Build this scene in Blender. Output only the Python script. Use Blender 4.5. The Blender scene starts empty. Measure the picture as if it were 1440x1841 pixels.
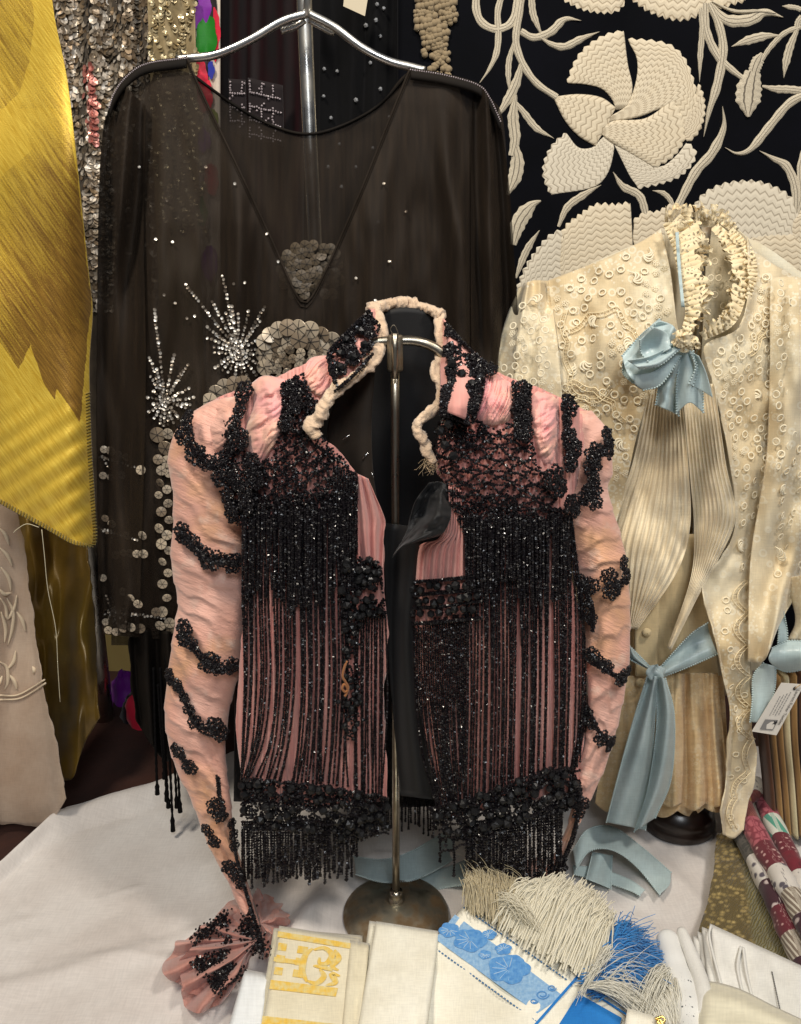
import bpy, math, random
import numpy as np
from mathutils import Vector, Matrix, Quaternion

random.seed(7)
rng = np.random.default_rng(7)
scene = bpy.context.scene
col = scene.collection

# ------------------------------------------------------------------ camera
W, H, F, CX, CY = 1440., 1841., 1444., 720., 920.5
TH = math.radians(16.0)
CS, SN = math.cos(TH), math.sin(TH)
CAMZ = 0.70
cam_d = bpy.data.cameras.new('camera')
cam = bpy.data.objects.new('camera', cam_d)
col.objects.link(cam)
cam.location = (0, 0, CAMZ)
cam.rotation_euler = (math.pi / 2 - TH, 0, 0)
cam_d.sensor_fit = 'VERTICAL'
cam_d.sensor_height = 24
cam_d.lens = F / H * 24
cam_d.clip_start = 0.02
cam_d.clip_end = 50
scene.camera = cam

# ------------------------------------------------------------------ light
world = bpy.data.worlds.new('World')
scene.world = world
world.use_nodes = True
world.node_tree.nodes['Background'].inputs[0].default_value = (0.93, 0.95, 1.0, 1)
world.node_tree.nodes['Background'].inputs[1].default_value = 0.075


def lamp(name, loc, target, size, power, color):
    d = bpy.data.lights.new(name, 'AREA')
    d.shape = 'DISK'
    d.size = size
    d.energy = power
    d.color = color
    o = bpy.data.objects.new(name, d)
    col.objects.link(o)
    o.location = loc
    o.rotation_euler = (Vector(target) - Vector(loc)).to_track_quat('-Z', 'Y').to_euler()
    return o


lamp('ceiling_or_fill_lamp', (-0.75, -0.10, 2.3), (0, .85, .45), 0.35, 30, (1.0, .90, .76))
lamp('ceiling_or_fill_lamp', (0.85, 0.05, 2.2), (.3, .85, .45), 0.30, 21, (1.0, .92, .82))
lamp('ceiling_or_fill_lamp', (0.15, -0.70, 1.65), (0, .8, .25), 0.6, 13, (.92, .96, 1.0))  # cool front fill, added to brighten the foreground
scene.view_settings.view_transform = 'Standard'
scene.view_settings.look = 'None'
scene.view_settings.exposure = 0.0
scene.view_settings.gamma = 1.0
scene.view_settings.use_curve_mapping = False
scene.render.engine = 'CYCLES'
scene.cycles.max_bounces = 8
scene.cycles.transparent_max_bounces = 16


# ------------------------------------------------------------------ helpers
def A(x):
    return np.asarray(x, dtype=float)


def ray(px, py):
    a = (A(px) - CX) / F
    b = (CY - A(py)) / F
    return a, CS + b * SN, -SN + b * CS


def P(px, py, y):
    """photo direction -> point at depth y"""
    a, ry, rz = ray(px, py)
    y = A(y)
    t = y / ry
    return np.stack(np.broadcast_arrays(t * a, y, CAMZ + t * rz), -1)


def G(px, py, z):
    """photo direction -> point at height z"""
    a, ry, rz = ray(px, py)
    t = (A(z) - CAMZ) / rz
    return np.stack(np.broadcast_arrays(t * a, t * ry, A(z)), -1)


def mpp(y, py=900.):
    a, ry, rz = ray(720., py)
    return float(y / ry / F)


def crv(pts, n, smooth=True):
    p = A(pts)
    if len(p) == 1:
        return np.repeat(p, n, 0)
    if smooth and len(p) > 2:
        q = np.vstack([2 * p[0] - p[1], p, 2 * p[-1] - p[-2]])
        out = []
        s = np.linspace(0, 1, 14, endpoint=False)[:, None]
        for i in range(1, len(q) - 2):
            a, b, c, d = q[i - 1], q[i], q[i + 1], q[i + 2]
            out.append(.5 * ((2 * b) + (c - a) * s + (2 * a - 5 * b + 4 * c - d) * s ** 2 + (3 * b - a - 3 * c + d) * s ** 3))
        p = np.vstack(out + [p[-1:]])
    L = np.r_[0, np.cumsum(np.linalg.norm(np.diff(p, axis=0), axis=1))]
    if L[-1] < 1e-9:
        return np.repeat(p[:1], n, 0)
    t = np.linspace(0, L[-1], n)
    return np.stack([np.interp(t, L, p[:, k]) for k in range(p.shape[1])], 1)


def coons(top, bottom, left, right, nu, nv, smooth=True):
    t, b = crv(top, nu, smooth), crv(bottom, nu, smooth)
    l, r = crv(left, nv, smooth), crv(right, nv, smooth)
    u = np.linspace(0, 1, nu)[None, :, None]
    v = np.linspace(0, 1, nv)[:, None, None]
    S = (1 - v) * t[None] + v * b[None] + (1 - u) * l[:, None] + u * r[:, None]
    S -= (1 - u) * (1 - v) * t[0] + u * (1 - v) * t[-1] + (1 - u) * v * b[0] + u * v * b[-1]
    return S, np.broadcast_to(u[..., 0], (nv, nu)), np.broadcast_to(v[..., 0], (nv, nu))


_lat = rng.random((97, 89))


def vnoise(x, y):
    x, y = np.broadcast_arrays(A(x), A(y))
    xi, yi = np.floor(x).astype(int), np.floor(y).astype(int)
    fx, fy = x - xi, y - yi
    fx = fx * fx * (3 - 2 * fx)
    fy = fy * fy * (3 - 2 * fy)
    g = lambda i, j: _lat[i % 97, j % 89]
    return ((g(xi, yi) * (1 - fx) + g(xi + 1, yi) * fx) * (1 - fy) + (g(xi, yi + 1) * (1 - fx) + g(xi + 1, yi + 1) * fx) * fy) * 2 - 1


def fbm(x, y, o=3):
    s, a = 0, 1.
    for i in range(o):
        s = s + a * vnoise(A(x) * 2 ** i + 13.7 * i, A(y) * 2 ** i + 5.1 * i)
        a *= .5
    return s


def inpoly(x, y, poly):
    x, y = A(x), A(y)
    c = np.zeros(np.broadcast(x, y).shape, bool)
    n = len(poly)
    for i in range(n):
        x1, y1 = poly[i]
        x2, y2 = poly[(i + 1) % n]
        if y1 == y2:
            continue
        c ^= ((y1 > y) != (y2 > y)) & (x < (x2 - x1) * (y - y1) / (y2 - y1) + x1)
    return c


def gf(nv, nu, closed=False):
    i, j = np.meshgrid(np.arange(nv - 1), np.arange(nu if closed else nu - 1), indexing='ij')
    i, j = i.ravel(), j.ravel()
    j2 = (j + 1) % nu
    return np.stack([i * nu + j, (i + 1) * nu + j, (i + 1) * nu + j2, i * nu + j2], 1)


def rootloc(p):
    while p is not None and p.parent is not None:
        p = p.parent
    return np.array(p.location) if p is not None else np.zeros(3)


def md(name, V, faces, mats=None, smooth=True, uv=None, attr=None, midx=None):
    V = A(V).reshape(-1, 3)
    if isinstance(faces, np.ndarray):
        groups = [faces]
    else:
        groups = [A(f).astype(int) for f in faces if len(f)]
    m = bpy.data.meshes.new(name)
    m.vertices.add(len(V))
    m.vertices.foreach_set('co', V.astype(np.float32).ravel())
    loops = np.concatenate([g.ravel() for g in groups])
    sizes = np.concatenate([np.full(len(g), g.shape[1]) for g in groups])
    starts = np.r_[0, np.cumsum(sizes)[:-1]]
    m.loops.add(len(loops))
    m.loops.foreach_set('vertex_index', loops.astype(np.int32))
    m.polygons.add(len(sizes))
    m.polygons.foreach_set('loop_start', starts.astype(np.int32))
    m.polygons.foreach_set('use_smooth', np.full(len(sizes), smooth))
    if midx is not None:
        m.polygons.foreach_set('material_index', A(midx).astype(np.int32))
    if uv is not None:
        l = m.uv_layers.new(name='UVMap')
        l.data.foreach_set('uv', A(uv).reshape(-1, 2)[loops].astype(np.float32).ravel())
    if attr:
        for k, a in attr.items():
            at = m.attributes.new(k, 'FLOAT', 'POINT')
            at.data.foreach_set('value', A(a).astype(np.float32).ravel())
    m.update(calc_edges=True)
    m.validate()
    for mm in (mats if isinstance(mats, (list, tuple)) else [mats]):
        if mm is not None:
            m.materials.append(mm)
    return m


def link(name, m, parent=None):
    o = bpy.data.objects.new(name, m)
    col.objects.link(o)
    if parent is not None:
        o.parent = parent
    return o


def mesh(name, V, faces, mat, parent=None, **kw):
    V = A(V).reshape(-1, 3)
    if parent is not None:
        V = V - rootloc(parent)
    return link(name, md(name, V, faces, mat, **kw), parent)


def inst(name, m, loc, R=None, s=1., parent=None):
    o = link(name, m, parent)
    M4 = (R.to_4x4() if R is not None else Matrix.Identity(4)) @ Matrix.Diagonal((s, s, s, 1))
    M4.translation = Vector(A(loc) - (rootloc(parent) if parent is not None else 0))
    o.matrix_local = M4
    return o


def thing(name, label, cat, loc, group=None):
    o = bpy.data.objects.new(name, None)
    col.objects.link(o)
    o.empty_display_size = .02
    o.location = Vector(A(loc))
    o['label'] = label
    o['category'] = cat
    if group:
        o['group'] = group
    return o


def tag(o, label, cat, group=None):
    o['label'] = label
    o['category'] = cat
    if group:
        o['group'] = group
    return o


def solid(o, t, off=1.):
    md_ = o.modifiers.new('thickness', 'SOLIDIFY')
    md_.thickness = t
    md_.offset = off
    return o


def sheet(name, top, bottom, left, right, depth, nu, nv, mat, parent=None, thick=.0012, smooth=True, uvmode='px', attr=None, ground=False, edge=0.0):
    S, U, Vv = coons(top, bottom, left, right, nu, nv, smooth)
    X, Y = S[..., 0].copy(), S[..., 1].copy()
    if edge:
        X += edge * fbm(Y * .03 + 3, X * .03, 3) * ((U == 0) | (U == 1))
        Y += edge * fbm(X * .03 + 9, Y * .03, 3) * ((Vv == 0) | (Vv == 1))
    d = depth(X, Y, U, Vv) if callable(depth) else np.full(X.shape, depth)
    pts = G(X, Y, d) if ground else P(X, Y, d)
    uv = np.stack([X / 1000, -Y / 1000], -1) if uvmode == 'px' else np.stack([U, Vv], -1)
    at = {k: f(X, Y, U, Vv) for k, f in attr.items()} if attr else None
    o = mesh(name, pts, gf(nv, nu), mat, parent, uv=uv, attr=at)
    if thick:
        solid(o, thick, 0.)
    return o


def tube(name, path, r, sides, mat, parent=None, flat=None, caps=True, smooth=True):
    """path Nx3 world, r scalar/array"""
    p = A(path)
    n = len(p)
    r = np.broadcast_to(A(r), (n,))
    T = np.gradient(p, axis=0)
    T /= np.linalg.norm(T, axis=1)[:, None] + 1e-12
    ref = np.array([0., 1., 0.]) if abs(T[:, 1]).mean() < .8 else np.array([1., 0., 0.])
    B = np.cross(T, ref)
    B /= np.linalg.norm(B, axis=1)[:, None] + 1e-12
    N = np.cross(B, T)
    a = np.arange(sides) / sides * 2 * math.pi
    V = p[:, None] + r[:, None, None] * (np.cos(a)[None, :, None] * B[:, None] + np.sin(a)[None, :, None] * N[:, None])
    f = [gf(n, sides, True)]
    V = V.reshape(-1, 3)
    if caps:
        k = len(V)
        V = np.vstack([V, p[:1], p[-1:]])
        i = np.arange(sides)
        f.append(np.stack([np.full(sides, k), i, (i + 1) % sides], 1))
        j = (n - 1) * sides
        f.append(np.stack([np.full(sides, k + 1), j + (i + 1) % sides, j + i], 1))
    uv = np.zeros((len(V), 2))
    uv[:n * sides] = np.stack(np.broadcast_arrays(a[None] / 6.283, np.linspace(0, 1, n)[:, None]), -1).reshape(-1, 2)
    if name is None:
        return V, f
    return mesh(name, V, f, mat, parent, smooth=smooth, uv=uv)


def lathe(name, prof, center, mat, parent=None, n=48, smooth=True):
    """prof list of (r,z)"""
    a = np.arange(n) / n * 2 * math.pi
    pr = A(prof)
    V = np.stack([pr[:, :1] * np.cos(a), pr[:, :1] * np.sin(a), np.repeat(pr[:, 1:], n, 1)], -1) + A(center)
    return mesh(name, V.reshape(-1, 3), gf(len(pr), n, True)[:, ::-1].copy(), mat, parent, smooth=smooth)


OCT = A([(1, 0, 0), (-1, 0, 0), (0, 1, 0), (0, -1, 0), (0, 0, 1), (0, 0, -1)])
OCF = np.array([(0, 2, 4), (2, 1, 4), (1, 3, 4), (3, 0, 4), (2, 0, 5), (1, 2, 5), (3, 1, 5), (0, 3, 5)])
_t = (1 + 5 ** .5) / 2
ICO = A([(-1, _t, 0), (1, _t, 0), (-1, -_t, 0), (1, -_t, 0), (0, -1, _t), (0, 1, _t), (0, -1, -_t), (0, 1, -_t), (_t, 0, -1), (_t, 0, 1), (-_t, 0, -1), (-_t, 0, 1)])
ICO /= np.linalg.norm(ICO[0])
ICF = np.array([(0, 11, 5), (0, 5, 1), (0, 1, 7), (0, 7, 10), (0, 10, 11), (1, 5, 9), (5, 11, 4), (11, 10, 2), (10, 7, 6), (7, 1, 8), (3, 9, 4), (3, 4, 2), (3, 2, 6), (3, 6, 8), (3, 8, 9), (4, 9, 5), (2, 4, 11), (6, 2, 10), (8, 6, 7), (9, 8, 1)])


def rrot(n):
    q = rng.normal(size=(n, 4))
    q /= np.linalg.norm(q, axis=1)[:, None]
    w, x, y, z = q.T
    return np.stack([np.stack([1 - 2 * (y * y + z * z), 2 * (x * y - z * w), 2 * (x * z + y * w)], -1),
                     np.stack([2 * (x * y + z * w), 1 - 2 * (x * x + z * z), 2 * (y * z - x * w)], -1),
                     np.stack([2 * (x * z - y * w), 2 * (y * z + x * w), 1 - 2 * (x * x + y * y)], -1)], -2)


def beads(C, R, kind='oct'):
    C = A(C).reshape(-1, 3)
    n = len(C)
    R = np.broadcast_to(A(R), (n,))
    b, f = (OCT, OCF) if kind == 'oct' else (ICO, ICF)
    V = C[:, None] + R[:, None, None] * np.einsum('kj,nij->nki', b, rrot(n))
    Fc = (f[None] + (np.arange(n) * len(b))[:, None, None]).reshape(-1, 3)
    return V.reshape(-1, 3), Fc


def merge(parts):
    Vs, Fs, o = [], {}, 0
    for V, f in parts:
        fl = [f] if isinstance(f, np.ndarray) else f
        for g in fl:
            Fs.setdefault(g.shape[1], []).append(g + o)
        Vs.append(V)
        o += len(V)
    return np.vstack(Vs), [np.vstack(g) for g in Fs.values()]


def hairs(roots, tips, sag, r, seg=6, curl=.0, side=3):
    """many thin strands as 3-sided tubes; roots/tips Nx3"""
    n = len(roots)
    s = np.linspace(0, 1, seg)[None, :, None]
    p = roots[:, None] * (1 - s) + tips[:, None] * s
    L = np.linalg.norm(tips - roots, axis=1)[:, None, None]
    off = rng.normal(size=(n, 1, 3)) * curl * L
    off2 = rng.normal(size=(n, 1, 3)) * curl * .5 * L
    p = p + off * np.sin(s * math.pi) + off2 * np.sin(s * 2 * math.pi)
    p[..., 2] += (A(sag).reshape(-1, 1) * np.sin(s[..., 0] * math.pi))
    T = np.gradient(p, axis=1)
    T /= np.linalg.norm(T, axis=2)[..., None] + 1e-12
    B = np.cross(T, np.array([.13, .31, .94]))
    B /= np.linalg.norm(B, axis=2)[..., None] + 1e-12
    N = np.cross(B, T)
    a = np.arange(side) / side * 2 * math.pi
    rr = (r * (1 - .5 * s))[..., None]
    V = p[:, :, None] + rr * (np.cos(a)[None, None, :, None] * B[:, :, None] + np.sin(a)[None, None, :, None] * N[:, :, None])
    f = gf(seg, side, True)
    Fc = (f[None] + (np.arange(n) * seg * side)[:, None, None]).reshape(-1, 4)
    return V.reshape(-1, 3), Fc


# ------------------------------------------------------------------ materials
def srgb(r, g, b):
    return tuple(((c / 255 + .055) / 1.055) ** 2.4 if c > 10 else c / 255 / 12.92 for c in (r, g, b)) + (1.,)


class NT:
    def __init__(s, name):
        s.m = bpy.data.materials.new(name)
        s.m.use_nodes = True
        s.t = s.m.node_tree
        s.b = s.t.nodes['Principled BSDF']
        s.out = s.t.nodes['Material Output']

    def n(s, typ, ins=None, **props):
        nd = s.t.nodes.new(typ)
        for k, v in props.items():
            setattr(nd, k, v)
        for k, v in (ins or {}).items():
            s.put(nd, k, v)
        return nd

    def put(s, nd, k, v):
        i = nd.inputs[k]
        if hasattr(v, 'is_linked') or hasattr(v, 'links'):
            s.t.links.new(v, i)
        elif hasattr(v, 'outputs'):
            s.t.links.new(v.outputs[0], i)
        else:
            i.default_value = v

    def math(s, op, a, b=0., c=0.):
        return s.n('ShaderNodeMath', {0: a, 1: b, 2: c}, operation=op)

    def uv(s):
        return s.n('ShaderNodeUVMap')

    def mapping(s, scale, rot=0., vec=None):
        return s.n('ShaderNodeMapping', {0: vec or s.uv(), 'Scale': scale, 'Rotation': (0, 0, rot)})

    def noise(s, scale, detail=3., vec=None, rough=.55):
        return s.n('ShaderNodeTexNoise', {'Vector': vec or s.uv(), 'Scale': scale, 'Detail': detail, 'Roughness': rough})

    def ramp(s, fac, stops):
        r = s.n('ShaderNodeValToRGB', {0: fac})
        e = r.color_ramp.elements
        while len(e) < len(stops):
            e.new(.5)
        for el, (p, c) in zip(e, stops):
            el.position = p
            el.color = c
        return r

    def mix(s, fac, a, b, blend='MIX'):
        nd = s.n('ShaderNodeMix', data_type='RGBA', blend_type=blend)
        s.put(nd, 0, fac)
        s.put(nd, 6, a)
        s.put(nd, 7, b)
        return nd.outputs[2]

    def bump(s, h, strength=.3, dist=.001, normal=None):
        b = s.n('ShaderNodeBump', {'Height': h, 'Strength': strength, 'Distance': dist})
        if normal is not None:
            s.put(b, 'Normal', normal)
        return b

    def set(s, **kw):
        for k, v in kw.items():
            s.put(s.b, k.replace('_', ' '), v)
        return s.m


def fabric(name, c1, c2=None, nscale=6., rough=.8, weave=0., weave_dir=None, sheen=.2, alpha=1., bumpn=0., bscale=60., aniso=(1, 1, 1), lo=.35, hi=.65, spec=.3, wavec=None, trans=0., metallic=0.):
    t = NT(name)
    c2 = c2 or c1
    fac = t.noise(nscale, 4., t.mapping(aniso))
    base = t.ramp(fac.outputs[0], [(lo, c1), (hi, c2)]).outputs[0]
    nrm = None
    if weave:
        wv = t.n('ShaderNodeTexNoise', {'Vector': t.mapping(weave_dir or (weave, weave * .12, 1)), 'Scale': 1., 'Detail': 2.})
        wv2 = t.n('ShaderNodeTexNoise', {'Vector': t.mapping((weave * .12, weave, 1)), 'Scale': 1., 'Detail': 2.}) if not weave_dir else wv
        w = t.math('ADD', wv.outputs[0], wv2.outputs[0])
        f = t.n('ShaderNodeMapRange', {0: w, 1: .75, 2: 1.25, 3: .93, 4: 1.05})
        base = t.mix(1., base, f.outputs[0], 'MULTIPLY')
        nrm = t.bump(w, .18, .0005)
    if bumpn:
        nb = t.noise(bscale, 4.)
        nrm = t.bump(nb.outputs[0], bumpn, .002, nrm)
    t.set(Base_Color=base, Roughness=rough, Sheen_Weight=sheen, Alpha=alpha, Metallic=metallic)
    t.put(t.b, 'Specular IOR Level', spec)
    if nrm is not None:
        t.put(t.b, 'Normal', nrm)
    if trans:
        tr = t.n('ShaderNodeBsdfTranslucent', {0: base})
        mx = t.n('ShaderNodeMixShader', {0: trans, 1: t.b, 2: tr})
        t.t.links.new(mx.outputs[0], t.out.inputs[0])
    return t.m


def plain(name, c, rough=.5, metallic=0., spec=.5, coat=0.):
    t = NT(name)
    t.set(Base_Color=c, Roughness=rough, Metallic=metallic)
    t.put(t.b, 'Specular IOR Level', spec)
    t.put(t.b, 'Coat Weight', coat)
    return t.m


def metal(name, c, rough=.22, worn=None):
    t = NT(name)
    co = t.n('ShaderNodeTexCoord').outputs['Object']
    n1 = t.noise(40., 5., co)
    n2 = t.noise(300., 3., co)
    base = t.ramp(n1.outputs[0], [(.38, c), (.62, worn or c)]).outputs[0]
    r = t.n('ShaderNodeMapRange', {0: n1.outputs[0], 1: .3, 2: .7, 3: rough * .7, 4: rough * 1.7})
    t.set(Base_Color=base, Roughness=r.outputs[0], Metallic=1.)
    t.put(t.b, 'Normal', t.bump(n2.outputs[0], .06, .0005))
    return t.m


def jet_mat(name, c=(.006, .0045, .006, 1), rough=.24, spec=.38):
    t = NT(name)
    co = t.n('ShaderNodeTexCoord').outputs['Object']
    n = t.noise(900., 1., co)
    r = t.n('ShaderNodeMapRange', {0: n.outputs[0], 1: .35, 2: .65, 3: rough * .5, 4: rough * 2.4})
    t.set(Base_Color=c, Roughness=r.outputs[0])
    t.put(t.b, 'Specular IOR Level', spec)
    return t.m


CHROME = metal('chrome', (.86, .85, .82, 1), .26, (.66, .64, .58, 1))
STEEL = metal('aged_steel', (.50, .46, .38, 1), .28, (.30, .26, .20, 1))
JET = jet_mat('jet_beads')
# ------------------------------------------------------------------ setting
LINEN = fabric('white_cloth', srgb(226, 222, 218), srgb(204, 196, 190), 5., .75, weave=500., sheen=.25, bumpn=.3, bscale=14.)
BROWN = fabric('brown_baize', srgb(66, 36, 26), srgb(46, 26, 20), 9., .95, weave=500., sheen=.1, bumpn=.2, bscale=120.)
DARK = fabric('black_backcloth', srgb(14, 13, 16), srgb(8, 8, 10), 4., .95, sheen=.0)


def ground_sheet(name, x0, x1, y0, y1, nx, ny, zf, mat, uvs=1.):
    X, Y = np.meshgrid(np.linspace(x0, x1, nx), np.linspace(y0, y1, ny))
    Z = zf(X, Y)
    return mesh(name, np.stack([X, Y, Z], -1), gf(ny, nx)[:, ::-1].copy(), mat, uv=np.stack([X, Y], -1) * uvs)


o = ground_sheet('display_floor', -2.2, 2.2, .2, 2.2, 12, 12, lambda x, y: -.03 + 0 * x, BROWN)
o['kind'] = 'structure'


# back edge of the white cloth runs obliquely on the left side
_ep = G(A([-60, 0, 120, 300, 420, 560]), A([1600, 1548, 1444, 1388, 1340, 1330]), 0.)


def edge_y(x):
    return np.where(x < _ep[0, 0], _ep[0, 1] + (x - _ep[0, 0]) * .9, np.interp(x, _ep[:, 0], _ep[:, 1])).clip(.3, 2)


def cloth_z(x, y):
    e = edge_y(x)
    dd = e - y                      # distance in front of the back edge
    w = np.clip((-.06 - x) / .25, 0, 1)
    ridge = .020 * np.exp(-((dd - .045) / .028) ** 2) * w
    crease = .0045 * np.exp(-((x * .83 + y * .55 - .33) / .008) ** 2) * (y < .95)
    wr = .007 * fbm(x * 6, y * 6, 3) - .0045 * np.abs(fbm(x * 5 + y * 4 + 3, y * 6 - x * 3, 3)) - .0018 * np.abs(fbm(x * 17 - y * 9, y * 15 + x * 8, 2)) + .006 * np.maximum(0, fbm(x * 2.4 + y * 3.2, y * 1.3 - x * 1.1, 2)) + .0022 * fbm(x * 24 + y * 10, y * 12, 2)
    for (fx, fy, ang, wid, hgt, ln_) in [(-.42, .66, .5, .014, .007, .20), (-.30, .56, .75, .010, .006, .16), (-.18, .80, 1.1, .012, .006, .12), (-.55, .62, .35, .016, .008, .2), (-.34, .80, .62, .010, .005, .14), (-.12, .60, .9, .012, .006, .12), (.34, .80, 2.0, .014, .008, .12), (.02, .86, .3, .012, .006, .14), (-.24, .70, .15, .008, .004, .12)]:
        ca, sa = math.cos(ang), math.sin(ang)
        al_ = (x - fx) * ca + (y - fy) * sa
        ac_ = -(x - fx) * sa + (y - fy) * ca + .02 * np.sin(al_ * 9)
        wr = wr + hgt * np.exp(-(ac_ / wid) ** 2 - (al_ / ln_) ** 2)
    bunch = .020 * np.exp(-((x - .52) / .10) ** 2 - ((y - .77) / .13) ** 2) + .022 * np.exp(-((x + .115 - (y - .72) * .4) / .02) ** 2 - ((y - .745) / .05) ** 2)
    tri = np.abs(((x * 7 + fbm(x * 3, y * 3, 2) * .6) % 1) - .5) * .008
    return np.maximum(-.004, ridge + wr * .8 + bunch + tri * np.clip(dd / .1, 0, 1) - .004) - np.clip(-(dd - .012) / .012, 0, 1) * .02


nx, ny = 420, 300
X, T_ = np.meshgrid(np.linspace(-1.3, 1.3, nx), np.linspace(0, 1, ny))
Y = .25 + (edge_y(X) - .25) * T_
tc = mesh('tablecloth', np.stack([X, Y, cloth_z(X, Y)], -1), gf(ny, nx)[:, ::-1].copy(), LINEN, uv=np.stack([X, Y], -1))
solid(tc, .0012, -1)
tag(tc, 'creased white cloth spread over the display top under everything', 'tablecloth')

bw = mesh('back_wall', A([(-2.2, 1.62, -.1), (2.2, 1.62, -.1), (2.2, 1.62, 2.2), (-2.2, 1.62, 2.2)]), np.array([[0, 1, 2, 3]]), DARK, uv=A([(0, 0), (4, 0), (4, 2), (0, 2)]))
bw['kind'] = 'structure'

# ------------------------------------------------------------------ garments hanging at the back, left to right
# sequinned dress
SEQ_BASE = fabric('taupe_net', srgb(86, 76, 62), srgb(60, 52, 44), 20., .7, weave=400.)


def seqmat(name, cols, rough=.25, metallic=.75):
    t = NT(name)
    v = t.n('ShaderNodeAttribute', attribute_name='rnd')
    st = [(i / max(1, len(cols) - 1), c) for i, c in enumerate(cols)]
    t.set(Base_Color=t.ramp(v.outputs['Fac'], st).outputs[0], Roughness=rough, Metallic=metallic)
    return t.m


SEQ_GREY = seqmat('grey_sequins', [srgb(110, 98, 84), srgb(156, 142, 122), srgb(206, 198, 186), srgb(140, 118, 90), srgb(120, 108, 94)], .36, .35)
SEQ_CHAMP = seqmat('champagne_sequins', [srgb(150, 132, 96), srgb(206, 192, 156), srgb(170, 150, 110)], .3, .5)
SEQ_PINK = seqmat('coral_sequins', [srgb(170, 92, 84), srgb(206, 140, 128)], .3, .4)


def disc_cloud(C, Nn, R, n=7):
    """little cupped sequins facing Nn"""
    k = len(C)
    R = np.broadcast_to(A(R), (k,))
    Nn = Nn / np.linalg.norm(Nn, axis=1)[:, None]
    B = np.cross(Nn, np.array([.2, .1, .97]))
    B /= np.linalg.norm(B, axis=1)[:, None]
    T = np.cross(B, Nn)
    a = np.arange(n) / n * 6.2832
    ring = C[:, None] + R[:, None, None] * (np.cos(a)[None, :, None] * B[:, None] + np.sin(a)[None, :, None] * T[:, None])
    ctr = (C - Nn * (R * .22)[:, None])[:, None]
    V = np.concatenate([ctr, ring], 1).reshape(-1, 3)
    i = np.arange(n)
    f = np.stack([np.zeros(n, int), 1 + i, 1 + (i + 1) % n], 1)
    Fc = (f[None] + (np.arange(k) * (n + 1))[:, None, None]).reshape(-1, 3)
    return V, Fc, np.repeat(rng.random(k), n + 1)


def hang_depth(y0, amp, wl, ph=0.):
    return lambda X, Y, U=None, V=None: y0 + amp * np.sin(X / wl * 6.283 + 1.7 * fbm(X / 70. + ph, Y / 600. + ph, 2) + ph) + amp * .5 * fbm(X / 40 + ph, Y / 400., 2)


def sequin_panel(parent, x0, x1, y0, y1, dep, mat, pitch, r, name='sequins', slope=0.):
    ys = np.arange(y0, y1, pitch * .78)
    pts = []
    for k, yy in enumerate(ys):
        xs = np.arange(x0, x1, pitch) + (k % 2) * pitch * .5
        pts.append(np.stack([xs + slope * (yy - y0), np.full(len(xs), yy)], 1))
    pts = np.vstack(pts) + rng.normal(size=(sum(len(p) for p in pts), 2)) * pitch * .22
    d = dep(pts[:, 0], pts[:, 1])
    C = P(pts[:, 0], pts[:, 1], d - .003)
    gx = (dep(pts[:, 0] + 2, pts[:, 1]) - dep(pts[:, 0] - 2, pts[:, 1])) / (4 * mpp(1.35))
    Nn = np.stack([gx, -np.ones(len(gx)), .25 + 0 * gx], 1) + rng.normal(size=(len(gx), 3)) * .32
    V, f, r_ = disc_cloud(C, Nn, r * mpp(1.35) * rng.uniform(.75, 1.15, len(C)))
    o = mesh(name, V, f, mat, parent, smooth=False, attr={'rnd': r_})
    o['kind'] = 'stuff'
    return o


sd = thing('sequin_dress', 'taupe and silver sequinned dress hanging behind the yellow cape', 'dress', P(220, 1000, 1.36))
dep = hang_depth(1.34, .012, 62., 1.)
sheet('dress_panel', [(70, -70), (310, -70)], [(110, 1000), (345, 1000)], [(70, -70), (110, 1000)], [(310, -70), (345, 1000)], dep, 90, 40, SEQ_BASE, sd)
sequin_panel(sd, 80, 312, -60, 560, dep, SEQ_GREY, 9.5, 6.2, 'sequins', .05)
sequin_panel(sd, 150, 162, 118, 260, lambda X, Y, U=None, V=None: dep(X, Y) - .004, SEQ_PINK, 8.5, 6., 'coral_sequins', .1)
sh = thing('sequin_shawl', 'champagne net panel with scrolling pale sequins beside the sequinned dress', 'shawl', P(320, 900, 1.32))
dep2 = hang_depth(1.315, .006, 48., 3.)
CH_BASE = fabric('champagne_net', srgb(168, 150, 112), srgb(140, 122, 88), 20., .6, weave=300.)
sheet('net_panel', [(262, -70), (348, -70)], [(300, 900), (372, 900)], [(262, -70), (300, 900)], [(348, -70), (372, 900)], dep2, 40, 30, CH_BASE, sh)
# scrolling lines of sequins
pts = []
for k in range(7):
    xx = 268 + k * 12
    yy = np.arange(-60, 420, 6.)
    pts.append(np.stack([xx + 7 * np.sin(yy / 17. + k * 1.3) + .05 * (yy + 60), yy], 1))
pts = np.vstack(pts)
pts = pts[(rng.random(len(pts)) < .8)]
C = P(pts[:, 0], pts[:, 1], dep2(pts[:, 0], pts[:, 1]) - .004)
V, f, r_ = disc_cloud(C, A([0, -1, .3]) + rng.normal(size=(len(C), 3)) * .35, 4.6 * mpp(1.3))
o = mesh('sequin_scroll', V, f, SEQ_CHAMP, sh, smooth=False, attr={'rnd': r_})
o['kind'] = 'stuff'

# floral silk
fl = thing('floral_scarf', 'white silk scarf printed with green, purple and red flowers', 'scarf', P(368, 760, 1.33))
FS = fabric('white_silk', srgb(226, 214, 196), srgb(206, 190, 176), 10., .45, weave=600.)
dep3 = hang_depth(1.325, .004, 40., 5.)
sheet('silk', [(338, -70), (396, -70)], [(356, 760), (396, 760)], [(338, -70), (356, 760)], [(396, -70), (396, 760)], dep3, 24, 60, FS, fl)


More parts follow.
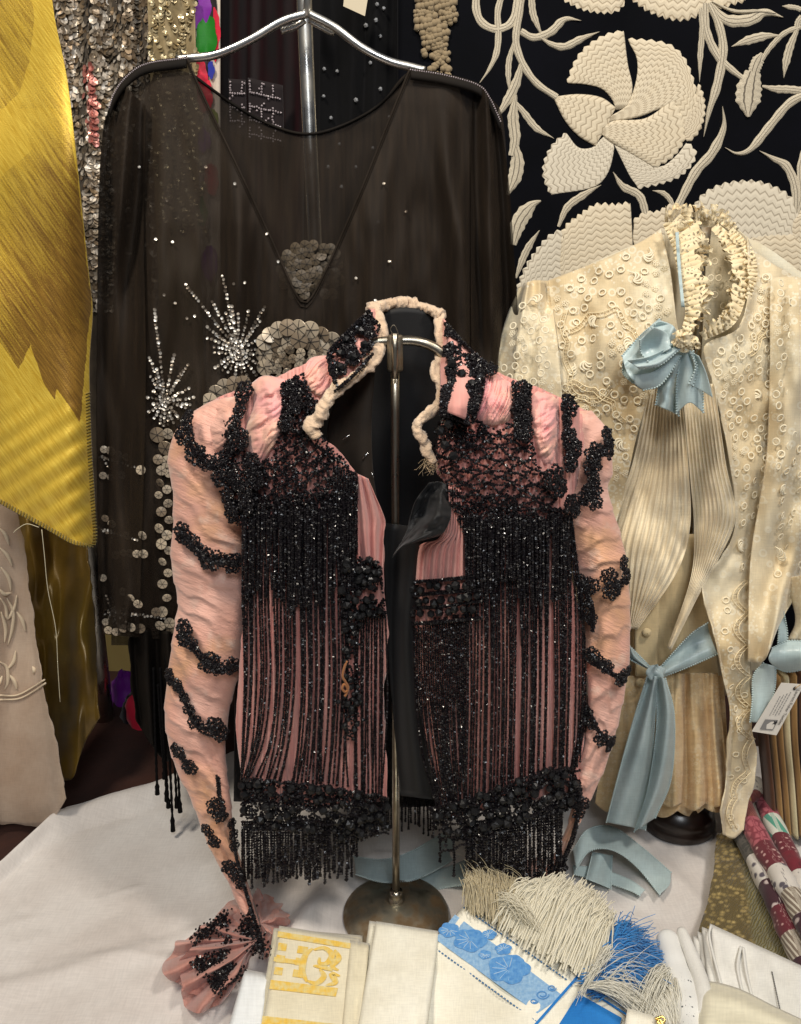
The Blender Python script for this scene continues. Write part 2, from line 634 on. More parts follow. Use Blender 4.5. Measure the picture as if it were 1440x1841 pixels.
def blob(name, cx, cy, rx, ry, mat, parent, dep, off, seed, wob=.18, rot=0., lobes=0):
    n = 40
    a = np.arange(n) / n * 6.2832
    rr = 1 + wob * fbm(np.cos(a) * 1.6 + seed, np.sin(a) * 1.6 + seed * 2, 3)
    if lobes:
        rr = rr * (1 + .10 * np.abs(np.sin(a * lobes / 2.)))
    x, y = rx * rr * np.cos(a), ry * rr * np.sin(a)
    x, y = cx + x * math.cos(rot) - y * math.sin(rot), cy + x * math.sin(rot) + y * math.cos(rot)
    x, y = np.r_[cx, x], np.r_[cy, y]
    d = dep(x, y) - off
    i = np.arange(n)
    return mesh(name, P(x, y, d), np.stack([np.zeros(n, int), 1 + i, 1 + (i + 1) % n], 1), mat, parent, uv=np.stack([x, -y], 1) / 1000)


pm = {k: fabric('print_' + k, srgb(*c), None, 8., .5, weave=500.) for k, c in dict(black=(24, 14, 20), green=(8, 118, 12), purple=(120, 20, 150), red=(214, 30, 60), blue=(40, 60, 170), olive=(120, 130, 60)).items()}
for k, (c, x, y, rx, ry) in enumerate([('black', 366, 48, 23, 92), ('red', 386, 66, 10, 44), ('purple', 360, 10, 17, 44), ('green', 372, 68, 19, 37), ('red', 357, 132, 15, 34), ('blue', 380, 126, 6, 17), ('red', 366, 172, 17, 26), ('olive', 384, 215, 9, 20), ('purple', 362, 250, 14, 24), ('red', 380, 320, 14, 30), ('green', 360, 380, 12, 30), ('purple', 376, 470, 14, 34)]):
    blob('printed_flower', x, y, rx, ry, pm[c], fl, dep3, .003 + k * .0008, k * 1.7, .22)

# burgundy velvet with a beaded belt end
vg = thing('velvet_gown', 'burgundy velvet gown hanging behind the chrome post', 'gown', P(460, 1000, 1.36))
VEL = fabric('burgundy_velvet', srgb(30, 6, 10), srgb(14, 4, 6), 8., .9, spec=.1, sheen=.15, aniso=(8, 1, 1))
dep4 = hang_depth(1.35, .012, 56., 2.)
sheet('velvet', [(386, -70), (545, -70)], [(395, 1000), (545, 1000)], [(386, -70), (395, 1000)], [(545, -70), (545, 1000)], dep4, 60, 30, VEL, vg)
bb = thing('beaded_belt', 'two dark beaded belt ends with silver thread patterns, before the velvet gown', 'belt', P(460, 230, 1.31))
BELT = fabric('belt_cloth', srgb(20, 8, 12), None, 8., .8)
SILV = jet_mat('steel_seed_beads', (.42, .36, .38, 1), .25, .6)
for (bx0, bx1, by0, by1, sl) in [(411, 441, 142, 236, .06), (446, 508, 140, 250, .22)]:
    be = sheet('belt_strip', [(bx0, by0), (bx1, by0 + sl * (bx1 - bx0))], [(bx0 + 3, by1), (bx1 + 3, by1 + 12)], [(bx0, by0), (bx0 + 3, by1)], [(bx1, by0 + sl * (bx1 - bx0)), (bx1 + 3, by1 + 12)], 1.31, 6, 12, BELT, bb, .003)
    cs = []
    for yy in np.arange(by0 + 5, by1 - 4, 5.):
        for xx in np.arange(bx0 + 3, bx1 - 1, 4.2):
            i, j = int((xx - bx0) / 4.2), int((yy - by0) / 5)
            if (j % 5 == 0) or (i % 5 == 0 and j % 9 < 6) or ((i + j) % 7 == 0 and rng.random() < .5):
                cs.append((xx + rng.normal() * .5, yy + sl * (xx - bx0) + rng.normal() * .5))
    cs = A(cs)
    V, f = beads(P(cs[:, 0], cs[:, 1], 1.306), 2.0 * mpp(1.3))
    o = mesh('bead_pattern', V, f, SILV, bb, smooth=False)
    o['kind'] = 'stuff'

# black gown with rhinestones
rg = thing('rhinestone_gown', 'black chiffon gown scattered with rhinestones, right of the chrome post', 'gown', P(660, 1000, 1.38))
BLK = fabric('black_chiffon', srgb(17, 17, 19), srgb(9, 9, 11), 6., .8, weave=500., spec=.1, sheen=.05, aniso=(6, 1, 1))
dep5 = hang_depth(1.36, .010, 50., 8.)
sheet('gown_panel', [(575, -70), (712, -70)], [(570, 1000), (720, 1000)], [(575, -70), (570, 1000)], [(712, -70), (720, 1000)], dep5, 60, 30, BLK, rg)
GEM = plain('rhinestone', (.85, .87, .9, 1), .08, .7)
gm = md('rhinestone', *beads(A([(0, 0, 0)]), 3.4 * mpp(1.35), 'ico'), GEM, smooth=False)
for gx, gy in [(658, 46), (676, 36), (678, 8), (690, 15), (583, 124), (606, 128), (666, 113), (582, 173), (684, 65), (595, 212), (610, 259), (670, 266), (614, 336), (640, 300), (590, 300), (700, 210), (640, 180), (620, 420), (680, 400), (600, 480), (690, 330), (684, 160)]:
    inst('rhinestone', gm, P(gx, gy, dep5(gx, gy) - .005), Matrix.Rotation(rng.random() * 3, 3, 'X'), rng.uniform(.8, 1.15), rg)
pt = mesh('price_tag', np.vstack([P(A([622, 617, 656, 664]), A([-34, 11, 29, -20]), 1.30), P(A([622, 617, 656, 664]), A([-34, 11, 29, -20]), 1.3012)]),
          [np.array([[0, 1, 2, 3], [7, 6, 5, 4], [0, 4, 5, 1], [1, 5, 6, 2], [2, 6, 7, 3], [3, 7, 4, 0]])], fabric('card', srgb(214, 202, 176), None, 6., .8), smooth=False, uv=rng.random((8, 2)) * .05)
tag(pt, 'blank cream card tag hanging before the rhinestone gown', 'tag')
# ------------------------------------------------------------------ embroidered shawl
def zz(pts):
    return [(720 + x / 2., y / 2.) for x, y in pts]


NAVY = fabric('navy_silk', srgb(9, 10, 17), srgb(5, 6, 10), 5., .8, weave=350., sheen=.0, spec=.08)


def stitch_mat(name, c1, c2, rows, teeth, amp, c3):
    t = NT(name)
    uv = t.n('ShaderNodeSeparateXYZ', {0: t.uv()})
    tri = t.math('PINGPONG', t.math('MULTIPLY', uv.outputs[0], teeth), .5)
    nz = t.noise(3., 3.)
    wob = t.math('MULTIPLY', nz.outputs[0], .35)
    ph = t.math('ADD', t.math('ADD', t.math('MULTIPLY', uv.outputs[1], rows), t.math('MULTIPLY', tri, amp)), wob)
    fr = t.math('PINGPONG', ph, .5)              # 0..0.5
    h = t.math('MULTIPLY', fr, 2.)
    base = t.ramp(h, [(.06, c2), (.34, c1), (.95, c1)]).outputs[0]
    th = t.n('ShaderNodeTexNoise', {'Vector': t.mapping((160, 14, 1)), 'Scale': 1., 'Detail': 2.})
    base = t.mix(.18, base, t.ramp(th.outputs[0], [(.3, c2), (.7, c1)]).outputs[0])
    base = t.mix(t.math('MULTIPLY', nz.outputs[0], .45), base, c3)
    hh = t.math('ADD', h, t.math('MULTIPLY', th.outputs[0], .5))
    t.set(Base_Color=base, Roughness=.62, Sheen_Weight=.25)
    t.put(t.b, 'Normal', t.bump(hh, .26, .0016))
    return t.m


def satin_mat(name, c1, c2):
    t = NT(name)
    uv = t.n('ShaderNodeSeparateXYZ', {0: t.uv()})
    th = t.n('ShaderNodeTexNoise', {'Vector': t.mapping((5, 90, 1)), 'Scale': 1., 'Detail': 2.})
    base = t.ramp(th.outputs[0], [(.3, c2), (.6, c1)]).outputs[0]
    d = t.math('ABSOLUTE', t.math('SUBTRACT', uv.outputs[0], .5))
    gro = t.math('LESS_THAN', t.math('ABSOLUTE', t.math('SUBTRACT', d, .17)), .035)
    base = t.mix(t.math('MULTIPLY', gro, .8), base, srgb(60, 48, 36))
    t.set(Base_Color=base, Roughness=.55, Sheen_Weight=.25)
    t.put(t.b, 'Normal', t.bump(th.outputs[0], .5, .002))
    return t.m


ST = [stitch_mat('stitched_cream', srgb(234, 222, 196), srgb(146, 130, 106), 12, 8, 1.0, srgb(224, 202, 164)),
      stitch_mat('stitched_ivory', srgb(234, 224, 202), srgb(148, 134, 112), 12, 8, 1.0, srgb(206, 196, 176)),
      stitch_mat('stitched_small', srgb(232, 220, 194), srgb(144, 128, 104), 12, 8, 1.0, srgb(210, 188, 154))]
SATIN = satin_mat('satin_stitch', srgb(226, 216, 192), srgb(176, 160, 134))
es = thing('embroidered_shawl', 'navy silk shawl embroidered with big cream flowers, hung behind the lace blouse', 'shawl', P(1100, 1000, 1.36))


def dS(X, Y, U=None, V=None):
    X, Y = A(X), A(Y)
    return 1.35 + .006 * np.sin(X / 160. + Y / 500.) + .004 * fbm(X / 150., Y / 260., 2) + .012 * np.exp(-((X - 1128) / 14.) ** 2) * np.clip((300 - Y) / 300, 0, 1) * .25


sheet('silk_ground', [(716, -80), (1560, -80)], [(716, 1250), (1560, 1250)], [(716, -80), (716, 1250)], [(1560, -80), (1560, 1250)], dS, 70, 70, NAVY, es, .002)


def petal(apexL, L, outer, R, apexR, mat, tooth=7., nt=10, lift=.004, nu=45, nv=22):
    """ruled fan: L / R edge polylines from apex outwards, outer scalloped edge from L end to R end (photo pixels)"""
    n2 = nu = nt * 8 + 1
    ot = crv(outer, n2)
    tn = np.gradient(ot, axis=0)
    tn /= np.linalg.norm(tn, axis=1)[:, None] + 1e-9
    nn = np.stack([tn[:, 1], -tn[:, 0]], 1)
    c0 = A(apexL)
    if ((ot[n2 // 2] - c0) * nn[n2 // 2]).sum() < 0:
        nn = -nn
    s = np.linspace(0, nt, n2)
    saw = 1 - np.abs((s % 1) - .35) / .65
    ot0 = ot
    toff = nn * (saw * tooth)[:, None]
    dst = lambda a, b: math.hypot(a[0] - b[0], a[1] - b[1])
    if dst(L[0], outer[0]) < dst(L[-1], outer[0]):
        L = list(L)[::-1]
    if dst(R[0], outer[-1]) < dst(R[-1], outer[-1]):
        R = list(R)[::-1]
    if dst(L[-1], outer[0]) > 1:
        L = list(L) + [outer[0]]
    if dst(R[-1], outer[-1]) > 1:
        R = list(R) + [outer[-1]]
    l = crv([apexL] + list(L), nv)
    r = crv([apexR] + list(R), nv)
    ap = crv([apexL, apexR], n2, False)
    u = np.linspace(0, 1, n2)[None, :, None]
    vs = 1 - (1 - np.linspace(0, 1, nv)) ** 1.8
    v = vs[:, None, None]
    idx_ = vs * (nv - 1)
    l = np.stack([np.interp(idx_, np.arange(nv), l[:, k]) for k in (0, 1)], 1)
    r = np.stack([np.interp(idx_, np.arange(nv), r[:, k]) for k in (0, 1)], 1)
    l[-1], r[-1] = ot[0], ot[-1]
    S = (1 - v) * ap[None] + v * ot[None] + (1 - u) * l[:, None] + u * r[:, None]
    S -= (1 - u) * (1 - v) * ap[0] + u * (1 - v) * ap[-1] + (1 - u) * v * ot[0] + u * v * ot[-1]
    ulen = np.linalg.norm(np.diff(ot0, axis=0), axis=1).sum() / 140.
    vlen = max(np.linalg.norm(np.diff(l, axis=0), axis=1).sum(), np.linalg.norm(np.diff(r, axis=0), axis=1).sum()) / 140.
    S = S + toff[None] * v ** max(14., vlen * 140 / 5.)
    X, Y = S[..., 0], S[..., 1]
    U, V = np.broadcast_to(u[..., 0], X.shape), np.broadcast_to(v[..., 0], X.shape)
    e = np.minimum(np.minimum(U, 1 - U) * 8, np.minimum(V * 6, (1 - V) * 10)).clip(0, 1)
    d = dS(X, Y) - lift * .6 * (.35 + .65 * np.sqrt(e))
    o = mesh('petal', P(X, Y, d), gf(nv, n2), mat, es, uv=np.stack([U * ulen, V * vlen], -1))
    solid(o, .0014, -1)
    return o


def Z(*a):
    return zz(a)


# main flower
petal(zz([(775, 395)])[0], Z((765, 360), (725, 318), (660, 302), (606, 300)), Z((606, 300), (628, 235), (668, 178), (735, 135), (800, 118)), Z((820, 370), (832, 310), (815, 230), (802, 118)), zz([(800, 392)])[0], ST[0], 6, 9)
petal(zz([(748, 425)])[0], Z((815, 380), (848, 290), (850, 210), (818, 148)), Z((818, 148), (905, 155), (965, 170), (1010, 210), (1038, 270), (1055, 340), (1050, 420), (1016, 470)), Z((850, 420), (930, 390), (985, 385), (1016, 470)), zz([(752, 434)])[0], ST[0], 6, 14, .004, 60)
petal(zz([(1010, 440)])[0], Z((1040, 400), (1062, 350), (1066, 305)), Z((1066, 305), (1082, 350), (1086, 400), (1075, 450), (1055, 485), (1028, 505)), Z((1020, 480), (1022, 495), (1028, 505)), zz([(1010, 450)])[0], ST[2], 5, 9, .0035)
petal(zz([(765, 515)])[0], Z((795, 575), (825, 635), (852, 672)), Z((852, 672), (935, 655), (1000, 630), (1045, 585), (1055, 545), (1025, 515)), Z((850, 560), (930, 600), (990, 560), (1025, 515)), zz([(775, 512)])[0], ST[1], 6, 11, .0042)
petal(zz([(722, 472)])[0], Z((765, 437), (880, 428), (975, 362)), Z((975, 362), (1000, 410), (1010, 455), (1012, 505), (970, 562), (908, 598)), Z((760, 510), (820, 545), (908, 598)), zz([(724, 480)])[0], ST[0], 5, 11, .0065, 55)
petal(zz([(738, 485)])[0], Z((715, 505), (690, 530), (640, 530), (600, 482)), Z((600, 482), (555, 520), (525, 575), (520, 635), (546, 700)), Z((768, 540), (745, 625), (690, 675), (546, 700)), zz([(766, 505)])[0], ST[1], 6, 9, .0045)
petal(zz([(558, 350)])[0], Z((640, 341), (720, 352), (772, 388)), Z((772, 388), (752, 425), (745, 450), (718, 490), (700, 524)), Z((590, 430), (640, 488), (700, 524)), zz([(556, 356)])[0], ST[0], 0, 4, .006)
# lower left flower
petal(zz([(640, 1240)])[0], Z((590, 1100), (575, 960), (582, 868)), Z((582, 868), (600, 820), (650, 780), (705, 745), (770, 745), (826, 738)), Z((832, 850), (836, 1000), (830, 1200)), zz([(760, 1240)])[0], ST[0], 8, 12, .005, 55)
petal(zz([(560, 1290)])[0], Z((480, 1200), (440, 1130), (428, 1040)), Z((428, 1040), (455, 970), (500, 900), (545, 852), (585, 835)), Z((575, 960), (600, 1100), (640, 1240)), zz([(650, 1290)])[0], ST[1], 8, 9, .0042)
petal(zz([(880, 1000)])[0], Z((850, 905), (836, 860), (842, 800)), Z((842, 800), (880, 775), (930, 768), (975, 745), (1010, 760)), Z((1010, 820), (990, 900), (960, 960)), zz([(930, 1000)])[0], ST[2], 7, 7, .004)
# lower right flower
petal(zz([(1180, 1010)])[0], Z((1110, 900), (1075, 800), (1062, 745)), Z((1062, 745), (1100, 700), (1170, 668), (1270, 660), (1345, 682), (1400, 720), (1440, 790)), Z((1420, 850), (1380, 920), (1330, 1000)), zz([(1330, 1010)])[0], ST[1], 7, 15, .004, 60)
petal(zz([(1300, 1080)])[0], Z((1260, 960), (1240, 900), (1240, 862)), Z((1240, 862), (1300, 850), (1365, 845), (1440, 855), (1520, 860)), Z((1540, 950), (1520, 1050), (1500, 1100)), zz([(1440, 1100)])[0], ST[0], 6, 13, .0065)
petal(zz([(1430, 900)])[0], Z((1410, 850), (1405, 800), (1440, 770)), Z((1440, 770), (1490, 740), (1540, 760), (1580, 800)), Z((1560, 860), (1500, 900), (1460, 900)), zz([(1450, 905)])[0], ST[2], 6, 8, .005)
# top flowers
petal(zz([(760, -160)])[0], Z((680, -100), (620, -50), (590, -5)), Z((590, -5), (650, 25), (710, 38), (770, 36), (808, 5)), Z((805, -60), (800, -110), (790, -160)), zz([(790, -160)])[0], ST[0], 7, 10)
petal(zz([(1000, -180)])[0], Z((900, -120), (860, -60), (838, -8)), Z((838, -8), (890, 30), (960, 58), (1030, 62), (1110, 30), (1240, -5)), Z((1200, -80), (1120, -130), (1040, -180)), zz([(1040, -180)])[0], ST[0], 8, 17, .005, 60)


def stem(pts, w, taper=(0.15, .15), lift=.004, mat=None, name='stem'):
    c = crv(zz(pts), 40)
    tn = np.gradient(c, axis=0)
    tn /= np.linalg.norm(tn, axis=1)[:, None] + 1e-9
    nn = np.stack([-tn[:, 1], tn[:, 0]], 1)
    s = np.linspace(0, 1, 40)
    ww = w / 4. * np.minimum(1, np.minimum(taper[0] + s / .35 * (1 - taper[0]), taper[1] + (1 - s) / .35 * (1 - taper[1]))) * (1 + .06 * np.sin(s * 40))
    k = np.linspace(-1, 1, 9)
    S = c[:, None] + nn[:, None] * (ww[:, None] * k[None])[..., None]
    d = dS(S[..., 0], S[..., 1]) - lift * .65 * (.15 + .85 * np.sqrt(1 - k ** 2 * .98))[None]
    uv = np.stack(np.broadcast_arrays((k[None] + 1) / 2, s[:, None] * 3), -1)
    o = mesh(name, P(S[..., 0], S[..., 1], d), gf(40, 9), mat or SATIN, es, uv=uv)
    return o


full = (1., 1.)
stem([(275, -40), (272, 30), (292, 80), (340, 104), (392, 88), (415, 40), (424, -40)], 30, full)
stem([(372, -40), (350, 40), (352, 120), (345, 190), (318, 250), (285, 298)], 24, (1, .1))
stem([(440, -40), (425, 60), (415, 150), (440, 230), (490, 300), (562, 350)], 26, (1, .9), .006)
stem([(470, -40), (475, 40), (490, 85), (505, 120)], 26, (1, .3))
stem([(432, 112), (480, 135), (540, 115), (590, 70), (650, 74)], 30, (.8, .05), .005)
stem([(500, 132), (540, 158), (590, 168), (650, 140), (716, 114)], 28, (.3, .05), .005)
stem([(408, 150), (390, 220), (388, 280), (392, 330)], 22, (.4, .2))
stem([(436, 225), (415, 300), (385, 360), (345, 425)], 34, (.4, .2), .005)
stem([(405, 360), (440, 400), (490, 462), (552, 498)], 26, (.5, .05))
stem([(415, 340), (405, 420), (412, 500), (400, 560)], 40, (.2, .6), .006)
stem([(410, 520), (420, 580), (410, 640), (385, 700)], 50, (.5, .2), .0055)
stem([(505, 722), (470, 740), (425, 800), (405, 880)], 56, (.1, .4), .005)
stem([(500, 828), (465, 880), (440, 930), (415, 1000)], 26, (.1, .3))
stem([(722, 665), (660, 700), (600, 745), (568, 815)], 28, (.05, .4))
stem([(764, 618), (800, 670), (860, 705), (885, 780)], 30, (.05, .9))
stem([(905, 685), (945, 695), (970, 720), (984, 755)], 20, (.05, .7))
stem([(1158, 382), (1162, 460), (1120, 550), (1060, 620), (995, 745)], 34, (.05, .8), .005)
stem([(1078, 20), (1085, 100), (1078, 200), (1075, 296)], 22, (.9, .05))
stem([(1095, 10), (1100, 110), (1140, 200), (1190, 250), (1240, 288)], 30, (.9, .6), .005)
stem([(1110, 10), (1145, 90), (1160, 180), (1140, 300), (1110, 400), (1090, 492)], 32, (.8, .05), .006)
stem([(1115, 15), (1170, 70), (1250, 72), (1310, 45), (1376, 62)], 44, (.4, .05), .005)
stem([(1120, 5), (1200, 40), (1290, 40), (1350, 48)], 14, (.4, .05), .007)
stem([(1190, 168), (1250, 145), (1310, 130), (1360, 128)], 34, (.05, .2))
stem([(1440, 95), (1380, 120), (1330, 170), (1300, 215)], 20, (1, .8))
stem([(1300, 190), (1280, 230), (1268, 265)], 44, (.2, .9), .005)
stem([(1268, 258), (1255, 310), (1250, 360), (1250, 420)], 90, (.6, .15), .008, None, 'bud')
stem([(1425, 110), (1400, 170), (1385, 230), (1378, 280)], 30, (.5, .05))
stem([(1300, 310), (1350, 320), (1400, 322), (1470, 330)], 30, (.3, 1))
stem([(1480, 330), (1400, 370), (1330, 450), (1260, 535), (1210, 552), (1166, 530)], 30, (1, .05), .005)
stem([(1290, 542), (1340, 570), (1390, 600), (1420, 680), (1420, 785)], 32, (.05, .9), .005)
stem([(1470, 500), (1440, 600), (1445, 700), (1425, 785)], 30, (1, .7))
stem([(1440, 35), (1420, 28), (1372, 22)], 20, (1, .1))
stem([(1445, 60), (1430, 80), (1425, 110)], 24, (1, .6))

# knotted garland near the left edge
KNOT = fabric('knot_stitch', srgb(176, 158, 126), srgb(120, 102, 76), 60., .8)


def knot(cx, cy, r, spiral=True):
    parts = []
    if spiral:
        for ring in (1., .62, .3):
            n = max(4, int(9 * ring))
            for k in range(n):
                a = k / n * 6.283 + ring * 2
                parts.append((cx + r * ring * math.cos(a), cy + r * ring * math.sin(a), r * .34, .004 + .004 * (1 - ring)))
    C = A([P(p[0], p[1], dS(p[0], p[1]) - p[3]) for p in parts])
    V, f = beads(C, A([p[2] for p in parts]) * mpp(1.35), 'ico')
    mesh('knot_rosette', V, f, KNOT, es, smooth=True)


for k, (x, y, r) in enumerate([(770, 4, 19), (800, 6, 17), (757, 24, 11), (768, 42, 19), (786, 60, 18), (806, 28, 14), (776, 72, 15), (790, 82, 12)]):
    knot(x, y, r)
kp = A([(775 + rng.uniform(-22, 34), 92 + rng.uniform(0, 46)) for _ in range(60)])
kp = kp[kp[:, 0] > 760 + (kp[:, 1] - 92) * .3]
km = md('small_knot', *beads(A([(0, 0, 0)]), 5.2 * mpp(1.35), 'ico'), KNOT)
for x, y in kp:
    inst('small_knot', km, P(x, y, dS(x, y) - .004), None, rng.uniform(.8, 1.15), es)
# ------------------------------------------------------------------ yellow cape
feather = [
    [(-10, -20), (58, -20), (62, 40), (54, 110), (36, 165), (8, 195), (-10, 205)],
    [(74, 60), (100, 90), (118, 190), (140, 330), (158, 500), (163, 540), (154, 640), (143, 760), (128, 735), (104, 700), (98, 718), (80, 690), (62, 640), (55, 620), (34, 664), (18, 640), (-10, 600), (-10, 330), (20, 300), (60, 270), (30, 200), (60, 150), (62, 90)]]


def cape_pat(X, Y, U, V):
    w = 3 * fbm(X / 16., Y / 16., 2)
    g = np.zeros(X.shape)
    for k, p in enumerate(feather):
        ins = inpoly(X + w * .4, Y + w * .4, p).astype(float)
        ins = ins * (.75 if k == 0 else np.clip((Y + .5 * X - 90) / 260., .12, 1) * np.clip(1.15 - np.clip((90 - X) / 160., 0, 1) * np.clip((420 - Y) / 240., 0, 1), 0, 1))
        g = np.maximum(g, ins)
    # barbs: slanted streaks thinning out towards the upper left
    s = np.sin((X * .78 + Y * .48) / 2.6 + 2 * fbm(X / 60., Y / 60., 2))
    s2 = fbm((X * .82 - Y * .57) / 2.6, (X * .57 + Y * .82) / 60., 2)
    fade = np.clip((X * .9 + Y * .40 - 120) / 210., 0, 1)
    body = np.where(Y > 195, np.clip(fade * .75 + .22 + s2 * .22, 0, 1), .52 + .25 * s2)
    chev = 0.
    return np.clip(g * (body + chev), 0, 1)


tC = NT('gold_lame')
pat = tC.n('ShaderNodeAttribute', attribute_name='pat')
wv = tC.n('ShaderNodeTexNoise', {'Vector': tC.mapping((330, 26, 1), 0., tC.mapping((1, 1, 1), -.607)), 'Scale': 1., 'Detail': 3.})
sp = tC.noise(420., 2.)
pw = tC.math('ADD', pat.outputs['Fac'], tC.math('MULTIPLY', tC.math('SUBTRACT', sp.outputs[0], .5), .9))
ye = tC.ramp(wv.outputs[0], [(.3, srgb(212, 170, 44)), (.65, srgb(240, 206, 80))]).outputs[0]
br = tC.ramp(wv.outputs[0], [(.3, srgb(116, 82, 24)), (.7, srgb(168, 126, 44))]).outputs[0]
tC.set(Base_Color=tC.mix(tC.n('ShaderNodeMapRange', {0: pw, 1: .15, 2: .80}).outputs[0], ye, br), Roughness=.42, Metallic=.35, Sheen_Weight=.2)
tC.put(tC.b, 'Normal', tC.bump(tC.math('ADD', wv.outputs[0], sp.outputs[0]), .35, .0008))


def dCape(X, Y, U=None, V=None):
    return .875 + .012 * fbm(X / 120., Y / 300., 2) + .010 * np.sin((X * .7 - Y * .4) / 95.) * np.clip((Y - 600) / 300, 0, 1) + .03 * np.clip(1 - (170 - X) / 60., 0, 1) ** 2 + .0010 * np.sin((X * .55 + Y * .83) / 5.5) * np.clip((Y - 700) / 100, 0, 1)


cape = thing('gold_cape', 'yellow gold lamé cape woven with brown feathers, blanket-stitched edge', 'cape', P(80, 980, .88))
sheet('cape_cloth', [(-80, -60), (20, -60), (88, -60)], [(-80, 858), (0, 905), (90, 955), (135, 979), (172, 978)], [(-80, -60), (-80, 858)], [(88, -60), (98, 30), (122, 150), (142, 330), (160, 500), (166, 560), (160, 660), (164, 800), (170, 900), (172, 978)],
      dCape, 240, 700, tC.m, cape, .0015, attr={'pat': cape_pat})
THR = fabric('olive_thread', srgb(120, 104, 44), None, 5., .8)
ed = crv([(-40, 882), (0, 905), (90, 955), (135, 979), (172, 978), (170, 900), (164, 800), (161, 700)], 90)
pr = []
for k in range(0, 89):
    a, b = ed[k], ed[min(k + 1, 89)]
    t_ = (b - a) / (np.linalg.norm(b - a) + 1e-6)
    n_ = np.array([t_[1], -t_[0]])
    q = np.stack([a + n_ * 7 - t_ * 2, a + n_ * 1, a - n_ * .6])
    V, f = tube(None, P(q[:, 0], q[:, 1], dCape(q[:, 0], q[:, 1]) - .002), .0009, 4, None)
    pr.append((V, f))
V, f = merge(pr)
o = mesh('edge_stitches', V, f, THR, cape)
o['kind'] = 'stuff'
for q in ([(75, 952), (80, 1000), (86, 1060), (100, 1130), (104, 1200), (108, 1262)], [(70, 948), (48, 942), (30, 952), (24, 958)]):
    c = crv(q, 30)
    tube('loose_thread', P(c[:, 0], c[:, 1], .87), .0004, 4, fabric('pale_thread', srgb(210, 200, 170), None, 5., .8), cape)

# ------------------------------------------------------------------ olive satin garment
OS = fabric('olive_satin', srgb(138, 108, 34), srgb(86, 66, 20), 6., .34, weave=500., sheen=.1, spec=.6, metallic=.25)


def dO(X, Y, U=None, V=None):
    return 1.10 - .1 * np.clip((Y - 950) / 450, 0, 1) + .020 * np.sin(X / 26. + Y / 210. + 1.2 * fbm(X / 60., Y / 140., 2)) + .012 * fbm(X / 30., Y / 120., 2)


ol = sheet('satin_gown', [(20, 860), (150, 860)], [(60, 1420), (95, 1400), (130, 1400), (150, 1340), (178, 1290)], [(20, 860), (40, 1200), (60, 1420)], [(150, 860), (160, 1000), (172, 1150), (178, 1290)], dO, 70, 90, OS, None, .002, edge=3)
tag(ol, 'olive gold satin gown gathered in deep folds behind the tulle dress', 'gown')

# ------------------------------------------------------------------ tulle dress hem
TU = fabric('beige_tulle', srgb(222, 200, 178), srgb(206, 180, 156), 14., .85, weave=520., alpha=.5, sheen=.4)
TU2 = fabric('beige_slip', srgb(222, 204, 184), srgb(204, 182, 162), 10., .7, weave=400., alpha=.72)
td = thing('tulle_dress', 'beige tulle dress hem embroidered with pale leaves', 'dress', G(50, 1470, .0))


def dT(X, Y, U=None, V=None):
    return .955 - .03 * np.clip((Y - 900) / 550, 0, 1) + .012 * np.sin(X / 24. + 1.4 * fbm(X / 80., Y / 300., 2)) * np.clip((Y - 800) / 300, .2, 1)


sheet('slip', [(-80, 840), (0, 840), (18, 860)], [(-80, 1450), (0, 1468), (60, 1464), (96, 1440)], [(-80, 840), (-80, 1450)], [(18, 860), (34, 980), (60, 1180), (82, 1320), (96, 1440)], lambda X, Y, U, V: dT(X, Y) + .014, 60, 60, TU2, td)
sheet('tulle_layer', [(-80, 840), (0, 840), (24, 860)], [(-80, 1462), (0, 1482), (60, 1484), (90, 1476), (121, 1436)], [(-80, 840), (-80, 1462)], [(24, 860), (42, 980), (70, 1180), (96, 1320), (121, 1436)], dT, 70, 80, TU, td, .0006, edge=4)
EMB = fabric('pale_cord', srgb(222, 206, 180), srgb(196, 176, 148), 30., .7)
for q in ([(0, 985), (14, 1000), (22, 1018)], [(2, 1020), (16, 1040), (20, 1062)], [(0, 1075), (10, 1090), (14, 1112), (26, 1092), (30, 1070)], [(12, 1075), (24, 1100), (22, 1130), (14, 1160)], [(2, 1100), (10, 1130), (8, 1156)], [(30, 1100), (40, 1115), (46, 1135)],
          [(0, 1190), (12, 1200), (14, 1225), (8, 1240)], [(12, 1205), (24, 1190), (28, 1170)], [(16, 1212), (26, 1225), (30, 1240)], [(0, 1250), (30, 1250), (60, 1235), (80, 1222)], [(0, 1258), (34, 1256), (62, 1242), (82, 1228)], [(58, 1198), (61, 1204), (60, 1212)], [(4, 1215), (-4, 1235)], [(0, 1060), (8, 1068), (20, 1066)], [(0, 950), (10, 962), (16, 980)]):
    c = crv(q, 18)
    s = np.linspace(0, 1, 18)
    tube('embroidered_leaf', P(c[:, 0], c[:, 1], dT(c[:, 0], c[:, 1]) - .002), (.0006 + .0019 * np.sin(s * 3.14)) if q[0][1] < 1245 or q[0][0] > 30 else .0012, 6, EMB, td)

# chrome rail behind
bot = G(188, 1292, -.03)
pl = tube('clothes_rail', np.stack([bot + A([0, 0, .9 * k]) * 1.0 for k in np.linspace(0, 1, 12)]), 17.5 * mpp(1.19, 1200), 20, CHROME)
tag(pl, 'thick upright chrome tube of a clothes rail beside the olive gown', 'rail')

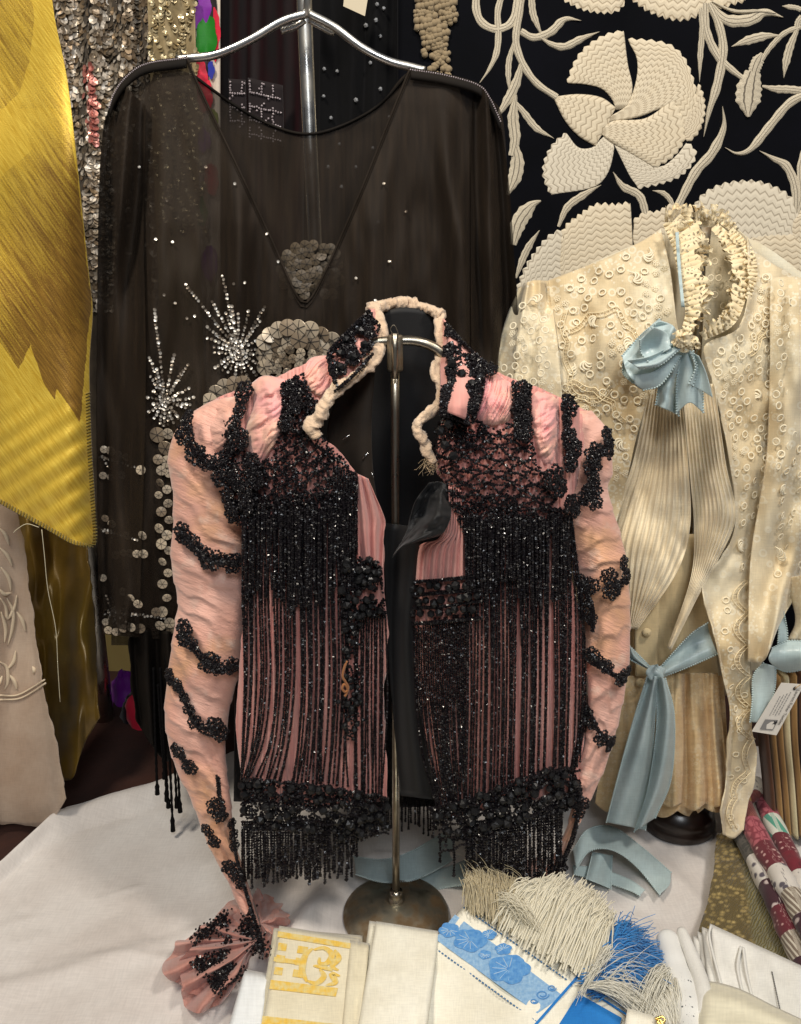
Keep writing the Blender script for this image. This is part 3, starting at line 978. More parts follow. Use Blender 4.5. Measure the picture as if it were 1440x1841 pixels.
# coloured clothes glimpsed low behind the black blouse
hp = thing('scarf_heap', 'heap of purple, blue and red printed scarves lying behind the rail', 'scarves', G(250, 1290, -.03))
for k, (c, x, y, rx, ry) in enumerate([('red', 268, 1282, 40, 34), ('purple', 222, 1252, 26, 26), ('blue', 262, 1276, 22, 18), ('black', 232, 1292, 24, 20), ('green', 236, 1290, 12, 10), ('red', 262, 1302, 20, 12), ('purple', 290, 1255, 26, 26)]):
    n = 14
    uu, vv = np.meshgrid(np.linspace(0, 6.283, 18, endpoint=False), np.linspace(0, 1.5708, 8))
    rr = 1 + .25 * fbm(uu * 1.3 + k, vv * 2 + k, 2)
    c0 = G(x, y, -.02)
    m_ = mpp(1.25, 1260)
    Vv = np.stack([c0[0] + rx * m_ * rr * np.cos(uu) * np.cos(vv), c0[1] + .04 * k * .2 + rx * m_ * rr * np.sin(uu) * np.cos(vv), -.03 + ry * 2.0 * m_ * rr * np.sin(vv)], -1)
    mesh('scarf', Vv, gf(8, 18, True), pm[c], hp, uv=np.stack([uu, vv], -1))
pb = mesh('plastic_box', *merge([(np.vstack([P(A([188, 246, 246, 188]), A([1105, 1105, 1235, 1235]), yy) for yy in (1.42, 1.5)]), np.array([[0, 1, 2, 3], [7, 6, 5, 4], [0, 4, 5, 1], [1, 5, 6, 2], [2, 6, 7, 3], [3, 7, 4, 0]]))]), fabric('kraft_box', srgb(150, 134, 84), srgb(130, 112, 66), 6., .7), smooth=False, uv=rng.random((8, 2)) * .1)
tag(pb, 'pale tan box standing behind the clothes rail', 'box')
# ------------------------------------------------------------------ chrome hanger stand
hs = thing('hanger_stand', 'chrome hanger on an upright post carrying the sheer black blouse', 'stand', P(590, 1400, 1.0))
pp = crv([(545, -80), (549, 60), (556, 220), (566, 430), (585, 900), (600, 1330)], 30)
tube('post', P(pp[:, 0], pp[:, 1], np.linspace(.985, 1.0, 30)), 11.5 * mpp(.99), 18, CHROME, hs)
hb = crv([(318, 107), (340, 105), (390, 98), (450, 72), (505, 40), (550, 25)], 40)
hb2 = crv([(556, 25), (600, 48), (650, 85), (700, 110), (745, 122), (764, 127)], 40)
for b_ in (hb, hb2):
    tube('hanger_arm', P(b_[:, 0], b_[:, 1], .925 + .0 * b_[:, 0]), 6.3 * mpp(.93), 14, CHROME, hs)
tube('hook', P(A([553, 553, 552]), A([-90, -20, 30]), A([.925, .925, .925])), 6 * mpp(.93), 12, CHROME, hs)
c = crv([(548, 36), (530, 48), (505, 56)], 10)
tube('brace', P(c[:, 0], c[:, 1], .935), 5 * mpp(.93), 10, CHROME, hs)
c = crv([(556, 36), (578, 48), (600, 60)], 10)
tube('brace', P(c[:, 0], c[:, 1], .935), 5 * mpp(.93), 10, CHROME, hs)

# ------------------------------------------------------------------ sheer black blouse
tB = NT('black_crepe_chiffon')
nn = tB.n('ShaderNodeTexNoise', {'Vector': tB.mapping((120, 9, 1)), 'Scale': 1., 'Detail': 3.})
n3 = tB.noise(7., 3.)
base = tB.mix(n3.outputs[0], tB.ramp(nn.outputs[0], [(.3, srgb(26, 19, 13)), (.7, srgb(48, 37, 26))]).outputs[0], srgb(38, 29, 20))
lw = tB.n('ShaderNodeLayerWeight', {0: .35})
al = tB.n('ShaderNodeMapRange', {0: nn.outputs[0], 1: .3, 2: .7, 3: .78, 4: .89})
tB.set(Base_Color=base, Roughness=.75, Sheen_Weight=0., Alpha=al.outputs[0])
tB.put(tB.b, 'Specular IOR Level', .25)
tB.put(tB.b, 'Normal', tB.bump(nn.outputs[0], .35, .001))
BC = tB.m
BCS = fabric('black_crepe', srgb(30, 25, 20), srgb(18, 15, 13), 8., .7, weave=300., sheen=0., spec=.12)


def dB(X, Y, U=None, V=None):
    X, Y = A(X), A(Y)
    k = np.clip((Y - 150) / 250., 0, 1)
    sd_ = np.clip((np.abs(X - 545) - 90) / 160., 0, 1)
    f = .016 * np.sin((X + (X - 545) * -.10 * (Y - 300) / 300.) / 19. + 2.4 * fbm(X / 90. + 2, Y / 500., 2)) * k * (.3 + .7 * sd_)
    f = f + .012 * fbm(X / 70., Y / 260., 3) * k
    side = .035 * np.clip((np.abs(X - 548) - 250) / 110., 0, 1.3) ** 2
    return .902 + f + side + .016 * (1 - k)


def dBb(X, Y, U=None, V=None):
    return .955 + .006 * np.sin(A(X) / 34. + 1) + .004 * fbm(A(X) / 50., A(Y) / 300., 2)


bl = thing('black_blouse', 'sheer black chiffon blouse with V neck and sequin sprays on a chrome hanger', 'blouse', P(548, 1200, .92))
sheet('front_panel', [(205, 165), (225, 135), (262, 112), (335, 101)], [(185, 1140), (300, 1150), (420, 1150), (549, 1150)], [(205, 165), (182, 260), (175, 500), (174, 850), (185, 1140)], [(335, 101), (362, 165), (420, 285), (490, 435), (530, 525), (548, 560), (549, 800), (549, 1150)], dB, 110, 130, BC, bl, 0)
sheet('front_panel', [(738, 122), (800, 132), (860, 150), (880, 172)], [(551, 1150), (680, 1150), (800, 1150), (925, 1140)], [(738, 122), (700, 215), (650, 340), (600, 455), (566, 528), (549, 560), (551, 800), (551, 1150)], [(880, 172), (905, 220), (917, 400), (930, 560), (928, 850), (925, 1140)], dB, 110, 130, BC, bl, 0)
sheet('back_panel', [(280, 118), (345, 134), (420, 188), (490, 226), (550, 241), (610, 228), (680, 190), (738, 128), (820, 140)], [(200, 1160), (900, 1160)], [(280, 118), (210, 400), (200, 1160)], [(820, 140), (880, 400), (900, 1160)], dBb, 90, 90, BC, bl, 0)
# overlaid sleeve folds
sheet('sleeve', [(205, 165), (222, 150), (240, 170), (262, 190)], [(178, 1120), (250, 1140)], [(205, 165), (183, 260), (176, 500), (174, 850), (178, 1120)], [(262, 190), (258, 400), (262, 700), (250, 1140)], lambda X, Y, U, V: dB(X, Y) - .014 + .012 * np.sin(U * 9), 40, 80, BC, bl, 0)
sheet('sleeve', [(850, 165), (868, 160), (880, 172), (895, 195)], [(850, 1140), (925, 1120)], [(850, 165), (846, 400), (848, 700), (850, 1140)], [(895, 195), (912, 300), (924, 450), (932, 600), (930, 850), (925, 1120)], lambda X, Y, U, V: dB(X, Y) - .014 + .012 * np.sin(U * 9 + 1), 40, 80, BC, bl, 0)
for q in ([(335, 101), (362, 165), (420, 285), (490, 435), (530, 525), (548, 545), (566, 525), (600, 455), (650, 340), (700, 215), (738, 122)],):
    c = crv(q, 80)
    tube('neck_piping', P(c[:, 0], c[:, 1], dB(c[:, 0], c[:, 1]) - .001), 2.0 * mpp(.9), 8, BC, bl)
    c2 = c + A([[0, 9]])
    tube('neck_piping', P(c2[:, 0], c2[:, 1], dB(c2[:, 0], c2[:, 1]) - .001), 1.0 * mpp(.9), 6, BC, bl)
c = crv([(345, 134), (420, 188), (490, 226), (550, 241), (610, 228), (680, 190), (738, 128)], 60)
tube('neck_piping', P(c[:, 0], c[:, 1], dBb(c[:, 0], c[:, 1]) - .001), 2.4 * mpp(.95), 8, BCS, bl)
# shoulder caps wrapping the hanger
for q in ([(196, 190), (205, 165), (225, 137), (262, 112), (335, 101)], [(738, 122), (800, 132), (860, 150), (882, 176), (900, 215)]):
    c = crv(q, 50)
    S = []
    for k, (x, y) in enumerate(c):
        for j, a in enumerate(np.linspace(-.2, 1.15, 9)):
            rr = .015
            pth = P(x, y, .915)
            S.append(pth + A([0, -rr * math.cos(a * 2.1) * .7 + .01, rr * (math.sin(a * 2.1) - .9) * .55]))
    o = mesh('shoulder_yoke', A(S), gf(50, 9), BCS, bl, uv=np.stack(np.broadcast_arrays(np.linspace(0, .2, 50)[:, None], np.linspace(0, .05, 9)[None]), -1))
    solid(o, .0012)
    s1 = c + A([[0, 3]])
    V, f = beads(P(s1[:, 0], s1[:, 1], .897), 1.5 * mpp(.9))
    o = mesh('seam_beads', V, f, SILV, bl, smooth=False)
    o['kind'] = 'stuff'

# sequin sprays
SEQ_SIL = seqmat('silver_sequins', [srgb(70, 60, 50), srgb(140, 128, 114), srgb(190, 182, 170), srgb(226, 220, 210), srgb(110, 98, 84)], .3, .45)
SEQ_SMOKE = seqmat('smoke_sequins', [srgb(96, 86, 74), srgb(130, 118, 104)], .3, .7)
OFFB = .004


def spray(cx, cy, tips, r=4.0, dim=1., core=16, dep=None):
    dep = dep or dB
    pts = []
    for tx, ty in tips:
        L = math.hypot(tx - cx, ty - cy)
        n = max(3, int(L / (r * 1.7)))
        for k in range(n):
            s = .10 + .9 * (k + .5) / n
            pts.append((cx + (tx - cx) * s + rng.normal() * .6, cy + (ty - cy) * s + rng.normal() * .6))
    for k in range(int(core * 1.8)):
        a, q = rng.random() * 6.28, abs(rng.normal()) * core * .55
        pts.append((cx + q * math.cos(a), cy + q * math.sin(a)))
    pts = A(pts)
    C = P(pts[:, 0], pts[:, 1], dep(pts[:, 0], pts[:, 1]) - OFFB - .0015 * rng.random(len(pts)))
    V, f, r_ = disc_cloud(C, A([0, -1, .25]) + rng.normal(size=(len(C), 3)) * .28, r * .68 * mpp(.9) * rng.uniform(.85, 1.1, len(C)), 8)
    o = mesh('sequin_spray', V, f, SEQ_SIL, bl, smooth=False, attr={'rnd': r_})
    o['kind'] = 'stuff'


spray(429, 632, [(331, 509), (399, 493), (380, 539), (405, 560), (428, 561), (448, 556), (478, 548), (468, 575), (370, 586), (371, 606), (382, 635), (384, 663), (410, 671), (435, 679), (447, 684), (462, 612), (472, 640), (475, 662), (462, 676), (394, 650), (398, 668), (422, 676), (478, 625), (456, 590), (416, 548), (386, 600), (382, 622)], 4.2, core=9)
spray(297, 721, [(267, 640), (313, 634), (277, 553), (338, 653), (342, 697), (351, 714), (269, 675), (273, 701), (271, 727), (275, 755), (286, 764), (303, 766), (321, 751), (336, 734), (328, 760), (294, 768), (312, 762), (280, 660), (326, 668), (346, 728), (262, 714), (266, 742)], 4.2, core=9)
spray(204, 1102, [(190, 1068), (200, 1065), (225, 1095), (260, 1105), (300, 1112), (186, 1125), (215, 1130), (240, 1128), (188, 1095)], 3.8, core=16)
spray(182, 952, [(215, 955), (250, 972), (225, 965), (205, 968)], 3.4, core=5)
spray(184, 822, [(215, 832), (250, 842), (200, 845)], 3.4, core=4)
spray(560, 505, [(520, 470), (600, 470)], 3.2, core=8, dep=dBb)
# lone glints
pts = A([(336, 572), (350, 568), (295, 530), (420, 510), (440, 508), (500, 470), (315, 545), (675, 540), (700, 470), (640, 500), (730, 380), (422, 330), (370, 300), (300, 360), (480, 420), (690, 330), (250, 300), (280, 430), (310, 435)])
C = P(pts[:, 0], pts[:, 1], dB(pts[:, 0], pts[:, 1]) - .003)
V, f, r_ = disc_cloud(C, A([0, -1, .2]) + rng.normal(size=(len(C), 3)) * .3, 2.6 * mpp(.9), 6)
o = mesh('loose_sequins', V, f, SEQ_SIL, bl, smooth=False, attr={'rnd': r_})
o['kind'] = 'stuff'

# paillettes: cupped discs sewn with three crossing threads
PA = [plain('paillette_silver', srgb(178, 164, 144), .32, .25), plain('paillette_smoke', srgb(138, 122, 102), .34, .25), plain('paillette_pearl', srgb(196, 180, 156), .32, .2)]
PA.append(plain('paillette_dimmed', srgb(92, 80, 64), .45, .1))  # dimming by the sheer cloth is put into this darker colour
PTH = plain('paillette_thread', srgb(30, 24, 20), .8)


def paillette_mesh(mat):
    n = 20
    a = np.arange(n) / n * 6.2832
    prof = [(1., 0, .02), (.96, -.05, 0), (.5, -.10, 0), (.06, -.13, 0)]
    V = np.vstack([np.stack([r * np.cos(a), np.full(n, y), r * np.sin(a)], 1) for r, y, _ in prof] + [A([(0, -.14, 0)])])
    i = np.arange(n)
    f4 = gf(4, n, True)
    f3 = np.stack([np.full(n, 4 * n), 3 * n + i, 3 * n + (i + 1) % n], 1)
    parts = [(V, [f4, f3])]
    nf = len(f4) + len(f3)
    thr = []
    for k in range(3):
        b = k * math.pi / 3 + .3
        c, s = math.cos(b), math.sin(b)
        q = np.stack([A([-.97, -.5, 0, .5, .97]) * c, A([-.07, -.13, -.17, -.13, -.07]), A([-.97, -.5, 0, .5, .97]) * s], 1)
        thr.append(tube(None, q, .038, 3, None))
    Vt, ft = merge(thr)
    off = len(V)
    allf = {4: [f4], 3: [f3]}
    mi4, mi3 = [np.zeros(len(f4))], [np.zeros(len(f3))]
    for g in ft:
        allf[g.shape[1]].append(g + off)
        (mi4 if g.shape[1] == 4 else mi3).append(np.ones(len(g)))
    return md('paillette', np.vstack([V, Vt]), [np.vstack(allf[4]), np.vstack(allf[3])], [mat, PTH], smooth=False, midx=np.r_[np.concatenate(mi4), np.concatenate(mi3)])


PM = [paillette_mesh(m_) for m_ in PA]


def pail(x, y, r, dep=None, off=.006, k=None):
    d = (dep or dB)(x, y) - off
    rot = Quaternion((1, 0, 0), rng.normal() * .16).to_matrix() @ Quaternion((0, 0, 1), rng.normal() * .16).to_matrix() @ Quaternion((0, 1, 0), rng.random() * 3).to_matrix()
    inst('paillette', PM[int(rng.integers(0, 3)) if k is None else k], P(x, y, d), rot, r * mpp(.9, y), bl)


for x, y in [(476, 615), (486, 602), (500, 593), (517, 589), (537, 590), (558, 593), (578, 603), (597, 612), (474, 638), (493, 635), (503, 621), (519, 615), (538, 612), (559, 615), (578, 626), (598, 634), (476, 661), (491, 657)]:
    pail(x, y, 15.5, off=.007 + .002 * rng.random())
pts = []
for _ in range(900):
    x, y = rng.uniform(495, 600), rng.uniform(628, 690)
    if all((x - a) ** 2 + (y - b) ** 2 > 130 for a, b in pts):
        pts.append((x, y))
for x, y in pts:
    pail(x, y, 8.2, off=.010)
for x, y in [(377, 721), (389, 706), (404, 695), (422, 690), (437, 690)]:
    pail(x, y, 14.5)
for x, y, r in [(283, 782, 14), (302, 780, 10), (298, 806, 14), (284, 826, 9), (300, 830, 11), (290, 846, 9), (304, 850, 9), (288, 868, 8), (300, 880, 8), (285, 890, 7), (302, 905, 8), (290, 920, 9), (304, 935, 8), (286, 950, 9), (300, 962, 9), (290, 978, 10), (303, 990, 8), (292, 1010, 8), (302, 1030, 8), (292, 1050, 9), (300, 1075, 8), (292, 1100, 10), (305, 1120, 10)]:
    pail(x, y, r)
for x, y, r in [(199, 811, 9), (213, 817, 7.5), (227, 822, 7.5), (253, 845, 8.5), (185, 855, 7), (199, 858, 7), (219, 854, 8), (187, 808, 7), (189, 932, 7), (201, 942, 8), (228, 963, 8), (256, 963, 8.5), (208, 998, 8), (222, 994, 7), (234, 995, 8), (246, 996, 7.5), (258, 996, 8), (185, 1039, 7), (221, 1064, 8), (235, 1075, 7.5), (248, 1086, 8.5), (195, 1133, 8), (209, 1136, 8), (222, 1130, 8), (236, 1128, 8), (252, 1130, 9), (190, 1118, 7), (280, 1100, 8), (288, 1125, 10), (306, 1130, 10)]:
    pail(x, y, r)
pts = []
for _ in range(900):
    x, y = rng.uniform(505, 615), rng.uniform(432, 530)
    if ((x - 560) / 56) ** 2 + ((y - 490) / 56) ** 2 < 1 and all((x - a) ** 2 + (y - b) ** 2 > 150 for a, b in pts):
        pts.append((x, y))
for x, y in pts:
    pail(x, y, 10.5, dep=dBb, off=.006, k=3)
# lower beaded hem and long tassels
DK = fabric('black_cord', srgb(11, 10, 11), None, 8., .8, sheen=0., spec=.1)
sheet('hem_flounce', [(232, 1130), (318, 1135)], [(246, 1300), (300, 1370), (322, 1320)], [(232, 1130), (236, 1220), (246, 1300)], [(318, 1135), (322, 1230), (322, 1320)], lambda X, Y, U, V: .912 + .012 * np.sin(U * 14), 30, 30, BCS, bl, .001, edge=3)
for x0, y0, x1, y1 in [(276, 1200, 283, 1428), (288, 1200, 300, 1440), (298, 1180, 311, 1494), (306, 1200, 318, 1452), (312, 1220, 324, 1460), (292, 1250, 303, 1452), (284, 1230, 296, 1400)]:
    c = crv([(x0, y0), ((x0 + x1) / 2 - 1 + rng.normal(), (y0 + y1) / 2), (x1, y1)], 50)
    d = np.linspace(.905, .895, 50)
    r = np.where(np.arange(50) > 45, 4.2, 2.4) + .5 * np.sin(np.arange(50) * 2.1)
    tube('tassel', P(c[:, 0], c[:, 1], d), r * mpp(.9, 1300), 7, DK, bl)
# ------------------------------------------------------------------ blouse stand carrying the beaded jacket
base_c = G(712, 1648, 0.)
YP = float(base_c[1])
js = thing('jacket_stand', 'slim steel stand with round weighted base carrying the beaded jacket', 'stand', base_c)
BASE = metal('patinated_base', (.36, .35, .29, 1), .5, (.24, .17, .10, 1))
R0 = 95 * mpp(YP, 1640)
lathe('base', [(R0 * .97, .001), (R0, .003), (R0 * .99, .007), (R0 * .86, .014), (R0 * .6, .019), (R0 * .3, .0215), (.010, .022), (.0, .022)], base_c, BASE, js, 64)
lathe('collar', [(.0085, .021), (.0085, .026), (.0072, .027), (.0080, .030), (.0072, .033), (.0072, .036), (.0, .037)], base_c, STEEL, js, 20)
top = P(712, 640, YP)
zt = float(top[2])
tube('rod', np.stack([A([base_c[0], YP, z]) for z in np.linspace(.03, zt, 12)]), .0042, 14, STEEL, js)
lathe('clamp', [(.0, zt + .019), (.0066, zt + .019), (.0074, zt + .017), (.0074, zt - .012), (.0066, zt - .014), (.0, zt - .014)], A([base_c[0], YP, 0]), BASE, js, 20)
tube('clamp_pin', np.stack([A([base_c[0], YP - .0085, z]) for z in np.linspace(zt - .02, zt + .021, 4)]), .0032, 10, STEEL, js)
arm = crv([(560, 740), (600, 660), (640, 628), (680, 615), (712, 613), (745, 613), (775, 622), (800, 640), (860, 700), (930, 740)], 60)
tube('arm', P(arm[:, 0], arm[:, 1], YP + .004 + 0 * arm[:, 0]), .0045, 12, STEEL, js)
c = crv([(706, 600), (702, 592), (706, 585), (710, 586), (714, 594), (716, 601)], 24)
tube('wire_loop', P(c[:, 0], c[:, 1], YP - .004), .0004, 5, STEEL, js)

# ------------------------------------------------------------------ jacket fabric
PINK = fabric('pink_chiffon', srgb(234, 172, 160), srgb(220, 150, 140), 9., .72, weave=260., weave_dir=(260, 10, 1), sheen=.35, bumpn=.25, bscale=60., trans=.12)
tP = NT('peach_chiffon')
n1 = tP.noise(7., 4.)
n2 = tP.noise(22., 4.)
cr = tP.n('ShaderNodeTexNoise', {'Vector': tP.mapping((34, 80, 1), .5), 'Scale': 1., 'Detail': 3.})
b0 = tP.ramp(n1.outputs[0], [(.36, srgb(236, 184, 166)), (.50, srgb(230, 172, 152)), (.70, srgb(230, 174, 130))]).outputs[0]
b1 = tP.mix(tP.n('ShaderNodeMapRange', {0: n2.outputs[0], 1: .56, 2: .72, 3: 0., 4: .55}).outputs[0], b0, srgb(246, 222, 204))
b2 = tP.mix(tP.n('ShaderNodeMapRange', {0: cr.outputs[0], 1: .60, 2: .72, 3: 0., 4: .14}).outputs[0], b1, srgb(206, 146, 120))
tP.set(Base_Color=b2, Roughness=.7, Sheen_Weight=.35)
rm = tP.mapping((17, 64, 1), 0., tP.mapping((1, 1, 1), .42))
rg_ = tP.n('ShaderNodeTexNoise', {'Vector': rm, 'Scale': 1., 'Detail': 4., 'Roughness': .6})
ridge_ = tP.math('ABSOLUTE', tP.math('SUBTRACT', rg_.outputs[0], .5))
bmp0 = tP.bump(ridge_, .55, .005)
tP.put(tP.b, 'Normal', tP.bump(tP.math('ADD', cr.outputs[0], n2.outputs[0]), .3, .002, bmp0))
PEACH = tP.m
tX = NT('tinted_shoulder_silk')
n1 = tX.noise(11., 3.)
fi = tX.n('ShaderNodeTexNoise', {'Vector': tX.mapping((14, 140, 1), .9), 'Scale': 1., 'Detail': 3.})
tX.set(Base_Color=tX.ramp(n1.outputs[0], [(.34, srgb(240, 160, 164)), (.52, srgb(238, 172, 158)), (.68, srgb(242, 200, 166))]).outputs[0], Roughness=.7, Sheen_Weight=.4)
tX.put(tX.b, 'Normal', tX.bump(fi.outputs[0], .4, .002))
PUFF = tX.m
SHEER = fabric('dusty_pink_organza', srgb(214, 158, 144), srgb(192, 132, 120), 9., .6, weave=300., alpha=.80, sheen=.4, trans=.15)
LINB = fabric('brown_taffeta', srgb(54, 45, 36), srgb(40, 33, 27), 9., .55, weave=350., sheen=.1)
LINK = fabric('black_taffeta', srgb(22, 21, 22), srgb(14, 14, 15), 6., .6, weave=350., sheen=.1)
BIND = fabric('ecru_binding', srgb(226, 200, 172), srgb(202, 170, 138), 16., .85, weave=400., sheen=.4, bumpn=.9, bscale=170.)

jk = thing('beaded_jacket', 'pink chiffon jacket covered in black jet beads and fringe on a steel stand', 'jacket', P(712, 1500, .74))
MJ = mpp(.715, 1000)


def yJ(X, Y, U=None, V=None):
    X, Y = A(X), A(Y)
    c_ = np.where(X < 720, 550., 900.)
    y = .700 + .036 * np.clip(np.abs(X - c_) / 140., 0, 1.8) ** 2
    y = y + .062 * np.clip((860 - Y) / 260., 0, 1.2) ** 1.7
    y = y + .010 * np.clip((Y - 1250) / 300., 0, 1)
    return y


def pleat(X, Y, a=.0018, wl=12.5):
    return a * np.sin(A(X) / wl * 6.283 + 1.6 * fbm(A(X) / 60., A(Y) / 300., 2)) + a * .8 * fbm(A(X) / 25., A(Y) / 160., 2)


dJp = lambda X, Y, U=None, V=None: yJ(X, Y) + pleat(X, Y)
# the two fronts
sheet('front_panel', [(352, 738), (420, 702), (490, 680), (545, 655), (598, 634)], [(438, 1432), (560, 1450), (697, 1440)], [(352, 738), (395, 830), (432, 935), (437, 1100), (425, 1280), (438, 1432)], [(598, 634), (600, 690), (566, 770), (604, 806), (640, 850), (660, 880), (688, 945), (690, 1060), (697, 1150), (690, 1250), (693, 1340), (697, 1440)], dJp, 150, 150, PINK, jk, .0012, edge=2)
sheet('front_panel', [(850, 640), (886, 664), (925, 682), (1000, 710), (1062, 742)], [(800, 1475), (900, 1450), (1040, 1420)], [(850, 640), (800, 740), (784, 840), (800, 875), (796, 970), (745, 1010), (740, 1060), (742, 1150), (752, 1250), (768, 1340), (800, 1475)], [(1062, 742), (1040, 850), (1020, 940), (1028, 1040), (1048, 1150), (1052, 1300), (1040, 1420)], dJp, 150, 150, PINK, jk, .0012, edge=2)
# folded pink front edge, left
sheet('front_facing', [(636, 850), (662, 860)], [(655, 1012), (688, 1022)], [(636, 850), (642, 930), (655, 1012)], [(662, 860), (690, 930), (690, 960), (688, 1022)], lambda X, Y, U, V: yJ(X, Y) - .006 + .004 * np.sin(U * 15 + 2 * V), 30, 40, PINK, jk, .001, edge=1.5)
# exposed pink pleats, right
sheet('front_facing', [(800, 872), (828, 880)], [(742, 1052), (832, 1040)], [(800, 872), (800, 930), (790, 968), (752, 985), (742, 1052)], [(828, 880), (832, 960), (832, 1040)], lambda X, Y, U, V: yJ(X, Y) - .005 + .003 * np.sin(U * 42 + V), 60, 40, PINK, jk, .001)
# back, lining side towards the opening
dBk = lambda X, Y, U=None, V=None: .815 - .045 * np.clip(np.abs(A(X) - 735) / 310., 0, 1) ** 2 + .004 * np.sin(A(X) / 31.) + .0 * A(Y)
sheet('back_lining', [(600, 640), (640, 600), (690, 562), (735, 553), (790, 568), (840, 620), (880, 668)], [(420, 1440), (740, 1450), (1040, 1420)], [(600, 640), (440, 800), (425, 1100), (420, 1440)], [(880, 668), (1010, 800), (1030, 1100), (1040, 1420)], dBk, 70, 70, LINK, jk, .002)
sheet('neck_facing', [(606, 704), (640, 684), (676, 640)], [(650, 880), (690, 960)], [(606, 704), (590, 790), (650, 880)], [(676, 640), (668, 760), (672, 860), (690, 960)], lambda X, Y, U, V: .768 + .004 * np.sin(U * 5 + V * 2), 24, 30, LINB, jk, .001)
# black taffeta flap turned out on the right
sheet('lining_flap', [(772, 868), (790, 866), (806, 872)], [(704, 1004), (725, 982), (770, 968)], [(772, 868), (748, 900), (736, 935), (728, 962), (704, 1004)], [(806, 872), (811, 920), (802, 950), (790, 962), (770, 968)], lambda X, Y, U, V: .700 + .012 * np.sin(V * 4 + U * 2) + .006 * np.sin(U * 7) + .006 * fbm(U * 3 + 2, V * 4, 3), 40, 50, LINK, jk, .001)
sheet('lining_front', [(690, 940), (764, 950)], [(720, 1430), (800, 1440)], [(690, 940), (700, 1200), (720, 1430)], [(764, 950), (750, 1100), (750, 1180), (770, 1330), (800, 1440)], lambda X, Y, U, V: .742 + .008 * np.sin(U * 6 + V * 2), 24, 40, LINK, jk, .001)
# small steel pins in the facing
for q in ([(616, 790), (628, 782)], [(652, 824), (662, 814)], [(668, 850), (672, 858)]):
    tube('pin', P(A(q)[:, 0], A(q)[:, 1], .760), .0007, 6, plain('pin_steel', (.8, .8, .8, 1), .25, 1.), jk)


# ruched neck binding
def ruche(name, pts, deps, r, parent, n=150, amp=.42):
    c = crv(pts, n)
    d = np.interp(np.linspace(0, 1, n), np.linspace(0, 1, len(deps)), deps)
    path = P(c[:, 0], c[:, 1], d)
    k = 16
    V, f = tube(None, path, 1., k, None, caps=False)
    V = V.reshape(n, k, 3)
    vec = V - path[:, None]
    L = np.linspace(0, n * .22, n)[:, None]
    ang = np.arange(k)[None] / k
    rad = r * (1 + amp * fbm(L + 1.5 * np.sin(ang * 6.28), 1.2 * np.cos(ang * 6.28) + 4, 3) + .07 * np.sin(L * 1.1 + 2.0 * np.sin(ang * 6.28 + .7)))
    rad = rad * np.array([1, .75])[0]
    V = path[:, None] + vec * rad[..., None]
    m_ = np.vstack([V.reshape(-1, 3), path[:1], path[-1:]])
    i = np.arange(k)
    f2 = [gf(n, k, True), np.stack([np.full(k, n * k), i, (i + 1) % k], 1), np.stack([np.full(k, n * k + 1), (n - 1) * k + (i + 1) % k, (n - 1) * k + i], 1)]
    uv = np.zeros((len(m_), 2))
    uv[:n * k] = np.stack(np.broadcast_arrays(ang * .05, L * .01), -1).reshape(-1, 2)
    return mesh(name, m_, f2, BIND, parent, uv=uv)


ruche('neck_binding', [(672, 552), (682, 575), (687, 603), (675, 637), (653, 666), (623, 688), (600, 706), (580, 738), (562, 766), (571, 786)], [.800, .785, .768, .748, .732, .716, .702, .694, .688, .688], 11. * MJ, jk)
ruche('neck_binding', [(664, 556), (690, 549), (727, 546), (765, 554), (796, 568)], [.800, .815, .822, .815, .80], 10.5 * MJ, jk, 100)
ruche('neck_binding', [(792, 562), (790, 603), (792, 637), (783, 668), (792, 697), (785, 730), (762, 751), (751, 766), (759, 790), (771, 814), (780, 832)], [.805, .79, .775, .762, .75, .738, .728, .722, .716, .712, .710], 8.6 * MJ, jk)
FRAY = fabric('frayed_thread', srgb(206, 178, 140), None, 5., .8)
roots = P(rng.uniform(762, 786, 40), rng.uniform(822, 840, 40), .708)
V, f = hairs(roots, roots + rng.normal(size=(40, 3)) * A([.004, .002, .003]) + A([0, -.002, -.006]), np.zeros(40), .00022, 5, .2)
o = mesh('frayed_end', V, f, FRAY, jk)
o['kind'] = 'stuff'

# collar stand halves
dCol = lambda X, Y: np.where(A(X) < 720, .752, .770) + .05 * np.clip((640 - A(Y)) / 90., -1, 1)
sheet('collar', [(664, 556), (676, 556)], [(598, 700), (606, 702)], [(664, 556), (632, 588), (598, 622), (590, 642), (598, 700)], [(676, 556), (682, 603), (660, 655), (606, 702)], lambda X, Y, U, V: dCol(X, Y) - .012 * np.sin(U * 3.14), 24, 30, PINK, jk, .0015)
sheet('collar', [(796, 572), (802, 580)], [(790, 735), (850, 760)], [(796, 572), (792, 640), (792, 697), (790, 735)], [(802, 580), (838, 622), (868, 650), (868, 700), (850, 760)], lambda X, Y, U, V: dCol(X, Y) - .022 * np.sin(U * 3.14) - .015 * V, 30, 40, PINK, jk, .0015)

# puffs of silk between the beaded straps
def puff(name, outline_top, outline_bottom, left, right, d0, bulge, mat, fold=30., famp=.0022, rot=0., nu=60, nv=60):
    def dd(X, Y, U, V):
        b = np.sqrt(np.clip(np.sin(U * math.pi) * np.sin(V * math.pi), 0, 1))
        cr = np.cos(rot) * U + np.sin(rot) * V
        return yJ(X, Y) + d0 - bulge * b + famp * (1.1 * fbm(cr * fold * .42 + 7 + .8 * fbm(U * 3, V * 3 + fold, 2), (np.cos(rot) * V - np.sin(rot) * U) * 2.2 + fold, 3)) * b + famp * .8 * fbm(U * 4 + fold, V * 4, 2) * b
    return sheet(name, outline_top, outline_bottom, left, right, dd, nu, nv, mat, jk, .001)


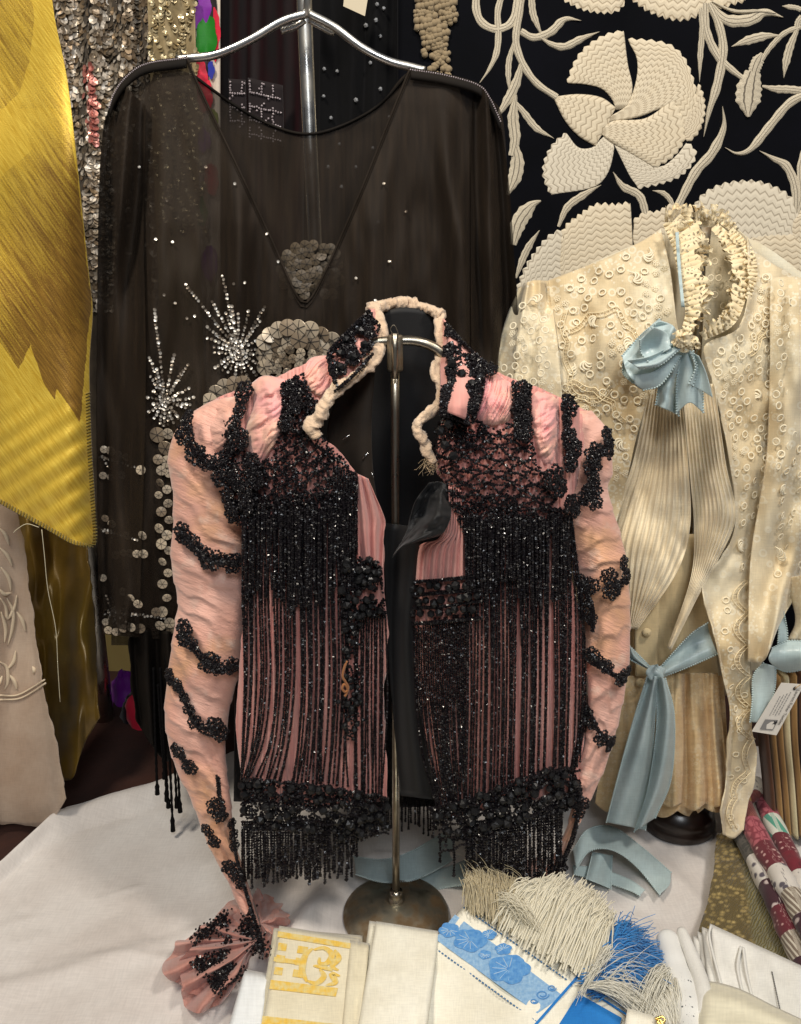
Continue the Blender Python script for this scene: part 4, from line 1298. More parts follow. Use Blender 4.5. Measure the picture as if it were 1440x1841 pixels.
puff('silk_puff', [(545, 662), (560, 644), (588, 640), (596, 650)], [(566, 712), (585, 722), (600, 704)], [(545, 662), (542, 690), (566, 712)], [(596, 650), (604, 680), (600, 704)], .004, .014, PUFF, 60, .0026, 1.1)
puff('silk_puff', [(452, 690), (475, 676), (512, 682)], [(452, 830), (468, 836), (484, 815)], [(452, 690), (456, 730), (442, 775), (452, 830)], [(512, 682), (514, 740), (505, 780), (484, 815)], -.001, .016, PUFF, 34, .0042, 1.35)
puff('silk_puff', [(345, 742), (385, 720), (432, 712)], [(352, 790), (385, 818), (420, 800)], [(345, 742), (340, 765), (352, 790)], [(432, 712), (430, 755), (420, 800)], -.002, .020, PEACH, 14, .003, .9)
puff('silk_puff', [(864, 668), (890, 672), (924, 694)], [(852, 750), (880, 768), (915, 758)], [(864, 668), (866, 700), (852, 750)], [(924, 694), (926, 725), (915, 758)], .002, .016, PUFF, 62, .0034, .25)
puff('silk_puff', [(956, 702), (980, 706), (1004, 714)], [(968, 830), (985, 838), (1000, 830)], [(956, 702), (955, 760), (968, 830)], [(1004, 714), (1004, 770), (1000, 830)], .002, .014, PUFF, 56, .0030, 1.3)


# ------------------------------------------------------------------ sleeves
def sleeve(name, Lp, Rp, deps, squash, mat, slope, nrow=380, k=72, amp=.0030, freq=21., seed=0.):
    L, R = crv(Lp, nrow), crv(Rp, nrow)
    v = np.linspace(0, 1, nrow)
    d = np.interp(v, np.linspace(0, 1, len(deps)), deps)
    a = np.arange(k) / k * 2 * math.pi
    mid, half = (L + R) / 2, (R - L) / 2
    PX = mid[:, None, 0] - half[:, None, 0] * np.cos(a)[None]
    PY = mid[:, None, 1] - half[:, None, 1] * np.cos(a)[None]
    wm = np.linalg.norm(R - L, axis=1) * .5 * mpp(.74, 1100)
    ph = v[:, None] * freq + slope * np.cos(a)[None] * -1 + .55 * fbm(v[:, None] * 9 + seed, np.cos(a)[None] * 1.3 + seed, 2)
    saw = (ph % 1)
    tuck = amp * (np.where(saw < .86, (saw / .86) ** 1.6, (1 - saw) / .14) - .5) * np.clip(v[:, None] * 9, 0.15, 1)
    soft = .006 * fbm(v[:, None] * 5 + seed, np.cos(a)[None] * 1.5 + 3, 2)
    D = d[:, None] - (squash * wm[:, None] + tuck + soft * .4) * np.sin(a)[None]
    PX = PX + (tuck * 700 + soft * 600) * np.cos(a)[None] * -1
    pts = P(PX, PY, D)
    uv = np.stack([PX / 1000, -PY / 1000], -1)
    return mesh(name, pts, gf(nrow, k, True), mat, jk, uv=uv)


SLL = [(352, 738), (314, 778), (303, 830), (312, 880), (313, 940), (308, 1010), (318, 1080), (312, 1120), (303, 1190), (296, 1290), (314, 1375), (345, 1440), (376, 1520), (412, 1590), (442, 1662)]
SLR = [(420, 716), (430, 800), (436, 900), (440, 960), (438, 1050), (438, 1130), (432, 1205), (416, 1270), (407, 1350), (414, 1440), (424, 1520), (452, 1600), (478, 1690)]
sl1 = sleeve('sleeve', SLL, SLR, [.765, .760, .757, .752, .745, .735, .722], .62, PEACH, -1.1, seed=1.)
SRL = [(1010, 740), (1005, 830), (1020, 930), (1032, 1030), (1046, 1100), (1052, 1200), (1058, 1290), (1040, 1400), (1018, 1490), (968, 1580)]
SRR = [(1062, 738), (1096, 782), (1104, 850), (1098, 885), (1124, 980), (1133, 1060), (1131, 1180), (1114, 1285), (1088, 1375), (1054, 1455), (1018, 1535), (990, 1602)]
sl2 = sleeve('sleeve', SRL, SRR, [.765, .762, .757, .752, .748, .742, .738], .7, PEACH, .35, seed=5., freq=18)


def sleeve_depth(Lp, Rp, deps, squash):
    L, R = crv(Lp, 200), crv(Rp, 200)
    M_ = (L + R) / 2
    def f(x, y):
        i = np.abs(M_[:, 1] - y).argmin()
        d = np.interp(i / 199., np.linspace(0, 1, len(deps)), deps)
        h = max(4., (R[i, 0] - L[i, 0]) / 2)
        q = np.clip((x - M_[i, 0]) / h, -1, 1)
        return d - squash * h * mpp(.74, 1100) * math.sqrt(max(0, 1 - q * q)) - .004
    return f


dSL = sleeve_depth(SLL, SLR, [.765, .760, .757, .752, .745, .735, .722], .62)
dSR = sleeve_depth(SRL, SRR, [.765, .762, .757, .752, .748, .742, .738], .7)


# back part of the left sleeve end and its organza frill on the cloth
def frill(px, rim, z0, z1, nf, seed, nu=160, nv=30):
    r = crv(rim, nu)
    c0 = A(px)
    u = np.linspace(0, 1, nu)[None]
    v = np.linspace(0, 1, nv)[:, None]
    X = c0[0] + (r[None, :, 0] - c0[0]) * v + 8 * fbm(u * 14 + seed, v * 3, 2) * v
    Y = c0[1] + (r[None, :, 1] - c0[1]) * v + 6 * fbm(u * 14 + seed + 5, v * 3, 2) * v
    Zz = z0 * (1 - v) ** 1.4 + z1 + .015 * v * (np.sin(u * nf + 1.3 * fbm(u * 4 + seed, v, 2)) + .6) + .005 * fbm(u * 14 + seed, v * 4, 2) * v
    o = mesh('cuff_frill', G(X, Y, np.maximum(Zz, .006)), gf(nv, nu), SHEER, jk, uv=np.stack([X, -Y], -1) / 1000)
    return o


frill((462, 1688), [(430, 1608), (392, 1640), (345, 1682), (312, 1690), (306, 1712), (295, 1738), (300, 1765), (330, 1772), (322, 1800), (345, 1822), (385, 1812), (412, 1795), (432, 1760), (446, 1738)], .030, .008, 46, 2.)
frill((462, 1690), [(440, 1625), (400, 1655), (360, 1690), (330, 1720), (325, 1750), (345, 1785), (390, 1790), (430, 1755)], .036, .014, 32, 7.)
frill((468, 1660), [(455, 1598), (482, 1606), (505, 1628), (516, 1662), (500, 1700), (480, 1722)], .03, .008, 18, 4.)
frill((962, 1590), [(938, 1560), (946, 1548), (966, 1544), (985, 1556), (990, 1590), (975, 1612)], .05, .05, 10, 9.)


# ------------------------------------------------------------------ beadwork
def bead_obj(name, C, r, kind='oct', mat=JET, stuff=True):
    V, f = beads(C, r, kind)
    o = mesh(name, V, f, mat, jk, smooth=False)
    if stuff:
        o['kind'] = 'stuff'
    return o


def line_pts(a, b, pitch, jit=.3):
    a, b = A(a), A(b)
    n = max(2, int(np.linalg.norm(b - a) / pitch))
    s = np.linspace(0, 1, n)[:, None]
    return a + (b - a) * s + rng.normal(size=(n, 2)) * jit


def strand(name, c, dep, off, r, parent=None, tip=0.):
    """hanging string of beads along pixel polyline c"""
    L = np.r_[0, np.cumsum(np.linalg.norm(np.diff(c, axis=0), axis=1))]
    r = r * 1.27
    n = max(3, int(L[-1] / (r * 1.15)))
    t_ = np.linspace(0, L[-1], n)
    q = np.stack([np.interp(t_, L, c[:, 0]), np.interp(t_, L, c[:, 1])], 1) + rng.normal(size=(n, 2)) * .10
    C = P(q[:, 0], q[:, 1], dep(q[:, 0], q[:, 1]) - off + rng.normal(size=n) * .0004)
    R = np.full(n, r * MJ) * rng.uniform(.88, 1.12, n)
    if tip:
        R[-1] = tip * MJ
    V, f = beads(C, R)
    return mesh(name, V, f, JET, parent or jk, smooth=False)


def scatter(poly, n, off, rlo, rhi, kind='oct', name='seed_beads', dep=yJ, clump=0.):
    xs_ = A(poly)
    q = np.stack([rng.uniform(xs_[:, 0].min(), xs_[:, 0].max(), n * 3), rng.uniform(xs_[:, 1].min(), xs_[:, 1].max(), n * 3)], 1)
    q = q[inpoly(q[:, 0], q[:, 1], poly)]
    if clump:
        q = q[fbm(q[:, 0] / 17., q[:, 1] / 17., 2) > clump]
    q = q[:n]
    C = P(q[:, 0], q[:, 1], dep(q[:, 0], q[:, 1]) - off - .004 * rng.random(len(q)))
    return bead_obj(name, C, rng.uniform(rlo, rhi, len(q)) * MJ, kind)



# long strands, left front
xs = []
x = 436.
while x < 640:
    gap = rng.choice([3.6, 4.4, 6.0, 9.5], p=[.52, .3, .11, .07])
    if 470 < x < 520:
        gap *= 1.6
    xs.append(x)
    x += gap
for x0 in xs:
    w = (x0 - 436) / 204.
    y0 = 905 + 18 * math.sin(x0 * .3) + (30 if x0 < 450 else 0)
    sh_ = 26 * (1 - w) ** .8 + rng.normal() * 3 + (10 if 470 < x0 < 540 else 0)
    x1 = max(434, x0 - sh_)
    y1 = 1400 + 14 * w + rng.normal() * 5
    bow = rng.normal() * 3
    c = crv([(x0, y0), (x0 + bow * .3, 1080), (x0 + 2 + bow, 1220), (x0 * .72 + x1 * .28 + bow, 1330), (x1, y1)], 50)
    strand('bead_strand', c, yJ, .006 + .003 * rng.random(), 2.35)
for x0 in np.arange(640, 697, 4.8):
    c = crv([(x0, 1100 + rng.normal() * 4), (x0 + rng.normal() * 2, 1260), (x0 - 2 + rng.normal() * 2, 1440 + rng.normal() * 6)], 30)
    strand('bead_strand', c, yJ, .005, 2.3)
scatter([(612, 990), (684, 1010), (694, 1110), (612, 1110)], 1100, .008, 2.2, 3.4, clump=-.45, name='front_edge_beads')
scatter([(614, 1100), (652, 1100), (646, 1330), (618, 1330)], 420, .010, 2.2, 3.2, clump=-.2, name='front_edge_beads')
# shorter dense over-fringe, left
for x0 in np.arange(436, 640, 4.3):
    y0 = 915 + 10 * math.sin(x0 * .21) + rng.normal() * 4
    y1 = 1076 + 10 * math.sin(x0 * .05) + rng.normal() * 9 - (12 if x0 > 600 else 0)
    x0 = x0 + rng.normal() * .7
    strand('short_bead_strand', crv([(x0, y0), (x0 + rng.normal() * 1.5, (y0 + y1) / 2), (x0 + rng.normal() * 2, y1)], 20), yJ, .011 + .002 * rng.random(), 2.4)
for x0 in np.arange(600, 642, 4.6):
    strand('short_bead_strand', crv([(x0, 838 + (x0 - 600) * .4), (x0, 930), (x0 + rng.normal(), 1000 + rng.normal() * 10)], 20), yJ, .010, 2.3)
# long strands, right front
xs = []
x = 838.
while x < 1046:
    gap = rng.choice([3.6, 4.4, 6.2, 10.5], p=[.54, .3, .09, .07])
    if 985 < x < 1035:
        gap *= 1.3
    xs.append(x)
    x += gap
for x0 in xs:
    w = (x0 - 838) / 208.
    xt = min(x0, 1020 + (x0 - 1020) * .3)
    y0 = 935 - 8 * w + rng.normal() * 5
    y1 = 1452 - 80 * w + rng.normal() * 5
    b_ = rng.normal() * 3
    c = crv([(xt, y0), (x0 + b_ * .4, 1090), (x0 + b_, 1240), (x0 - 4 + b_, y1)], 50)
    strand('bead_strand', c, yJ, .006 + .003 * rng.random(), 2.35)
for x0 in np.arange(744, 840, 4.2):
    w = (x0 - 744) / 96.
    x1 = x0 + 46 * (1 - w) + rng.normal() * 2
    c = crv([(x0, 1128 - 22 * w + rng.normal() * 3), (x0 + 4 * (1 - w), 1240), (x0 + 18 * (1 - w) + rng.normal() * 2, 1350), (x1, 1470 - 16 * w)], 40)
    strand('bead_strand', c, yJ, .006, 2.35)
for x0 in np.arange(836, 1024, 4.3):
    y0 = 930 + rng.normal() * 5
    y1 = 1060 + 14 * math.sin(x0 * .06) + rng.normal() * 12 + (20 if x0 > 930 else -8)
    x0 = x0 + rng.normal() * .7
    strand('short_bead_strand', crv([(x0, y0), (x0 + rng.normal() * 1.5, (y0 + y1) / 2), (x0 + rng.normal() * 2, y1)], 20), yJ, .011 + .002 * rng.random(), 2.4)

# yoke netting ------------------------------------------------------------
YL = [(402, 792), (440, 800), (455, 835), (488, 822), (505, 760), (508, 690), (545, 668), (548, 700), (566, 716), (590, 722), (566, 770), (600, 806), (640, 850), (642, 915), (600, 930), (500, 935), (430, 940), (408, 900)]
YR = [(792, 740), (806, 690), (832, 650), (866, 668), (862, 720), (852, 752), (890, 772), (918, 757), (922, 690), (952, 692), (957, 790), (968, 838), (985, 850), (1005, 905), (1020, 940), (960, 950), (835, 945), (806, 880), (786, 835), (776, 790)]


def lattice(poly, step, ang, keep, off, r, pitch=1.7):
    xs_ = A(poly)
    x0, y0, x1, y1 = xs_[:, 0].min(), xs_[:, 1].min(), xs_[:, 0].max(), xs_[:, 1].max()
    out = []
    for a in ang:
        d = A([math.cos(a), math.sin(a)])
        nrm = A([-d[1], d[0]])
        cc = A([(x0 + x1) / 2, (y0 + y1) / 2])
        R_ = math.hypot(x1 - x0, y1 - y0) / 2
        for s in np.arange(-R_, R_, step):
            t_ = np.arange(-R_, R_, r * pitch)
            q = cc + nrm * s + d * t_[:, None]
            q = q + nrm * (2.2 * np.sin(t_ / step * 3.14 + s))[:, None] + rng.normal(size=q.shape) * .5
            out.append(q[inpoly(q[:, 0], q[:, 1], poly)])
    q = np.vstack(out)
    q = q[rng.random(len(q)) < keep]
    C = P(q[:, 0], q[:, 1], yJ(q[:, 0], q[:, 1]) - off - .002 * rng.random(len(q)))
    return C, r * MJ * rng.uniform(.85, 1.2, len(q))


C, r_ = lattice(YL, 19, (.62, -.62, 1.57), .97, .007, 3.2, 1.4)
bead_obj('yoke_netting', C, r_)
C, r_ = lattice(YR, 22, (.55, -.55, 0.03), .98, .007, 3.3, 1.35)
bead_obj('yoke_netting', C, r_)


scatter(YL, 700, .006, 2.0, 3.4, clump=-.25)
scatter([(440, 850), (560, 760), (600, 806), (640, 850), (642, 920), (430, 945)], 500, .006, 2.0, 3.2, clump=-.35)
scatter(YR, 450, .006, 2.0, 3.2, clump=.0)
scatter([(800, 720), (830, 660), (862, 680), (852, 750), (900, 790), (880, 810), (790, 800)], 600, .006, 2.0, 3.4, clump=-.3)
scatter([(800, 880), (1020, 915), (1024, 965), (836, 965), (806, 900)], 900, .008, 2.0, 3.2, clump=-.4)
scatter([(408, 900), (642, 880), (642, 945), (430, 955)], 900, .008, 2.0, 3.2, clump=-.4)
# beaded shoulder straps
scatter([(920, 684), (955, 692), (956, 800), (925, 790)], 650, .010, 2.2, 3.3, clump=-.35, name='shoulder_strap_beads')
scatter([(508, 690), (545, 668), (562, 715), (575, 735), (540, 780), (505, 775)], 800, .010, 2.2, 3.3, clump=-.4, name='shoulder_strap_beads')
# collar beads
scatter([(662, 558), (632, 588), (600, 622), (588, 642), (596, 690), (612, 682), (640, 655), (668, 628), (684, 585)], 1300, .018, 2.4, 3.8, name='collar_beads', dep=dCol, clump=-.42)
scatter([(800, 580), (838, 622), (890, 662), (866, 676), (862, 720), (845, 765), (800, 745), (796, 650)], 2300, .026, 2.4, 3.8, name='collar_beads', dep=dCol, clump=-.38)
for q in ([(664, 560), (632, 590), (599, 624), (590, 642), (602, 690)], [(668, 640), (640, 672), (608, 700)], [(801, 582), (838, 624), (868, 652), (890, 664)], [(868, 655), (868, 700), (850, 760)]):
    c = crv(q, 60)
    for k in range(3):
        strand('collar_bead_edge', c + rng.normal(size=2) * 2.4, dCol, .020 + .004 * k, 3.0)
scatter([(794, 690), (850, 690), (850, 765), (790, 745)], 900, .026, 2.4, 3.8, name='collar_beads', dep=lambda a, b: np.minimum(dCol(a, b), yJ(a, b)), clump=-.3)
# pink showing bars on the collar with large faceted jets
J_OCT = md('faceted_jet', *beads(A([(0, 0, 0)]), 1., 'ico'), jet_mat('faceted_jet', (.005, .005, .006, 1), .32, .35), smooth=False)


def jet(x, y, r, dep=yJ, off=.008, name='faceted_jet'):
    q = Quaternion(rng.normal(size=4)).normalized().to_matrix()
    o = inst(name, J_OCT, P(x, y, dep(x, y) - off), q, r * MJ, jk)
    return o


for x, y in [(612, 635), (635, 642), (622, 610), (648, 595), (612, 660), (655, 620)]:
    jet(x, y, 8.5, dCol, .024)
for x, y in [(818, 690), (836, 706), (822, 735), (812, 655), (846, 735), (806, 762), (830, 672), (848, 690), (800, 800), (792, 775), (815, 820)]:
    jet(x, y, 9, lambda a, b: min(float(dCol(a, b)), float(yJ(a, b))), .026)
# faceted jet column on the left front edge, waist belt on the right, hem bands
for _ in range(34):
    jet(rng.uniform(612, 684), rng.uniform(1005, 1105), rng.uniform(5.5, 9), off=.014)
for _ in range(40):
    jet(rng.normal(632, 9), rng.uniform(1100, 1325), rng.uniform(4.5, 7.5), off=.014)
for j in range(3):
    for x in np.arange(742, 862, 15.5):
        jet(x + rng.normal() * 2 + (j % 2) * 7, 1060 + j * 22 - (x - 742) * .08 + rng.normal() * 2, rng.uniform(7.5, 10), off=.010)
for yy in (1046, 1070, 1094, 1122):
    for k in range(3):
        c = crv([(738, yy + rng.normal() * 2), (800, yy - 4 + rng.normal() * 2), (866, yy - 12 + rng.normal() * 2)], 30)
        strand('belt_bead_row', c, yJ, .010, 2.7)


def hem_poly_beads(poly, n, name):
    scatter(poly, n, .010, 2.2, 3.8, name=name, clump=-.5)


HL = [(434, 1398), (500, 1404), (600, 1418), (698, 1432), (697, 1492), (650, 1512), (560, 1500), (436, 1488)]
HR = [(770, 1452), (830, 1440), (920, 1408), (985, 1378), (1040, 1378), (1048, 1440), (1010, 1462), (900, 1482), (830, 1512), (790, 1510)]
hem_poly_beads(HL, 3000, 'hem_band_beads')
hem_poly_beads(HR, 2800, 'hem_band_beads')
for poly, n in ((HL, 60), (HR, 58)):
    a_ = A(poly)
    k = 0
    while k < n:
        x, y = rng.uniform(a_[:, 0].min(), a_[:, 0].max()), rng.uniform(a_[:, 1].min(), a_[:, 1].max())
        if inpoly(x, y, poly):
            jet(x, y, rng.uniform(6, 10.5), off=.016)
            k += 1
for poly_top, rows in (([(434, 1400), (560, 1412), (698, 1434)], 4), ([(790, 1468), (900, 1430), (985, 1388), (1042, 1384)], 4)):
    for j in range(rows):
        c = crv(poly_top, 60) + A([[0, j * 22]])
        c = c + np.stack([np.zeros(60), 2.5 * np.sin(np.arange(60) * .9 + j)], 1)
        strand('hem_bead_row', c, yJ, .015, 3.0)
# hem fringe
for x0 in np.arange(436, 700, 4.1):
    if x0 < 645:
        y1 = 1582 - (x0 - 436) * .06 + rng.normal() * 10
        if rng.random() < .12:
            y1 -= 35
    else:
        y1 = 1490 + rng.normal() * 6
    x1 = x0 + rng.normal() * 2.2
    strand('hem_fringe_strand', crv([(x0, 1478), (x0 + rng.normal() * 1.5, (1478 + y1) / 2), (x1, y1)], 20), yJ, .010 + .004 * rng.random(), 3.1, None, 4.8)
for x0 in np.arange(838, 1012, 4.0):
    y1 = 1588 - (x0 - 838) * .02 + rng.normal() * 9
    x1 = x0 + rng.normal() * 2
    strand('hem_fringe_strand', crv([(x0, 1480 - (x0 - 838) * .12), (x0 + rng.normal() * 1.5, 1540), (x1, y1)], 20), yJ, .010 + .004 * rng.random(), 3.2, None, 4.4)
for (x0, y0, x1, y1) in [(790, 1500, 791, 1548), (815, 1505, 816, 1574), (842, 1500, 845, 1610), (800, 1500, 801, 1520), (778, 1480, 778, 1504)]:
    strand('hem_fringe_strand', crv([(x0, y0), ((x0 + x1) / 2 + 1, (y0 + y1) / 2), (x1, y1)], 16), yJ, .012, 2.8, None, 5.)
# fringe of the back hem, seen through the opening
for x0 in np.arange(642, 812, 4.6):
    if abs(x0 - 712) < 8:
        continue
    y1 = 1482 + rng.normal() * 8 + (8 if x0 > 750 else 0)
    strand('back_fringe_strand', crv([(x0, 1300), (x0 + rng.normal() * 2, 1400), (x0 + rng.normal() * 2, y1)], 16), dBk, .006, 2.5, None, 4.)

# a torn fastening of brown thread on the left front
c = crv([(624, 1188), (619, 1200), (616, 1216), (621, 1226), (626, 1236), (621, 1244), (615, 1238), (619, 1230), (625, 1240), (620, 1252)], 70)
tube('thread_fastening', P(c[:, 0], c[:, 1], yJ(c[:, 0], c[:, 1]) - .016), .0013, 6, fabric('brown_thread', srgb(150, 96, 56), None, 4., .8), jk)


# flower appliqués ---------------------------------------------------------
def flower_mesh(seed):
    g = np.random.default_rng(seed)
    C, R = [], []
    npet = 6
    for p in range(npet):
        a = p / npet * 6.283 + g.normal() * .08
        pc = A([math.cos(a), math.sin(a)]) * .64
        for k in range(8):
            b = k / 8 * 6.283
            C.append((pc[0] + .31 * math.cos(b), -.10 - .05 * g.random(), pc[1] + .31 * math.sin(b)))
            R.append(.155)
        for k in range(7):
            q = g.normal(size=2) * .14
            C.append((pc[0] + q[0], -.20 - .08 * g.random(), pc[1] + q[1]))
            R.append(.12)
    for k in range(10):
        b = k / 10 * 6.283
        C.append((.22 * math.cos(b), -.25 - .1 * g.random(), .22 * math.sin(b)))
        R.append(.12)
    C.append((0, -.36, 0))
    R.append(.17)
    V, f = beads(A(C), A(R) * g.uniform(.72, 1.15, len(R)), 'ico')
    return md('beaded_flower', V, f, JET, smooth=False)


FM = [flower_mesh(s) for s in range(4)]


def flower(x, y, r, dep, off=.006):
    e = 3.
    gx = (float(dep(x + e, y)) - float(dep(x - e, y))) / (2 * e * MJ)
    gy = (float(dep(x, y + e)) - float(dep(x, y - e))) / (2 * e * MJ)
    n_ = Vector((np.clip(gx, -1.2, 1.2), -1, np.clip(-gy, -1., 1.)))
    q = n_.to_track_quat('-Y', 'Z').to_matrix() if False else Vector((0, -1, 0)).rotation_difference(n_).to_matrix()
    inst('beaded_flower', FM[int(rng.integers(0, 4))], P(x, y, float(dep(x, y)) - off), q @ Matrix.Rotation(rng.random() * 6.28, 3, 'Y'), r * MJ, jk)


dLmin = lambda x, y: min(float(yJ(x, y)), dSL(x, y)) if x < 440 else float(yJ(x, y))
dRmin = lambda x, y: min(float(yJ(x, y)), dSR(x, y)) if x > 1005 else float(yJ(x, y))
for x, y, r in [(338, 752, 17), (333, 782, 21), (352, 815, 21), (372, 832, 16), (440, 706, 22), (432, 738, 17), (420, 770, 23), (436, 790, 20), (414, 806, 16), (400, 830, 20), (400, 856, 21), (424, 862, 20), (455, 834, 21), (460, 860, 20), (442, 878, 20), (412, 894, 20), (418, 920, 21), (444, 905, 20), (520, 700, 17), (532, 730, 16), (515, 760, 16)]:
    flower(x, y, r, dLmin, .014)
for x, y, r in [(330, 958, 22), (348, 975, 17), (380, 1005, 23), (362, 990, 15), (418, 1012, 21), (400, 1006, 14), (333, 1130, 21), (330, 1148, 16), (346, 1158, 15), (376, 1190, 22), (392, 1202, 15), (414, 1196, 19), (307, 1216, 18), (320, 1232, 15), (332, 1254, 12), (340, 1275, 13), (352, 1298, 16), (382, 1305, 21), (398, 1320, 17), (322, 1350, 20), (342, 1378, 18), (388, 1448, 20), (396, 1464, 16), (374, 1492, 16), (386, 1512, 15), (416, 1480, 11), (419, 1500, 12), (421, 1520, 12), (412, 1558, 17), (424, 1572, 15), (432, 1590, 11)]:
    flower(x, y, r, dSL, .006)
for x, y, r in [(1021, 730, 22), (1018, 756, 14), (1022, 790, 22), (1034, 806, 18), (1024, 830, 20), (994, 858, 24), (1006, 878, 18), (1090, 785, 19), (1093, 810, 17), (1068, 814, 20), (1064, 838, 18), (1066, 858, 12), (1064, 880, 19), (1050, 892, 18), (1068, 902, 16), (1024, 905, 18), (1034, 918, 14), (940, 700, 17), (938, 725, 16), (942, 752, 16), (944, 778, 16), (882, 664, 13)]:
    flower(x, y, r, dRmin, .014)
for x, y, r in [(1120, 1012, 15), (1124, 1036, 17), (1094, 1036, 18), (1098, 1062, 19), (1110, 1052, 13), (1062, 1052, 18), (1046, 1046, 17), (1056, 1086, 15), (1062, 1110, 15), (1064, 1178, 19), (1078, 1190, 14), (1090, 1198, 15), (1116, 1218, 19), (1128, 1206, 12), (1056, 1280, 14), (1064, 1300, 14), (1082, 1326, 18), (1096, 1336, 19), (1026, 1400, 13), (1034, 1420, 14), (1044, 1444, 18), (1040, 1462, 14), (1008, 1560, 15), (1000, 1580, 16), (1012, 1545, 11)]:
    flower(x, y, r, dSR, .006)
# vines between the flowers
for q, dp in [([(320, 1232), (338, 1270), (356, 1305), (384, 1318)], dSL), ([(346, 1160), (362, 1182), (392, 1206), (428, 1196)], dSL), ([(418, 1480), (424, 1540), (440, 1600), (458, 1660), (476, 1712)], dSL), ([(392, 1400), (396, 1440), (404, 1470)], dSL), ([(330, 955), (352, 985), (385, 1010), (430, 1010)], dSL), ([(340, 760), (348, 800), (380, 838), (402, 850)], dLmin),
              ([(1018, 730), (1020, 790), (1026, 840)], dRmin), ([(1090, 800), (1066, 830), (1062, 890), (1030, 910)], dRmin), ([(1046, 1046), (1064, 1090), (1066, 1130)], dSR), ([(1060, 1172), (1085, 1200), (1122, 1222)], dSR), ([(1052, 1270), (1070, 1310), (1092, 1338)], dSR), ([(1024, 1390), (1040, 1440), (1030, 1500), (1010, 1550)], dSR), ([(1046, 1060), (1052, 1200), (1050, 1300), (1030, 1390)], dSR)]:
    c = crv(q, 60)
    dv = np.vectorize(dp)
    for k in range(4):
        strand('bead_vine', c + rng.normal(size=2) * 2.6, dv, .009, 2.8)
# lace beading across the frill
for q in ([(402, 1645), (388, 1668), (362, 1678), (352, 1690)], [(402, 1650), (410, 1690), (396, 1720), (370, 1722), (348, 1732)], [(398, 1712), (410, 1740), (425, 1752)], [(392, 1735), (372, 1742), (360, 1738)], [(400, 1745), (395, 1765), (392, 1780)], [(438, 1665), (445, 1690), (465, 1700)], [(444, 1640), (458, 1680), (474, 1712)], [(420, 1742), (400, 1755), (385, 1760)]):
    c = crv(q, 26)
    q2 = np.repeat(c, 9, 0) + rng.normal(size=(26 * 9, 2)) * 6.5
    C = G(q2[:, 0], q2[:, 1], .030 + .006 * rng.random(len(q2)) + np.clip((q2[:, 0] - 420) / 60., 0, 1) * .02)
    bead_obj('frill_beading', C, rng.uniform(2.4, 3.6, len(C)) * MJ)
q2 = np.stack([rng.uniform(860, 1016, 420), rng.uniform(1572, 1600, 420)], 1)
q2 = q2[(np.abs(q2[:, 0] - 962) > 24)]
bead_obj('frill_beading', P(q2[:, 0], q2[:, 1], .722 + .01 * rng.random(len(q2))), rng.uniform(2.4, 3.6, len(q2)) * MJ)
# ------------------------------------------------------------------ cream lace blouse and its stand
def embroidered(name, c1, c2, nscale, rough, rs=46., mixf=.6, **kw):
    m_ = fabric(name, c1, c2, nscale, rough, **kw)
    t = NT.__new__(NT)
    t.m, t.t = m_, m_.node_tree
    t.b, t.out = t.t.nodes['Principled BSDF'], t.t.nodes['Material Output']
    v = t.n('ShaderNodeTexVoronoi', {'Vector': t.uv(), 'Scale': rs})
    v2 = t.n('ShaderNodeTexVoronoi', {'Vector': t.uv(), 'Scale': 150.})
    fl_ = t.noise(12., 2.)
    ring = t.math('LESS_THAN', t.math('ABSOLUTE', t.math('SUBTRACT', v.outputs['Distance'], .27)), .07)
    dots = t.math('MULTIPLY', t.math('LESS_THAN', v2.outputs['Distance'], .35), t.math('GREATER_THAN', fl_.outputs[0], .52))
    pat_ = t.math('MAXIMUM', ring, dots)
    src = t.b.inputs['Base Color'].links[0].from_socket
    t.put(t.b, 'Base Color', t.mix(t.math('MULTIPLY', pat_, mixf), src, srgb(246, 238, 214)))
    ns = t.b.inputs['Normal'].links[0].from_socket if t.b.inputs['Normal'].is_linked else None
    t.put(t.b, 'Normal', t.bump(pat_, .35, .001, ns))
    return m_



cb_c = G(1216, 1478, 0.)
YC = float(cb_c[1])
cs_ = thing('blouse_stand', 'dark wooden stand with turned round base under the cream lace blouse', 'stand', cb_c)
WOOD = fabric('dark_varnished_wood', srgb(38, 24, 18), srgb(24, 15, 12), 12., .28, sheen=0., spec=.6, aniso=(1, 8, 1))
R1 = 66 * mpp(YC, 1470)
lathe('base', [(R1 * .97, .001), (R1, .004), (R1 * .98, .012), (R1 * .93, .015), (R1 * .95, .019), (R1 * .92, .026), (R1 * .7, .040), (R1 * .45, .046), (.014, .05), (.0, .05)], cb_c, WOOD, cs_, 64)
tp = P(1262, 430, .925)
pth = np.stack([cb_c + A([0, 0, .05]), cb_c * .5 + tp * .5, tp])
pth = crv(pth, 20)
tube('post', pth, .0052, 12, STEEL, cs_)
tube('clamp', np.stack([tp + A([0, 0, -.026]), tp + A([0, 0, -.02]), tp + A([0, 0, .0]), tp + A([0, 0, .012])]), .0088, 14, BASE, cs_)

LACE = embroidered('cream_batiste', srgb(236, 224, 194), srgb(220, 198, 156), 5., .8, weave=420., sheen=.3, bumpn=.5, bscale=22., trans=.12, lo=.38, hi=.62)
LACE2 = fabric('ivory_batiste', srgb(226, 220, 198), srgb(214, 200, 168), 6., .8, weave=420., sheen=.3, bumpn=.2, bscale=45., trans=.1)
EMBR = fabric('cream_embroidery', srgb(242, 232, 206), srgb(234, 220, 186), 30., .7, sheen=.3)


